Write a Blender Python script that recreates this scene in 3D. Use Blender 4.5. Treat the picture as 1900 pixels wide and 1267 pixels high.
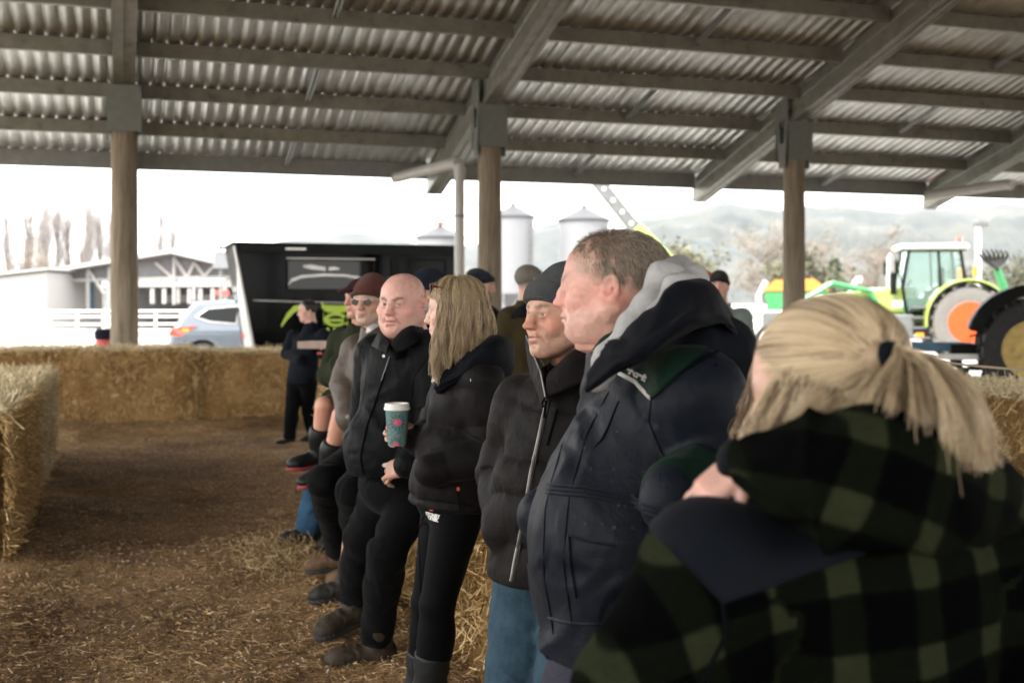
import bpy, bmesh, math, random
import numpy as np
from mathutils import Vector, Matrix
from mathutils.bvhtree import BVHTree

for _o in list(bpy.data.objects):
    bpy.data.objects.remove(_o)
SC = bpy.context.scene
COL = SC.collection
rnd = random.Random(7)
RS = np.random.RandomState(11)

# ------------------------------------------------------------------ camera, world, sun, exposure
TH = math.radians(18.1)
CT, ST = math.cos(TH), math.sin(TH)
EYE = 1.6
FPX = 2200.0
cam = bpy.data.cameras.new('camera')
camo = bpy.data.objects.new('camera', cam)
COL.objects.link(camo)
camo.location = (0, 0, EYE)
camo.rotation_euler = (math.radians(90), 0, -TH)
cam.sensor_width = 36.0
cam.lens = FPX / 1900 * 36.0
cam.shift_y = -0.036
cam.clip_start = 0.05
cam.clip_end = 20000
cam.dof.use_dof = True
cam.dof.focus_distance = 3.45
cam.dof.aperture_fstop = 3.6
SC.camera = camo

world = bpy.data.worlds.new('World')
SC.world = world
world.use_nodes = True
wn, wl = world.node_tree.nodes, world.node_tree.links
wn.clear()
w_out = wn.new('ShaderNodeOutputWorld')
w_bg = wn.new('ShaderNodeBackground')
w_sky = wn.new('ShaderNodeTexSky')
w_sky.sky_type = 'NISHITA'
w_sky.sun_disc = False
SUN_EL, SUN_AZ = math.radians(48), math.radians(-118)
w_sky.sun_elevation = SUN_EL
w_sky.sun_rotation = SUN_AZ
w_sky.air_density = 1.0
w_sky.dust_density = 4.0
w_mix = wn.new('ShaderNodeMixRGB')          # bright overcast veil over the clear sky
w_mix.inputs[0].default_value = 0.86
w_noise = wn.new('ShaderNodeTexNoise')
w_noise.inputs['Scale'].default_value = 2.2
w_noise.inputs['Detail'].default_value = 5
w_ramp = wn.new('ShaderNodeValToRGB')
w_ramp.color_ramp.elements[0].position = 0.3
w_ramp.color_ramp.elements[0].color = (8.9, 8.75, 8.6, 1)
w_ramp.color_ramp.elements[1].position = 0.75
w_ramp.color_ramp.elements[1].color = (10.6, 10.3, 9.9, 1)
w_tc = wn.new('ShaderNodeTexCoord')
wl.new(w_tc.outputs['Generated'], w_noise.inputs['Vector'])
wl.new(w_noise.outputs['Fac'], w_ramp.inputs[0])
wl.new(w_sky.outputs[0], w_mix.inputs[1])
wl.new(w_ramp.outputs[0], w_mix.inputs[2])
wl.new(w_mix.outputs[0], w_bg.inputs[0])
w_bg.inputs[1].default_value = 0.13
wl.new(w_bg.outputs[0], w_out.inputs[0])

sun = bpy.data.lights.new('sun', 'SUN')
sun.energy = 1.3
sun.angle = math.radians(14)
sun.color = (1.0, 0.94, 0.85)
suno = bpy.data.objects.new('sun', sun)
COL.objects.link(suno)
_sd = Vector((math.sin(SUN_AZ) * math.cos(SUN_EL), math.cos(SUN_AZ) * math.cos(SUN_EL), math.sin(SUN_EL)))
suno.rotation_euler = _sd.to_track_quat('Z', 'Y').to_euler()
suno.location = (-20, -20, 40)

SC.view_settings.view_transform = 'Standard'
SC.view_settings.look = 'None'
SC.view_settings.gamma = 1.0
SC.view_settings.exposure = 2.52
SC.view_settings.use_curve_mapping = False
SC.render.engine = 'CYCLES'
SC.cycles.use_denoising = True
SC.cycles.max_bounces = 7
SC.cycles.diffuse_bounces = 4
SC.cycles.glossy_bounces = 3
SC.cycles.transmission_bounces = 6
SC.cycles.transparent_max_bounces = 8
SC.cycles.volume_bounces = 0
SC.cycles.sample_clamp_indirect = 8.0
SC.cycles.caustics_reflective = False
SC.cycles.caustics_refractive = False

# ------------------------------------------------------------------ small helpers
def P(px, py, D):
    """the point seen at a photograph position, D metres in front of the camera"""
    X = (px - 950) / FPX * D
    return np.array((X * CT + D * ST, -X * ST + D * CT, EYE - (py - 565) / FPX * D))

def dirc(X, Y, Z=0.0):
    v = np.array((X * CT + Y * ST, -X * ST + Y * CT, Z))
    return v / np.linalg.norm(v)

def V3(*a):
    return np.array(a, float)

def nrm(v):
    v = np.asarray(v, float)
    return v / (np.linalg.norm(v) + 1e-12)

UP = V3(0, 0, 1)

def link(o, parent=None):
    COL.objects.link(o)
    if parent is not None:
        o.parent = parent
    return o

def tag(o, label=None, cat=None, group=None, kind=None):
    if label: o['label'] = label
    if cat: o['category'] = cat
    if group: o['group'] = group
    if kind: o['kind'] = kind
    return o

def thing(name, label, cat, loc=(0, 0, 0), rz=0.0, group=None):
    o = bpy.data.objects.new(name, None)
    o.empty_display_size = 0.1
    COL.objects.link(o)
    o.location = tuple(loc)
    o.rotation_euler = (0, 0, rz)
    return tag(o, label, cat, group)

def finish(name, me, mat, parent=None, smooth=True, world_coords=False, kind=None):
    if mat is not None:
        me.materials.append(mat)
    if world_coords and parent is not None:
        off = np.array(parent.location)
        p = parent.parent
        while p is not None:
            off = off + np.array(p.location); p = p.parent
        n = len(me.vertices)
        a = np.empty(n * 3, 'f4'); me.vertices.foreach_get('co', a)
        a = (a.reshape(-1, 3) - off.astype('f4')).ravel()
        me.vertices.foreach_set('co', a)
    if smooth and len(me.polygons):
        me.polygons.foreach_set('use_smooth', np.ones(len(me.polygons), bool))
    me.update()
    o = bpy.data.objects.new(name, me)
    link(o, parent)
    if kind: o['kind'] = kind
    return o

def mesh_np(name, V, F, col=None):
    V = np.asarray(V, 'f4'); F = np.asarray(F, 'i4')
    me = bpy.data.meshes.new(name)
    me.vertices.add(len(V)); me.vertices.foreach_set('co', V.ravel())
    k = F.shape[1]
    me.loops.add(F.size); me.loops.foreach_set('vertex_index', F.ravel())
    me.polygons.add(len(F))
    me.polygons.foreach_set('loop_start', np.arange(0, F.size, k, dtype='i4'))
    me.polygons.foreach_set('loop_total', np.full(len(F), k, 'i4'))
    me.update(calc_edges=True)
    if col is not None:
        ca = me.color_attributes.new('Col', 'FLOAT_COLOR', 'POINT')
        c4 = np.ones((len(V), 4), 'f4'); c4[:, :3] = col
        ca.data.foreach_set('color', c4.ravel())
    return me

class MB:
    """collects boxes, tubes and lathes into one mesh"""
    def __init__(s): s.v = []; s.f = []
    def add(s, vs, fs):
        b = len(s.v); s.v += [tuple(map(float, v)) for v in vs]; s.f += [tuple(i + b for i in f) for f in fs]
    def box(s, c, d, R=None, bev=0.0, taper=1.0):
        hx, hy, hz = d[0] / 2, d[1] / 2, d[2] / 2
        if bev > 0:
            vs = []; b = min(bev, hx * .9, hy * .9, hz * .9)
            bm = bmesh.new(); bmesh.ops.create_cube(bm, size=1)
            for v in bm.verts: v.co = Vector((v.co.x * 2 * hx, v.co.y * 2 * hy, v.co.z * 2 * hz))
            bmesh.ops.bevel(bm, geom=bm.edges[:], offset=b, segments=1, affect='EDGES')
            bm.verts.index_update()
            vs = [np.array(v.co) for v in bm.verts]; fs = [tuple(v.index for v in f.verts) for f in bm.faces]; bm.free()
        else:
            vs = [V3(x * hx * (taper if z > 0 else 1), y * hy * (taper if z > 0 else 1), z * hz) for z in (-1, 1) for y in (-1, 1) for x in (-1, 1)]
            fs = [(0, 2, 3, 1), (4, 5, 7, 6), (0, 1, 5, 4), (2, 6, 7, 3), (0, 4, 6, 2), (1, 3, 7, 5)]
        if R is not None: vs = [np.asarray(R) @ v for v in vs]
        s.add([v + np.asarray(c, float) for v in vs], fs)
    def tube(s, pts, r, n=8, cap=True, flat=None):
        pts = [np.asarray(p, float) for p in pts]
        m = len(pts); rs = r if hasattr(r, '__len__') else [r] * m
        ref = V3(0, 0, 1); vs = []; fs = []
        prev = None
        for i in range(m):
            t = nrm(pts[min(i + 1, m - 1)] - pts[max(i - 1, 0)])
            if prev is None:
                a = np.cross(t, ref)
                if np.linalg.norm(a) < .1: a = np.cross(t, V3(0, 1, 0))
                a = nrm(a)
            else:
                a = nrm(prev - t * np.dot(prev, t))
            prev = a; b = np.cross(t, a)
            for k in range(n):
                an = 2 * math.pi * k / n
                vs.append(pts[i] + rs[i] * (math.cos(an) * a + math.sin(an) * b * (flat or 1)))
        for i in range(m - 1):
            for k in range(n):
                k2 = (k + 1) % n
                fs.append((i * n + k, i * n + k2, (i + 1) * n + k2, (i + 1) * n + k))
        if cap:
            fs.append(tuple(range(n))[::-1]); fs.append(tuple((m - 1) * n + k for k in range(n)))
        s.add(vs, fs)
    def lathe(s, prof, n=24, c=(0, 0, 0), R=None, cap=True, a0=0.0, a1=2 * math.pi):
        full = abs(a1 - a0 - 2 * math.pi) < 1e-6
        nn = n if full else n + 1
        vs = []; fs = []
        for (r, z) in prof:
            for k in range(nn):
                an = a0 + (a1 - a0) * k / n
                v = V3(r * math.cos(an), r * math.sin(an), z)
                if R is not None: v = np.asarray(R) @ v
                vs.append(v + np.asarray(c, float))
        for i in range(len(prof) - 1):
            for k in range(n):
                k2 = (k + 1) % nn
                fs.append((i * nn + k, i * nn + k2, (i + 1) * nn + k2, (i + 1) * nn + k))
        if cap and full:
            if prof[0][0] > 1e-5: fs.append(tuple(range(n))[::-1])
            if prof[-1][0] > 1e-5: fs.append(tuple((len(prof) - 1) * nn + k for k in range(n)))
        s.add(vs, fs)
    def prism(s, poly, y0, y1, R=None, c=(0, 0, 0)):
        """polygon in local x,z extruded along local y"""
        n = len(poly)
        vs = [V3(x, y0, z) for x, z in poly] + [V3(x, y1, z) for x, z in poly]
        fs = [tuple(range(n)), tuple(range(n, 2 * n))[::-1]]
        for k in range(n):
            k2 = (k + 1) % n
            fs.append((k, k + n, k2 + n, k2))
        if R is not None: vs = [np.asarray(R) @ v for v in vs]
        s.add([v + np.asarray(c, float) for v in vs], fs)
    def build(s, name, mat, parent=None, smooth=False, bevel=0.0, world_coords=False, kind=None):
        me = bpy.data.meshes.new(name)
        me.from_pydata(s.v, [], s.f)
        bm = bmesh.new(); bm.from_mesh(me)
        bmesh.ops.recalc_face_normals(bm, faces=bm.faces)
        if bevel > 0:
            es = [e for e in bm.edges if len(e.link_faces) == 2 and e.calc_face_angle(0) > .6]
            bmesh.ops.bevel(bm, geom=es, offset=bevel, segments=2, affect='EDGES', clamp_overlap=True)
        bm.to_mesh(me); bm.free()
        o = finish(name, me, mat, parent, smooth=False, world_coords=world_coords, kind=kind)
        if smooth:
            me.polygons.foreach_set('use_smooth', np.ones(len(me.polygons), bool))
            try:
                me.set_sharp_from_angle(angle=math.radians(40))
            except Exception:
                pass
        return o

def rotz(a):
    c, s = math.cos(a), math.sin(a)
    return np.array(((c, -s, 0), (s, c, 0), (0, 0, 1.0)))

def basis(fwd, up=UP):
    """columns right, forward, up"""
    f = nrm(fwd); r = nrm(np.cross(f, up)); u = np.cross(r, f)
    return np.stack([r, f, u], 1)

# ------------------------------------------------------------------ materials
def newmat(name):
    m = bpy.data.materials.new(name); m.use_nodes = True
    nt = m.node_tree
    b = nt.nodes['Principled BSDF']
    return m, nt, b

def noise_node(nt, scale, detail=4, rough=.6, coord='Object', vscale=None, dist=0.0):
    tc = nt.nodes.new('ShaderNodeTexCoord')
    n = nt.nodes.new('ShaderNodeTexNoise')
    n.inputs['Scale'].default_value = scale
    n.inputs['Detail'].default_value = detail
    n.inputs['Roughness'].default_value = rough
    n.inputs['Distortion'].default_value = dist
    if vscale is not None:
        mp = nt.nodes.new('ShaderNodeMapping')
        mp.inputs['Scale'].default_value = vscale
        nt.links.new(tc.outputs[coord], mp.inputs['Vector'])
        nt.links.new(mp.outputs[0], n.inputs['Vector'])
    else:
        nt.links.new(tc.outputs[coord], n.inputs['Vector'])
    return n

def ramp(nt, src, stops):
    r = nt.nodes.new('ShaderNodeValToRGB')
    e = r.color_ramp.elements
    while len(e) > 1: e.remove(e[-1])
    e[0].position = stops[0][0]; e[0].color = (*stops[0][1], 1)
    for p, c in stops[1:]:
        x = e.new(p); x.color = (*c, 1)
    nt.links.new(src, r.inputs[0])
    return r

def add_bump(nt, b, src, strength, dist=.01):
    bp = nt.nodes.new('ShaderNodeBump')
    bp.inputs['Strength'].default_value = strength
    bp.inputs['Distance'].default_value = dist
    nt.links.new(src, bp.inputs['Height'])
    if b.inputs['Normal'].links:
        nt.links.new(b.inputs['Normal'].links[0].from_socket, bp.inputs['Normal'])
    nt.links.new(bp.outputs[0], b.inputs['Normal'])
    return bp

def mul(c, f): return tuple(min(1, x * f) for x in c)

def mat_plain(name, col, rough=.6, metal=0.0, var=.18, scale=8, bump=0.0, bscale=60, bdist=.004, spec=.5, coat=0.0, dirt=None, vscale=None):
    m, nt, b = newmat(name)
    n = noise_node(nt, scale, 5, .65, vscale=vscale)
    st = [(.3, mul(col, 1 - var)), (.7, mul(col, 1 + var))]
    if dirt: st = [(.28, dirt)] + [(.42, mul(col, 1 - var * .5)), (.75, mul(col, 1 + var))]
    r = ramp(nt, n.outputs['Fac'], st)
    nt.links.new(r.outputs[0], b.inputs['Base Color'])
    b.inputs['Roughness'].default_value = rough
    b.inputs['Metallic'].default_value = metal
    b.inputs['Specular IOR Level'].default_value = spec
    b.inputs['Coat Weight'].default_value = coat
    if bump > 0:
        n2 = noise_node(nt, bscale, 4, .6)
        add_bump(nt, b, n2.outputs['Fac'], bump, bdist)
    return m

def mat_vcol(name, rough=.55, sss=0.0, bump=.15, bscale=220, bdist=.001, spec=.4, var=.06):
    m, nt, b = newmat(name)
    a = nt.nodes.new('ShaderNodeAttribute'); a.attribute_name = 'Col'
    n = noise_node(nt, 55, 4, .7)
    mr = nt.nodes.new('ShaderNodeMapRange')
    mr.inputs['To Min'].default_value = 1 - var * 2; mr.inputs['To Max'].default_value = 1 + var * 2
    nt.links.new(n.outputs['Fac'], mr.inputs['Value'])
    mx = nt.nodes.new('ShaderNodeMixRGB'); mx.blend_type = 'MULTIPLY'; mx.inputs[0].default_value = 1
    nt.links.new(a.outputs['Color'], mx.inputs[1]); nt.links.new(mr.outputs[0], mx.inputs[2])
    nt.links.new(mx.outputs[0], b.inputs['Base Color'])
    b.inputs['Roughness'].default_value = rough
    b.inputs['Specular IOR Level'].default_value = spec
    if sss > 0:
        b.inputs['Subsurface Weight'].default_value = sss
        b.inputs['Subsurface Radius'].default_value = (.012, .005, .003)
        b.inputs['Subsurface Scale'].default_value = .6
    n2 = noise_node(nt, bscale, 3, .6)
    add_bump(nt, b, n2.outputs['Fac'], bump, bdist)
    return m

# ------------------------------------------------------------------ numpy value noise
_perm = np.random.RandomState(3).permutation(4096).astype('i8')
_val = np.random.RandomState(5).rand(4096).astype('f4') * 2 - 1
def vnoise(p):
    p = np.asarray(p, 'f4')
    i = np.floor(p).astype('i8'); f = p - i
    f = f * f * (3 - 2 * f)
    def hsh(a, b, c):
        return _val[_perm[(_perm[(_perm[a & 4095] + b) & 4095] + c) & 4095]]
    x, y, z = i[..., 0], i[..., 1], i[..., 2]
    r = 0
    for dx in (0, 1):
        wx = f[..., 0] if dx else 1 - f[..., 0]
        for dy in (0, 1):
            wy = f[..., 1] if dy else 1 - f[..., 1]
            for dz in (0, 1):
                wz = f[..., 2] if dz else 1 - f[..., 2]
                r = r + wx * wy * wz * hsh(x + dx, y + dy, z + dz)
    return r

def fbm(p, oct=3, lac=2.1, gain=.5):
    a = 1.0; s = 0; p = np.asarray(p, 'f4')
    for _ in range(oct):
        s = s + a * vnoise(p); p = p * lac + 17.3; a *= gain
    return s

# ------------------------------------------------------------------ signed distance fields -> meshes (bodies, clothes, boots)
def smin(a, b, k):
    if k <= 0: return np.minimum(a, b)
    h = np.clip(.5 + .5 * (b - a) / k, 0, 1)
    return b * (1 - h) + a * h - k * h * (1 - h)

class Fld:
    def __init__(s, lo, hi, h, src=None):
        if src is not None:
            s.h, s.lo, s.ax, s.n = src.h, src.lo, src.ax, src.n
        else:
            s.h = h
            s.lo = np.asarray(lo, float) - 3 * h
            s.n = np.ceil((np.asarray(hi, float) - s.lo) / h).astype(int) + 4
            s.ax = [(s.lo[i] + h * np.arange(s.n[i])).astype('f4') for i in range(3)]
        s.d = np.full(tuple(s.n), 1.0, 'f4')
    def like(s): return Fld(None, None, None, s)
    def win(s, lo, hi):
        sl = []
        for i in range(3):
            a = max(0, int((lo[i] - s.lo[i]) / s.h)); b = min(s.n[i], int((hi[i] - s.lo[i]) / s.h) + 2)
            if b <= a: return None
            sl.append(slice(a, b))
        X = s.ax[0][sl[0]][:, None, None]; Y = s.ax[1][sl[1]][None, :, None]; Z = s.ax[2][sl[2]][None, None, :]
        return tuple(sl), X, Y, Z
    def _ap(s, sl, d, k, op):
        if op > 0: s.d[sl] = smin(s.d[sl], d, k)
        else: s.d[sl] = -smin(-s.d[sl], d, k)
    def cone(s, a, b, ra, rb=None, k=.02, op=1):
        a = np.asarray(a, float); b = np.asarray(b, float)
        rb = ra if rb is None else rb
        m = max(ra, rb) + k + 3 * s.h
        w = s.win(np.minimum(a, b) - m, np.maximum(a, b) + m)
        if w is None: return s
        sl, X, Y, Z = w
        ba = (b - a); L2 = float(ba @ ba) + 1e-12
        t = np.clip(((X - a[0]) * ba[0] + (Y - a[1]) * ba[1] + (Z - a[2]) * ba[2]) / L2, 0, 1)
        d = np.sqrt((X - a[0] - t * ba[0]) ** 2 + (Y - a[1] - t * ba[1]) ** 2 + (Z - a[2] - t * ba[2]) ** 2) - (ra + (rb - ra) * t)
        s._ap(sl, d.astype('f4'), k, op); return s
    def chain(s, pts, rs, k=.02, op=1, k0=None):
        for i in range(len(pts) - 1):
            s.cone(pts[i], pts[i + 1], rs[i], rs[i + 1], (k0 if (k0 is not None and i == 0) else k), op)
        return s
    def ell(s, c, r, R=None, k=.02, op=1):
        c = np.asarray(c, float); r = np.asarray(r, float)
        m = (max(r) if R is not None else r) + k + 3 * s.h
        w = s.win(c - m, c + m)
        if w is None: return s
        sl, X, Y, Z = w
        X = X - c[0]; Y = Y - c[1]; Z = Z - c[2]
        if R is not None:
            R = np.asarray(R)
            X, Y, Z = (R[0, 0] * X + R[1, 0] * Y + R[2, 0] * Z, R[0, 1] * X + R[1, 1] * Y + R[2, 1] * Z, R[0, 2] * X + R[1, 2] * Y + R[2, 2] * Z)
        k0 = np.sqrt((X / r[0]) ** 2 + (Y / r[1]) ** 2 + (Z / r[2]) ** 2)
        k1 = np.sqrt((X / r[0] ** 2) ** 2 + (Y / r[1] ** 2) ** 2 + (Z / r[2] ** 2) ** 2) + 1e-9
        d = k0 * (k0 - 1) / k1
        s._ap(sl, d.astype('f4'), k, op); return s
    def sph(s, c, r, k=.02, op=1): return s.cone(c, c, r, r, k, op)
    def rbox(s, c, hd, R, rad=.02, k=.02, op=1):
        c = np.asarray(c, float); hd = np.asarray(hd, float)
        m = np.linalg.norm(hd) + k + 3 * s.h
        w = s.win(c - m, c + m)
        if w is None: return s
        sl, X, Y, Z = w
        X = X - c[0]; Y = Y - c[1]; Z = Z - c[2]
        if R is not None:
            R = np.asarray(R)
            X, Y, Z = (R[0, 0] * X + R[1, 0] * Y + R[2, 0] * Z, R[0, 1] * X + R[1, 1] * Y + R[2, 1] * Z, R[0, 2] * X + R[1, 2] * Y + R[2, 2] * Z)
        qx = np.abs(X) - hd[0] + rad; qy = np.abs(Y) - hd[1] + rad; qz = np.abs(Z) - hd[2] + rad
        d = np.sqrt(np.maximum(qx, 0) ** 2 + np.maximum(qy, 0) ** 2 + np.maximum(qz, 0) ** 2) + np.minimum(np.maximum(qx, np.maximum(qy, qz)), 0) - rad
        s._ap(sl, d.astype('f4'), k, op); return s
    def plane(s, p, n, k=.0):
        """keep the side the normal points away from"""
        n = nrm(n); p = np.asarray(p, float)
        X = s.ax[0][:, None, None]; Y = s.ax[1][None, :, None]; Z = s.ax[2][None, None, :]
        d = ((X - p[0]) * n[0] + (Y - p[1]) * n[1] + (Z - p[2]) * n[2]).astype('f4')
        s.d = -smin(-s.d, -d, k); return s
    def merge(s, o, k=.02): s.d = smin(s.d, o.d, k); return s
    def cut(s, o, k=.0): s.d = -smin(-s.d, o.d, k); return s
    def disp(s, fn, band=.07):
        idx = np.nonzero(np.abs(s.d) < band)
        p = np.stack([s.ax[i][idx[i]] for i in range(3)], 1)
        s.d[idx] -= fn(p).astype('f4'); return s
    def mesh(s):
        return surface_nets(s.d, s.lo, s.h)

def surface_nets(d, lo, h):
    ins = d < 0
    c = ins[:-1, :-1, :-1].astype('i1')
    tot = np.zeros_like(c)
    for dx in (0, 1):
        for dy in (0, 1):
            for dz in (0, 1):
                tot += ins[dx:ins.shape[0] - 1 + dx, dy:ins.shape[1] - 1 + dy, dz:ins.shape[2] - 1 + dz]
    act = (tot > 0) & (tot < 8)
    I = np.stack(np.nonzero(act), 1)
    vid = np.full(act.shape, -1, 'i4'); vid[act] = np.arange(len(I))
    cs = [(x, y, z) for x in (0, 1) for y in (0, 1) for z in (0, 1)]
    val = np.stack([d[I[:, 0] + x, I[:, 1] + y, I[:, 2] + z] for x, y, z in cs], 1)
    acc = np.zeros((len(I), 3)); cnt = np.zeros(len(I))
    for i in range(8):
        for j in range(i + 1, 8):
            df = [cs[j][k] - cs[i][k] for k in range(3)]
            if sum(map(abs, df)) != 1: continue
            a, b = val[:, i], val[:, j]
            m = (a < 0) != (b < 0)
            t = np.where(m, a / np.where(m, a - b, 1), 0)
            for k in range(3): acc[:, k] += np.where(m, cs[i][k] + t * df[k], 0)
            cnt += m
    Vt = lo + h * (I + acc / cnt[:, None])
    Fs = []
    for ax in range(3):
        sl0 = [slice(None)] * 3; sl1 = [slice(None)] * 3
        sl0[ax] = slice(0, -1); sl1[ax] = slice(1, None)
        a = ins[tuple(sl0)]; b = ins[tuple(sl1)]
        for flip, m in ((False, a & ~b), (True, ~a & b)):
            E = np.stack(np.nonzero(m), 1)
            o1, o2 = [(1, 2), (2, 0), (0, 1)][ax]
            ok = (E[:, o1] > 0) & (E[:, o2] > 0) & (E[:, o1] < act.shape[o1]) & (E[:, o2] < act.shape[o2])
            E = E[ok]
            def cell(d1, d2):
                q = E.copy(); q[:, o1] -= d1; q[:, o2] -= d2
                return vid[q[:, 0], q[:, 1], q[:, 2]]
            q = np.stack([cell(1, 1), cell(0, 1), cell(0, 0), cell(1, 0)], 1)
            if flip: q = q[:, ::-1]
            Fs.append(q)
    F = np.concatenate(Fs)
    F = F[(F >= 0).all(1)]
    return Vt, F

def join_vf(parts):
    Vs, Fs, Cs = [], [], []; b = 0
    for p in parts:
        v, f = p[0], p[1]
        Vs.append(v); Fs.append(f + b); b += len(v)
        Cs.append(p[2] if len(p) > 2 else np.ones((len(v), 3)))
    return np.concatenate(Vs), np.concatenate(Fs), np.concatenate(Cs)

def bvh_of(V, F):
    return BVHTree.FromPolygons([tuple(v) for v in V], [tuple(f) for f in F])

# hair as real curves
def hair_obj(name, strands, r_root, r_tip, mat, parent=None):
    """strands: array (n, k, 3) in world coordinates"""
    S = np.asarray(strands, 'f4'); n, k, _ = S.shape
    if parent is not None: S = S - np.array(parent.location, 'f4')
    hc = bpy.data.hair_curves.new(name)
    hc.add_curves([k] * n)
    hc.attributes['position'].data.foreach_set('vector', S.reshape(-1))
    ra = hc.attributes.get('radius') or hc.attributes.new('radius', 'FLOAT', 'POINT')
    rr = np.tile(np.linspace(r_root, r_tip, k), n).astype('f4')
    ra.data.foreach_set('value', rr)
    hc.materials.append(mat)
    o = bpy.data.objects.new(name, hc)
    return link(o, parent)

def mat_hair(name, cols, rough=.45):
    m, nt, b = newmat(name)
    hi = nt.nodes.new('ShaderNodeHairInfo')
    stops = [(i / max(1, len(cols) - 1), c) for i, c in enumerate(cols)]
    r = ramp(nt, hi.outputs['Random'], stops)
    nt.links.new(r.outputs[0], b.inputs['Base Color'])
    b.inputs['Roughness'].default_value = rough
    b.inputs['Specular IOR Level'].default_value = .35
    return m

def dup_tree(src, loc, rz, label=None, group=None):
    r = src.copy(); COL.objects.link(r); r.location = loc; r.rotation_euler = (0, 0, rz)
    if label: r['label'] = label
    if group: r['group'] = group
    for ch in list(src.children):
        c = ch.copy(); COL.objects.link(c); c.parent = r
        for g in ch.children:
            d = g.copy(); COL.objects.link(d); d.parent = c
    return r

def ribbon_straw(pts, dirs, lens, wid, bend=.15, seg=2, rs=RS):
    """thin straw blades as bent strips: arrays of base points and directions"""
    n = len(pts)
    pts = np.asarray(pts); dirs = np.asarray(dirs); lens = np.asarray(lens)[:, None]; wid = np.asarray(wid)[:, None]
    side = np.cross(dirs, rs.normal(size=(n, 3))); side /= (np.linalg.norm(side, axis=1)[:, None] + 1e-9)
    nb = np.cross(dirs, side)
    Vs = []
    bd = rs.normal(size=(n, 1)) * bend
    for i in range(seg + 1):
        t = i / seg
        c = pts + dirs * lens * t + nb * lens * bd * (t * t)
        Vs += [c - side * wid * .5, c + side * wid * .5]
    Vv = np.stack(Vs, 1).reshape(-1, 3)
    k = 2 * (seg + 1)
    base = np.arange(n)[:, None] * k
    F = np.concatenate([base + np.array([[2 * i, 2 * i + 1, 2 * i + 3, 2 * i + 2]]) for i in range(seg)], 0)
    return Vv, F
# ------------------------------------------------------------------ ground, hills, haze
def mat_ground():
    m, nt, b = newmat('yard_gravel')
    n1 = noise_node(nt, .25, 8, .65); n2 = noise_node(nt, 14, 6, .7)
    mx = nt.nodes.new('ShaderNodeMath'); mx.operation = 'ADD'; nt.links.new(n1.outputs['Fac'], mx.inputs[0]); nt.links.new(n2.outputs['Fac'], mx.inputs[1])
    r = ramp(nt, mx.outputs[0], [(.35, (.155, .125, .108)), (.55, (.185, .155, .138)), (.7, (.22, .19, .17))])
    nt.links.new(r.outputs[0], b.inputs['Base Color']); b.inputs['Roughness'].default_value = .95
    add_bump(nt, b, n2.outputs['Fac'], .4, .03)
    return m
mb = MB(); Rg = 7000
mb.add([(-Rg, -Rg, 0), (Rg, -Rg, 0), (Rg, Rg, 0), (-Rg, Rg, 0)], [(0, 1, 2, 3)])
tag(mb.build('ground', mat_ground()), kind='structure')

mb = MB(); mb.add([(-30, 19.5, .006), (60, 19.5, .006), (60, 33, .006), (-30, 33, .006)], [(0, 1, 2, 3)])
tag(mb.build('concrete_apron', mat_plain('pale_concrete', (.36, .35, .33), .85, var=.15, scale=.8)), kind='structure')
# trampled floor under the roof
def floor_h(u, v):
    p = np.stack([u, v, u * 0], -1)
    h = .030 + .020 * fbm(p * 1.1, 3) + .013 * fbm(p * 5.2 + 9, 3) + .006 * fbm(p * 16 + 3, 2)
    for (cu, cv, r, a) in ((.15, 10.6, .30, .05), (.62, 10.3, .32, .045), (-.2, 9.4, .35, .03), (.65, 7.6, .45, .05), (.5, 6.9, .3, .03)):
        h = h + a * np.exp(-((u - cu) ** 2 + (v - cv) ** 2) / (r * r))
    h = h + .05 * np.exp(-((u + .6) / .22) ** 2) * (v > 2) + .05 * np.exp(-((v - 16.2) / .3) ** 2) + .05 * np.exp(-((u - 1.25) / .25) ** 2) * (v < 9)
    return np.maximum(h, .008)
us = np.concatenate([np.arange(-9, -3, .3), np.arange(-3, 2.2, .03), np.arange(2.2, 46, .5)])
vs_ = np.concatenate([np.arange(-6, 2.5, .3), np.arange(2.5, 12, .03), np.arange(12, 17.5, .07), np.arange(17.5, 19.6, .3)])
U_, W_ = np.meshgrid(us, vs_, indexing='ij')
H_ = floor_h(U_.ravel(), W_.ravel())
nu, nv = len(us), len(vs_)
ii = (np.arange(nu - 1)[:, None] * nv + np.arange(nv - 1)[None, :]).ravel()
Fg = np.stack([ii, ii + nv, ii + nv + 1, ii + 1], 1)
m_, nt, b_ = newmat('trampled_dirt')
n1 = noise_node(nt, .9, 7, .65); n2 = noise_node(nt, 26, 7, .75); n3 = noise_node(nt, 110, 3, .7, vscale=(1, .35, 1), dist=2)
r1 = ramp(nt, n1.outputs['Fac'], [(.33, (.105, .060, .030)), (.5, (.265, .165, .085)), (.68, (.44, .29, .155))])
r2 = ramp(nt, n2.outputs['Fac'], [(.30, (.40, .37, .34)), (.5, (.9, .88, .84)), (.72, (1.5, 1.46, 1.38))])
mx = nt.nodes.new('ShaderNodeMixRGB'); mx.blend_type = 'MULTIPLY'; mx.inputs[0].default_value = 1
nt.links.new(r1.outputs[0], mx.inputs[1]); nt.links.new(r2.outputs[0], mx.inputs[2])
r3 = ramp(nt, n3.outputs['Fac'], [(.60, (0, 0, 0)), (.70, (1, 1, 1))])
mx2 = nt.nodes.new('ShaderNodeMixRGB'); mx2.inputs[2].default_value = (.27, .185, .095, 1)
m4 = nt.nodes.new('ShaderNodeMath'); m4.operation = 'MULTIPLY'; m4.inputs[1].default_value = .55
nt.links.new(r3.outputs[0], m4.inputs[0]); nt.links.new(m4.outputs[0], mx2.inputs[0]); nt.links.new(mx.outputs[0], mx2.inputs[1])
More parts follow.
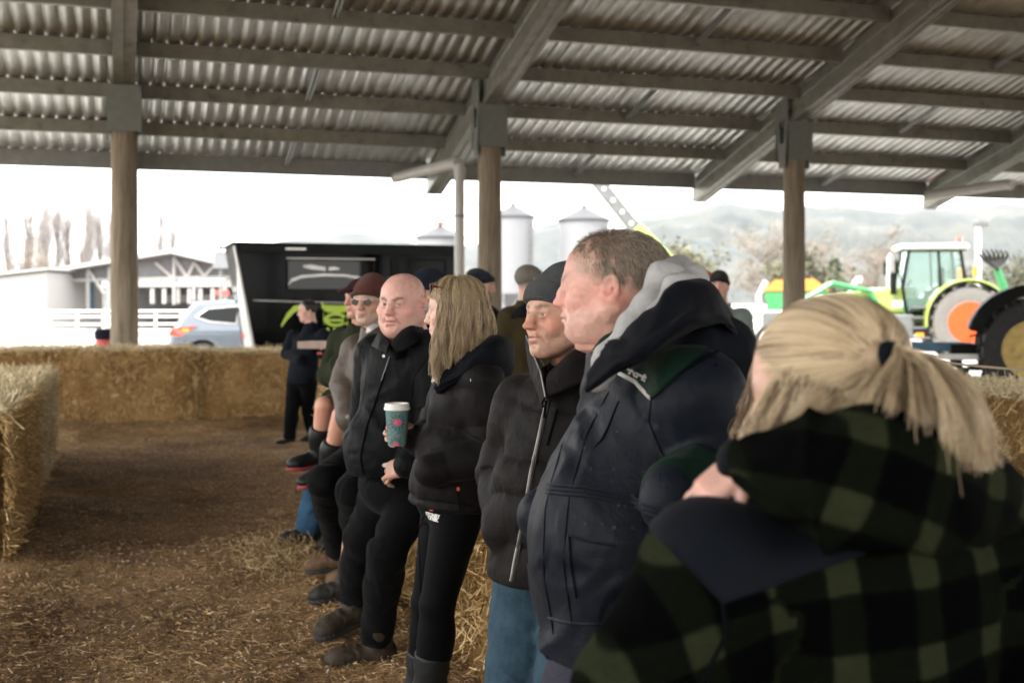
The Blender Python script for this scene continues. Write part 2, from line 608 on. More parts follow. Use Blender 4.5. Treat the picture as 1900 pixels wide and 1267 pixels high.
nt.links.new(mx2.outputs[0], b_.inputs['Base Color']); b_.inputs['Roughness'].default_value = .95; b_.inputs['Specular IOR Level'].default_value = .15
add_bump(nt, b_, n2.outputs['Fac'], .9, .03); add_bump(nt, b_, n3.outputs['Fac'], .4, .008)
o = finish('pen_floor', mesh_np('pen_floor', np.stack([U_.ravel(), W_.ravel(), H_], 1), Fg), m_)
tag(o, kind='structure')

# straw and chips lying on the floor
def mat_straw(name, stops, rough=.7):
    m, nt, b = newmat(name)
    g = nt.nodes.new('ShaderNodeNewGeometry')
    r = ramp(nt, g.outputs['Random Per Island'], stops)
    nt.links.new(r.outputs[0], b.inputs['Base Color']); b.inputs['Roughness'].default_value = rough
    b.inputs['Specular IOR Level'].default_value = .3
    return m
M_STRAW = mat_straw('straw', [(0, (.16, .10, .045)), (.35, (.30, .20, .095)), (.7, (.42, .30, .15)), (1, (.56, .44, .26))])
M_STRAWD = mat_straw('dull_straw', [(0, (.13, .070, .030)), (.4, (.29, .170, .072)), (.75, (.48, .31, .135)), (1, (.72, .56, .32))])
M_CHIP = mat_straw('chips', [(0, (.07, .038, .019)), (.5, (.21, .122, .058)), (.88, (.36, .23, .115)), (1, (.70, .62, .50))])
rs = np.random.RandomState(21)
def scatter(n, u0, u1, v0, v1, p=1.0):
    u = rs.uniform(u0, u1, n); v = v0 + (v1 - v0) * rs.rand(n) ** p
    return u, v
def lay(n, u, v, L, W, flat, mat, name, hop=.006):
    a = rs.uniform(0, 2 * math.pi, n)
    d = np.stack([np.cos(a), np.sin(a), rs.normal(size=n) * flat], 1); d /= np.linalg.norm(d, axis=1)[:, None]
    p = np.stack([u, v, floor_h(u, v) + hop * rs.rand(n) + .001], 1)
    V_, F_ = ribbon_straw(p - d * (L[:, None] * .5), d, L, W, .25, 2, rs)
    V_[:, 2] = np.maximum(V_[:, 2], floor_h(V_[:, 0], V_[:, 1]) * .9 + .001)
    o = finish(name, mesh_np(name, V_, F_), mat, smooth=False); return tag(o, kind='stuff')
n = 120000
u, v = scatter(n, -2.9, 1.5, 2.6, 16.2, 1.6)
dens = vnoise(np.stack([u * 1.3, v * .9, u * 0], 1)) + .7 * vnoise(np.stack([u * 4, v * 3, u * 0 + 5], 1))
edge = np.exp(-((u + .65) / .35) ** 2) + .8 * np.exp(-((v - 16.0) / .5) ** 2) + .9 * np.exp(-((u - 1.2) / .4) ** 2) + .9 * (v < 7.5) * np.clip((7.5 - v) / 3, 0, 1)
ok = rs.rand(n) < np.clip(.34 + .55 * dens + .75 * edge, .05, 1)
u, v = u[ok], v[ok]; k = len(u)
lay(k, u, v, .016 + .062 * rs.rand(k) ** 3, .0014 + .0016 * rs.rand(k), .16, M_STRAWD, 'loose_straw', .012)
n = 150000
u, v = scatter(n, -2.9, 1.5, 2.6, 14.5, 1.7)
lay(n, u, v, .006 + .013 * rs.rand(n), .002 + .004 * rs.rand(n), .35, M_CHIP, 'wood_chips', .006)
n = 7000
u, v = scatter(n, -2.4, 1.4, 3.0, 14, 1.3)
lay(n, u, v, .010 + .04 * rs.rand(n) ** 2, .002 + .004 * rs.rand(n), .25, M_STRAW, 'pale_straw', .02)
# a loose heap by the boots
n = 1300
u = .92 + rs.normal(size=n) * .16; v = 7.2 + rs.normal(size=n) * .24
hp = thing('straw_heap', 'loose heap of straw scuffed up by the boots of the leaning people', 'straw', (.88, 7.3, .03))
d = np.stack([rs.normal(size=n), rs.normal(size=n), np.abs(rs.normal(size=n)) * .6 + .05], 1); d /= np.linalg.norm(d, axis=1)[:, None]
zz = floor_h(u, v) + .10 * np.exp(-((u - .88) / .2) ** 2 - ((v - 7.3) / .25) ** 2) * rs.rand(n)
V_, F_ = ribbon_straw(np.stack([u, v, zz], 1), d, .03 + .07 * rs.rand(n), .002 + .002 * rs.rand(n), .4, 3, rs)
finish('strands', mesh_np('strands', V_, F_), M_STRAW, hp, smooth=False, world_coords=True, kind='stuff')

# ------------------------------------------------------------------ open shed
TAN = .287
def zpb(v): return 10.1 - TAN * v          # underside of the purlins, far slope
V_EAVE, V_RIDGE = 21.35, 8.0
BAY = 5.48
SL = math.atan(TAN); CS = math.cos(SL)
M_SHEET = None
m_, nt, b_ = newmat('galvanised_sheet')
n1 = noise_node(nt, 1.4, 6, .6, vscale=(1.6, .25, 1)); n2 = noise_node(nt, 5, 5, .7, vscale=(1, .4, 1))
mm = nt.nodes.new('ShaderNodeMath'); mm.operation = 'ADD'; nt.links.new(n1.outputs['Fac'], mm.inputs[0]); nt.links.new(n2.outputs['Fac'], mm.inputs[1])
hm = nt.nodes.new('ShaderNodeMath'); hm.operation = 'MULTIPLY'; hm.inputs[1].default_value = .5; nt.links.new(mm.outputs[0], hm.inputs[0])
r = ramp(nt, hm.outputs[0], [(.34, (.44, .435, .39)), (.5, (.62, .635, .605)), (.66, (.73, .755, .745))])
nt.links.new(r.outputs[0], b_.inputs['Base Color']); b_.inputs['Metallic'].default_value = .72; b_.inputs['Roughness'].default_value = .40
M_SHEET = m_
M_STEEL = mat_plain('galvanised_steel', (.215, .22, .185), .5, metal=.35, var=.22, scale=5, dirt=(.10, .092, .075))
M_STEELL = mat_plain('galvanised_bright', (.22, .235, .225), .5, metal=.35, var=.15, scale=5)
M_BRACKET = mat_plain('painted_bracket', (.15, .165, .145), .55, var=.12, scale=9)
M_PIPE = mat_plain('white_pvc', (.46, .46, .43), .45, var=.08)
m_, nt, b_ = newmat('timber_pole')
n1 = noise_node(nt, 3.2, 7, .65, vscale=(3, 3, .28), dist=.6); n2 = noise_node(nt, 30, 5, .7, vscale=(1, 1, .06))
mm = nt.nodes.new('ShaderNodeMath'); mm.operation = 'ADD'; nt.links.new(n1.outputs['Fac'], mm.inputs[0]); nt.links.new(n2.outputs['Fac'], mm.inputs[1])
hm = nt.nodes.new('ShaderNodeMath'); hm.operation = 'MULTIPLY'; hm.inputs[1].default_value = .5; nt.links.new(mm.outputs[0], hm.inputs[0])
r = ramp(nt, hm.outputs[0], [(.33, (.10, .078, .052)), (.48, (.20, .163, .113)), (.62, (.29, .25, .185))])
nt.links.new(r.outputs[0], b_.inputs['Base Color']); b_.inputs['Roughness'].default_value = .85
add_bump(nt, b_, n2.outputs['Fac'], .6, .01)
M_POLE = m_

shed = thing('open_shed', 'open-sided farm shed with timber pole posts and a ribbed steel roof', 'shed', (0, 17.9, 0))
UL, UR = -9.0, 38.4
# ribbed sheets, each its own object sharing one mesh
def sheet_mesh(v0, v1, near):
    w, rib = .80, .20
    prof = []
    for k in range(4):
        x0 = k * rib
        prof += [(x0, 0), (x0 + .075, 0), (x0 + .077, .003), (x0 + .150, 0), (x0 + .158, .032), (x0 + .190, .032)]
    prof += [(w, 0), (w + .02, -.0025)]
    prof[0] = (0, 0)
    nseg = 6
    Vv = []; Ff = []
    for i in range(nseg + 1):
        v = v0 + (v1 - v0) * i / nseg
        zb = (zpb(v) if not near else zpb(2 * V_RIDGE - v)) + .225
        for x, h in prof: Vv.append((x, v - 17.9, zb + h))
    n = len(prof)
    for i in range(nseg):
        for j in range(n - 1):
            Ff.append((i * n + j, i * n + j + 1, (i + 1) * n + j + 1, (i + 1) * n + j))
    return mesh_np('roof_sheet', Vv, Ff)
for near, a, b in ((False, V_RIDGE, V_EAVE + .42), (True, V_RIDGE, -5.6)):
    me = sheet_mesh(a, b, near); me.materials.append(M_SHEET)
    for k in range(int((UR - UL) / .8)):
        o = bpy.data.objects.new('roof_sheet', me); link(o, shed); o.location = (UL + k * .8, 0, 0)
# purlins
pv = [21.35, 20.1, 18.8, 17.5, 16.25, 15.0, 13.75, 12.5, 11.25, 10.0, 8.6]
def c_profile(h, w, t=.006, lip=.028):
    return [(0, 0), (w, 0), (w, lip), (w - t, lip), (w - t, t), (t, t), (t, h - t), (w - t, h - t), (w - t, h - lip), (w, h - lip), (w, h), (0, h)]
cols = [-5.48 + BAY * k for k in range(9)]
Rpu = np.array(((0, 1, 0), (1, 0, 0), (0, 0, 1.0)))      # prism: local x -> v, local y -> u
pur_me = None; eav_me = None
for vi, v in enumerate(pv):
    for k in range(-1, 8):
        u0 = cols[k] + .16 if k >= 0 else UL
        u1 = cols[k + 1] - .16 if k >= 0 else cols[0] - .16
        if u1 > UR: continue
        mb = MB(); eave = vi == 0
        prof = c_profile(.29 if eave else .215, .085)
        mb.prism(prof, u0, u1, Rpu, (0, v - .04 - 17.9, zpb(v) - (.06 if eave else 0)))
        # end cleats
        o = mb.build('eave_beam' if eave else 'purlin', M_STEELL if eave else M_STEEL, shed)  # eave beam gets the lighter steel: caught light put into its colour
    # near slope, only for shade
    if vi % 2 == 0:
        mb = MB(); mb.prism(c_profile(.215, .085), UL, UR, Rpu, (0, 2 * V_RIDGE - v - 17.9, zpb(v)))
        mb.build('purlin', M_STEEL, shed)
# short bridging pieces between purlins
for vi in (0, 2, 4, 6):
    va, vb = pv[vi] - .06, pv[vi + 1] + .06
    for k in range(-1, 7):
        uc = cols[k] + BAY / 2 if k >= 0 else cols[0] - BAY / 2
        if uc < UL: continue
        mb = MB()
        for s in (-1, 1): mb.tube([(uc + s * .03, va - 17.9, zpb(va) + .06), (uc + s * .03, vb - 17.9, zpb(vb) + .06)], .020, 4)
        mb.box((uc, (va + vb) / 2 - 17.9, (zpb(va) + zpb(vb)) / 2 + .085), (.085, (va - vb), .02), np.array(((1, 0, 0), (0, CS, -math.sin(-SL)), (0, math.sin(-SL), CS))))
        mb.build('bridging', M_STEELL, shed)
# rafters
for u in cols:
    if u > UR: continue
    def raf(v0, v1, near):
        mb = MB()
        zf = (lambda v: zpb(v)) if not near else (lambda v: zpb(2 * V_RIDGE - v))
        sec = [(-.15, -.30), (-.125, -.30), (-.125, -.288), (-.030, -.288), (-.030, -.30), (-.008, -.30), (-.008, -.27), (.008, -.27), (.008, -.30), (.030, -.30), (.030, -.288), (.125, -.288), (.125, -.30), (.15, -.30),
               (.15, -.20), (.138, -.185), (.138, -.02), (.15, -.005), (.15, .16), (-.15, .16), (-.15, -.005), (-.138, -.02), (-.138, -.185), (-.15, -.20)]
        n = len(sec)
        vs = [(u + x, v0 - 17.9, zf(v0) + z) for x, z in sec] + [(u + x, v1 - 17.9, zf(v1) + z) for x, z in sec]
        mb.add(vs, [tuple(range(n)), tuple(range(n, 2 * n))[::-1]] + [(k, k + n, (k + 1) % n + n, (k + 1) % n) for k in range(n)])
        mb.build('rafter', M_STEEL, shed)
    raf(V_RIDGE, V_EAVE + .12, False); raf(V_RIDGE - .001, -5.5, True)
    for pvv in (17.9, -1.9):
        mb = MB(); zt = 4.12
        mb.lathe([(.198, 0), (.196, .5), (.190, 2.2), (.182, zt)], 26, (u, pvv - 17.9, 0))
        post = mb.build('post', M_POLE, shed, smooth=True)
        if pvv < 0: continue
        zt0 = 4.06; ztop = zpb(17.7) - .305
        for s in (-1, 1):
            mb = MB(); mb.box((u, s * .215, (zt0 + ztop) / 2), (.46, .014, ztop - zt0)); mb.build('bracket_plate', M_BRACKET, post)
            mb = MB()
            x = u + s * .232
            poly = [(-.10, zt0 - .12), (.10, zt0 - .12), (.215, ztop + .10), (.215, ztop + .36), (-.215, ztop + .46), (-.215, ztop + .20)]
            hole = [(-.055, zt0 + .30), (.055, zt0 + .30), (.10, ztop + .02), (-.10, ztop + .06)]
            # plate with a slot: four strips round the slot
            def quad(a, b, c, d):
                vs = [V3(x + e * .006, q[0], q[1]) for e in (-1, 1) for q in (a, b, c, d)]
                mb.add(vs, [(0, 1, 2, 3), (7, 6, 5, 4), (0, 4, 5, 1), (1, 5, 6, 2), (2, 6, 7, 3), (3, 7, 4, 0)])
            quad(poly[0], poly[1], hole[1], hole[0]); quad(poly[1], (.2155, ztop + .36), hole[2], hole[1])
            quad(hole[3], hole[2], (.215, ztop + .361), (-.215, ztop + .461)); quad(poly[0], hole[0], hole[3], (-.2155, ztop + .46))
            mb.build('gusset', M_BRACKET, post)
            for by in (-.04, .04):
                for bz in (.06, .14, .22):
                    bb = MB(); bb.tube([V3(x, by, zt0 + bz), V3(x + s * .016, by, zt0 + bz)], .011, 6); bb.build('bolt', M_STEELL, post)
# gutter outlets and downpipes
for k, (u, dn) in enumerate(((5.05, 1), (16.0, 1))):
    mb = MB()
    zt = 3.62
    mb.tube([(u - .62, 2.3, 3.80), (u - .55, 2.25, 3.80), (u + .05, .75, 3.90), (u + .09, .62, 3.88)], .095, 12)
    mb.build('gutter_pipe', M_PIPE, shed, smooth=True)
    if k: continue
    mb = MB(); mb.tube([(u + .09, .55, .1), (u + .09, .55, 3.86)], .085, 14)
    mb.tube([(u + .09, .55, 3.70), (u + .09, .55, 3.80)], .098, 14)
    dp = mb.build('downpipe', M_PIPE, shed, smooth=True)
    for z in (1.2, 3.0):
        bb = MB(); bb.tube([(u + .09, .55, z), (u + .09, .55, z + .05)], .092, 14); bb.build('pipe_clip', M_STEELL, dp)

# ------------------------------------------------------------------ straw bales
m_, nt, b_ = newmat('bale_straw')
n1 = noise_node(nt, 2.2, 6, .6); n2 = noise_node(nt, 46, 6, .75, dist=2.5)
r1 = ramp(nt, n1.outputs['Fac'], [(.34, (.26, .150, .058)), (.52, (.43, .265, .108)), (.68, (.56, .38, .175))])
r2 = ramp(nt, n2.outputs['Fac'], [(.30, (.25, .22, .2)), (.5, (.8, .78, .75)), (.7, (1.35, 1.33, 1.3))])
mx = nt.nodes.new('ShaderNodeMixRGB'); mx.blend_type = 'MULTIPLY'; mx.inputs[0].default_value = 1
nt.links.new(r1.outputs[0], mx.inputs[1]); nt.links.new(r2.outputs[0], mx.inputs[2]); nt.links.new(mx.outputs[0], b_.inputs['Base Color'])
b_.inputs['Roughness'].default_value = .9; b_.inputs['Specular IOR Level'].default_value = .1
add_bump(nt, b_, n2.outputs['Fac'], 1.0, .03)
M_BALE = m_
M_TWINE = mat_plain('orange_twine', (.36, .17, .06), .8)
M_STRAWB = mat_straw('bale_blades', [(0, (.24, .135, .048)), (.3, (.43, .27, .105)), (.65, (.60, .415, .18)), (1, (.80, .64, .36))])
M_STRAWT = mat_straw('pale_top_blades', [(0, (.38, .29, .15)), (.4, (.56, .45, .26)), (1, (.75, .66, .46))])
def bale(label, c, d, rz=0.0, n=9000, faces=('x-', 'x+', 'y-', 'y+', 'z+'), group='straw bales round the pen', seed=1, lenk=1.0, endpale=()):
    """c: base centre, d: size along u, v, z"""
    rs = np.random.RandomState(seed)
    t = thing('straw_bale', label, 'straw bale', c, rz, group)
    h = .055
    bm = bmesh.new(); bmesh.ops.create_cube(bm, size=1)
    for v in bm.verts: v.co = Vector((v.co.x * d[0], v.co.y * d[1], (v.co.z + .5) * d[2]))
    cuts = int(max(d) / .07)
    bmesh.ops.subdivide_edges(bm, edges=bm.edges[:], cuts=26, use_grid_fill=True)
    P0 = np.array([v.co for v in bm.verts])
    # round the edges a little and bulge the faces between the strings
    q = np.abs(P0 - V3(0, 0, d[2] / 2)) / (np.array(d) / 2)
    nr = (P0 - V3(0, 0, d[2] / 2)) / (np.array(d) / 2)
    w = np.clip((np.sort(q, 1)[:, 1] - .86) / .14, 0, 1)
    inw = nr / (np.linalg.norm(nr, axis=1)[:, None])
    P1 = P0 - inw * (w ** 1.7 * .085)[:, None]
    lax = int(np.argmax(d[:2]))
    f6 = np.abs(np.sin(math.pi * 6 * (P0[:, 1 - lax] / d[1 - lax] + .5)))
    wob = fbm(P0 * 3.2 + seed * 11, 3) * .035 + fbm(P0 * 14 + seed, 2) * .016
    P1 = P1 + inw * wob[:, None]
    P1[:, 2] = np.where(P0[:, 2] < .02, .0, P1[:, 2])
    for v, p in zip(bm.verts, P1): v.co = Vector(p)
    me = bpy.data.meshes.new('block'); bm.to_mesh(me); bm.free()
    finish('block', me, M_BALE, t)
    la = lax; na = 4                      # twine round the bale
    for k in range(na):
        s_ = (k + .5) / na - .5
        o2 = 1 - la
        c1_, c2_ = d[la] / 2 - .012, d[2] - .012
        m2 = MB(); a_ = s_ * d[o2]
        lp = [(-c1_, .02), (-c1_, d[2] * .5), (-c1_ + .04, c2_ - .01), (0, c2_ + .006), (c1_ - .04, c2_ - .01), (c1_, d[2] * .5), (c1_, .02)]
        m2.tube([(p_, a_, z_) if la == 0 else (a_, p_, z_) for p_, z_ in lp], .004, 5); m2.build('twine', M_TWINE, t, smooth=True)
    ps, ds = [], []
    spec = {'x-': (0, -1), 'x+': (0, 1), 'y-': (1, -1), 'y+': (1, 1), 'z+': (2, 1)}
    area = sum((d[1] * d[2] if spec[f][0] == 0 else d[0] * d[2] if spec[f][0] == 1 else d[0] * d[1]) for f in faces)
    pp, pd = [], []
    for f in faces:
        ax, s = spec[f]
        a = d[1] * d[2] if ax == 0 else d[0] * d[2] if ax == 1 else d[0] * d[1]
        k = int(n * a / area)
        p = (rs.rand(k, 3) - .5) * np.array(d) * .985; p[:, 2] += d[2] / 2
        p[:, ax] = s * d[ax] / 2 + (d[2] / 2 if ax == 2 else 0)
        p += rs.normal(size=p.shape) * .012
        dr = rs.normal(size=(k, 3)) * .8; dr[:, ax] = s * np.abs(rs.normal(size=k)) * .45 + s * .12
        if ax != 2: dr[:, 2] -= .45
        dr /= np.linalg.norm(dr, axis=1)[:, None]
        p -= dr * .03
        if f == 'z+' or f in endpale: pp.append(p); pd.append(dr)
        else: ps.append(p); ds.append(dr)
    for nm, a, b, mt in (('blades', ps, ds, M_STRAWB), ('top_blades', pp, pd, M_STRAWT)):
        if not a: continue
        p = np.concatenate(a); dr = np.concatenate(b); k = len(p)
        V_, F_ = ribbon_straw(p, dr, (.05 + .075 * rs.rand(k) ** 1.5) * lenk, .0032 + .0024 * rs.rand(k), .35, 2, rs)
        ok = V_[:, 2] > -.02
        V_[:, 2] = np.maximum(V_[:, 2], .005)
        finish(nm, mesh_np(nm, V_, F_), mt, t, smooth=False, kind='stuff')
    return t
# the left arm of the pen
bale('long straw bale at the left edge, its near half cut off by the frame', (-1.26, 8.75, 0), (1.2, 2.46, .95), n=26000, faces=('x+', 'z+', 'y+'), seed=3)
bale('pale straw bale ending the left row, next to the far wall of bales', (-1.27, 11.45, 0), (1.2, 2.4, .96), n=16000, faces=('x+', 'z+', 'y-'), seed=4, endpale=('x+',))
# the far side
bale('far straw bale in the back row, just in front of the left timber post', (-.34, 16.9, 0), (2.50, 1.15, 1.0), n=13000, faces=('y-', 'z+', 'x+'), seed=5)
bale('far straw bale left of the coffee trailer woman, lower than its neighbour', (2.125, 17.0, 0), (2.44, 1.15, .945), n=12000, faces=('y-', 'z+', 'x-'), seed=6)
bale('far straw bale half hidden behind the left row at the frame edge', (-2.85, 16.95, 0), (2.5, 1.15, .99), n=7000, faces=('y-', 'z+'), seed=7)
# the row the people lean on
for k, (v, nn, lb) in enumerate(((7.62, 9000, 'straw bale at the far end of the leaning row, by the bare knee'), (5.15, 9000, 'straw bale behind the bald man'), (2.68, 16000, 'straw bale showing between the black leggings and the blue jeans'), (.21, 2500, 'straw bale behind the blonde woman in plaid'))):
    bale(lb, (1.99, v, 0), (1.2, 2.44, 1.0), n=nn, faces=('x-', 'z+', 'y+'), seed=10 + k, endpale=('y+',))
bale('straw bale at the right edge under the old tractor wheel', (5.98, 6.6, 0), (1.2, 2.4, 1.0), n=14000, faces=('x-', 'z+', 'y-'), seed=20)
# ------------------------------------------------------------------ clothing materials
def mat_cloth(name, col, rough=.75, weave=900, wstr=.25, var=.22, scale=7, sheen=.02, wr=0.0, wrs=30, dirt=None, dirt_amt=.6, spec=.07, fleck=None):
    m, nt, b = newmat(name)
    n = noise_node(nt, scale, 6, .65)
    r = ramp(nt, n.outputs['Fac'], [(.28, mul(col, 1 - var)), (.72, mul(col, 1 + var))])
    src = r.outputs[0]
    if dirt:
        nd = noise_node(nt, 9, 8, .72)
        rd = ramp(nt, nd.outputs['Fac'], [(dirt_amt, (0, 0, 0)), (dirt_amt + .10, (1, 1, 1))])
        mx = nt.nodes.new('ShaderNodeMixRGB')
        nt.links.new(rd.outputs[0], mx.inputs[0]); nt.links.new(src, mx.inputs[1]); mx.inputs[2].default_value = (*dirt, 1)
        src = mx.outputs[0]
    nt.links.new(src, b.inputs['Base Color'])
    b.inputs['Roughness'].default_value = rough
    b.inputs['Specular IOR Level'].default_value = spec
    b.inputs['Sheen Weight'].default_value = sheen
    b.inputs['Sheen Roughness'].default_value = .5
    if wr > 0:
        n3 = noise_node(nt, wrs, 5, .6, dist=1.2)
        add_bump(nt, b, n3.outputs['Fac'], wr, .012)
        n4 = noise_node(nt, wrs * .42, 3, .55, dist=.8, vscale=(1, 1, .62))
        try: n4.noise_type = 'RIDGED_MULTIFRACTAL'
        except Exception: pass
        add_bump(nt, b, n4.outputs['Fac'], min(1, wr * 1.7), .012)
    n2 = noise_node(nt, weave, 2, .5)
    add_bump(nt, b, n2.outputs['Fac'], wstr, .0008)
    return m

def mat_knit(name, col, scale=260, var=.2, bump=.9):
    m, nt, b = newmat(name)
    tc = nt.nodes.new('ShaderNodeTexCoord')
    wv = nt.nodes.new('ShaderNodeTexWave'); wv.wave_type = 'BANDS'; wv.bands_direction = 'DIAGONAL'
    wv.inputs['Scale'].default_value = scale / 2.2; wv.inputs['Distortion'].default_value = 1.0; wv.inputs['Detail'].default_value = 2
    nt.links.new(tc.outputs['Object'], wv.inputs['Vector'])
    n = noise_node(nt, 90, 4, .7)
    r = ramp(nt, n.outputs['Fac'], [(.3, mul(col, 1 - var)), (.7, mul(col, 1 + var))])
    mx = nt.nodes.new('ShaderNodeMixRGB'); mx.blend_type = 'MULTIPLY'; mx.inputs[0].default_value = .45
    nt.links.new(r.outputs[0], mx.inputs[1]); nt.links.new(wv.outputs[0], mx.inputs[2])
    nt.links.new(mx.outputs[0], b.inputs['Base Color'])
    b.inputs['Roughness'].default_value = .95; b.inputs['Specular IOR Level'].default_value = .15; b.inputs['Sheen Weight'].default_value = .08
    add_bump(nt, b, wv.outputs[0], bump, .002)
    add_bump(nt, b, n.outputs['Fac'], .5, .002)
    return m

def mat_plaid(name, bright, mid, dark, p=.105, rot=(0, 0, 0), cloth_coords=False):
    m, nt, b = newmat(name)
    mp = nt.nodes.new('ShaderNodeMapping'); mp.inputs['Rotation'].default_value = rot
    if cloth_coords:
        at_ = nt.nodes.new('ShaderNodeAttribute'); at_.attribute_name = 'Col'
        nt.links.new(at_.outputs['Vector'], mp.inputs['Vector'])
    else:
        tc = nt.nodes.new('ShaderNodeTexCoord'); nt.links.new(tc.outputs['Object'], mp.inputs['Vector'])
    nz = nt.nodes.new('ShaderNodeTexNoise'); nz.inputs['Scale'].default_value = 6
    nt.links.new(mp.outputs[0], nz.inputs['Vector'])
    va = nt.nodes.new('ShaderNodeVectorMath'); va.operation = 'MULTIPLY_ADD'
    va.inputs[1].default_value = (.03, .03, .03)
    nt.links.new(nz.outputs['Color'], va.inputs[0]); nt.links.new(mp.outputs[0], va.inputs[2])
    sp = nt.nodes.new('ShaderNodeSeparateXYZ'); nt.links.new(va.outputs[0], sp.inputs[0])
    def stripe(sock):
        a = nt.nodes.new('ShaderNodeMath'); a.operation = 'MULTIPLY'; a.inputs[1].default_value = 1 / (2 * p); nt.links.new(sock, a.inputs[0])
        f = nt.nodes.new('ShaderNodeMath'); f.operation = 'PINGPONG'; f.inputs[1].default_value = .5; nt.links.new(a.outputs[0], f.inputs[0])
        g = nt.nodes.new('ShaderNodeMapRange'); g.inputs['From Min'].default_value = .285; g.inputs['From Max'].default_value = .335
        nt.links.new(f.outputs[0], g.inputs['Value']); return g.outputs[0]
    sx, sz = stripe(sp.outputs[0]), stripe(sp.outputs[2])
    ad = nt.nodes.new('ShaderNodeMath'); ad.operation = 'ADD'; nt.links.new(sx, ad.inputs[0]); nt.links.new(sz, ad.inputs[1])
    hf = nt.nodes.new('ShaderNodeMath'); hf.operation = 'MULTIPLY'; hf.inputs[1].default_value = .5; nt.links.new(ad.outputs[0], hf.inputs[0])
    r = ramp(nt, hf.outputs[0], [(0, dark), (.5, mid), (1, bright)])
    n = noise_node(nt, 140, 4, .7)
    mx = nt.nodes.new('ShaderNodeMixRGB'); mx.blend_type = 'MULTIPLY'; mx.inputs[0].default_value = .6
    nt.links.new(r.outputs[0], mx.inputs[1]); nt.links.new(n.outputs['Fac'], mx.inputs[2])
    nt.links.new(mx.outputs[0], b.inputs['Base Color'])
    b.inputs['Roughness'].default_value = 1.0; b.inputs['Specular IOR Level'].default_value = .03
    add_bump(nt, b, n.outputs['Fac'], .8, .004)
    return m

M_NAVY = mat_cloth('navy_nylon', (.0044, .0066, .0112), rough=.55, weave=1100, var=.28, wr=.30, wrs=24, dirt=(.030, .025, .016), dirt_amt=.66, sheen=.02, spec=.11)
M_NAVYDARK = mat_cloth('navy_lining', (.0026, .0034, .0056), rough=.75, var=.2, wr=.2)
M_YOKE = mat_cloth('dark_green_nylon', (.0045, .017, .0105), rough=.55, var=.2, wr=.22, wrs=22)
M_HOODIE = mat_cloth('grey_marl_jersey', (.33, .33, .325), rough=.95, weave=420, wstr=.5, var=.14, scale=60, sheen=.02)
M_PUFF = mat_cloth('black_puffer', (.0078, .0068, .0063), rough=.62, var=.2, wr=.3, wrs=34, dirt=(.055, .045, .034), dirt_amt=.72, sheen=.02)
M_PUFFW = mat_cloth('brown_black_puffer', (.0066, .0055, .0057), rough=.6, var=.18, wr=.25, wrs=28, sheen=.02)
M_BLACKJ = mat_cloth('black_softshell', (.0030, .0037, .0042), rough=.6, weave=500, wstr=.5, var=.3, wr=.35, wrs=38, sheen=.02)
M_BLACKT = mat_cloth('black_twill', (.0024, .0027, .0030), rough=.85, weave=700, wstr=.4, var=.3, wr=.4, wrs=26)
M_LEGG = mat_cloth('black_leggings', (.0012, .0015, .0019), spec=.06, rough=.7, weave=1200, wstr=.15, var=.15, wr=.06, wrs=20, sheen=.02)
M_JEANS = mat_cloth('blue_denim', (.030, .056, .078), rough=.9, weave=800, wstr=.5, var=.35, scale=11, wr=.4, wrs=26)
M_JEANS2 = mat_cloth('pale_denim', (.17, .23, .28), rough=.9, weave=800, wstr=.5, var=.25, scale=11, wr=.3)
M_GREYT = mat_cloth('grey_work_trousers', (.030, .030, .042), rough=.9, weave=600, wstr=.5, var=.25, wr=.35, wrs=40)
M_OILSKIN = mat_cloth('brown_oilskin', (.055, .041, .029), rough=.6, var=.3, wr=.35, wrs=20, spec=.4)
M_OLIVE = mat_cloth('olive_wool', (.018, .021, .011), rough=.95, weave=380, wstr=.6, var=.25, wr=.25)
M_OLIVEB = mat_cloth('olive_brown_coat', (.040, .030, .013), rough=.9, var=.25, wr=.25)
M_SAGE = mat_cloth('grey_green_fleece', (.15, .19, .17), rough=.95, var=.15, wr=.2)
M_WHITESH = mat_cloth('white_shirt', (.55, .55, .56), rough=.9, var=.1)
M_RUBBER = mat_plain('black_rubber', (.008, .0088, .009), .5, var=.3, scale=14, bump=.1, dirt=(.03, .025, .018), spec=.25)
M_SOLE = mat_plain('boot_sole', (.012, .011, .010), .8)
M_LEATHER = mat_plain('muddy_leather', (.036, .027, .018), .7, var=.4, scale=16, bump=.4, bscale=90, dirt=(.060, .044, .029), spec=.2)
M_LEATHERB = mat_plain('tan_brown_leather', (.105, .062, .034), .65, var=.35, scale=14, bump=.4, bscale=90, dirt=(.060, .044, .029), spec=.2)
M_LEATHERK = mat_plain('dark_leather', (.022, .020, .017), .6, var=.4, scale=16, bump=.3, bscale=90, dirt=(.045, .034, .024), spec=.2)
M_REDSOLE = mat_plain('red_sole', (.24, .035, .03), .7)
M_SEAM = mat_plain('dark_seam', (.0024, .0028, .0036), .9, spec=.04)
M_ZIP = mat_plain('metal_zip', (.16, .155, .145), .5, metal=.5, var=.5, scale=420)
M_ZIPTAPE = mat_plain('zip_tape', (.012, .012, .012), .8)
M_WHITE = mat_plain('white_print', (.62, .62, .60), .8, var=.06)
M_RED = mat_plain('red_print', (.50, .075, .045), .7, var=.1)
M_PIPING = mat_plain('white_piping', (.55, .55, .53), .7, var=.1, scale=60)
M_KNITG = mat_knit('charcoal_knit', (.062, .067, .070))
M_KNITM = mat_knit('maroon_knit', (.105, .028, .022), scale=200)
M_KNITMB = mat_knit('maroon_band_knit', (.060, .032, .024), scale=200)
M_KNITN = mat_knit('navy_knit', (.010, .015, .026), scale=200)
M_KNITK = mat_knit('black_knit', (.016, .014, .014), scale=200)
M_CAPG = mat_cloth('grey_cap_cloth', (.16, .145, .125), rough=.95, var=.2)
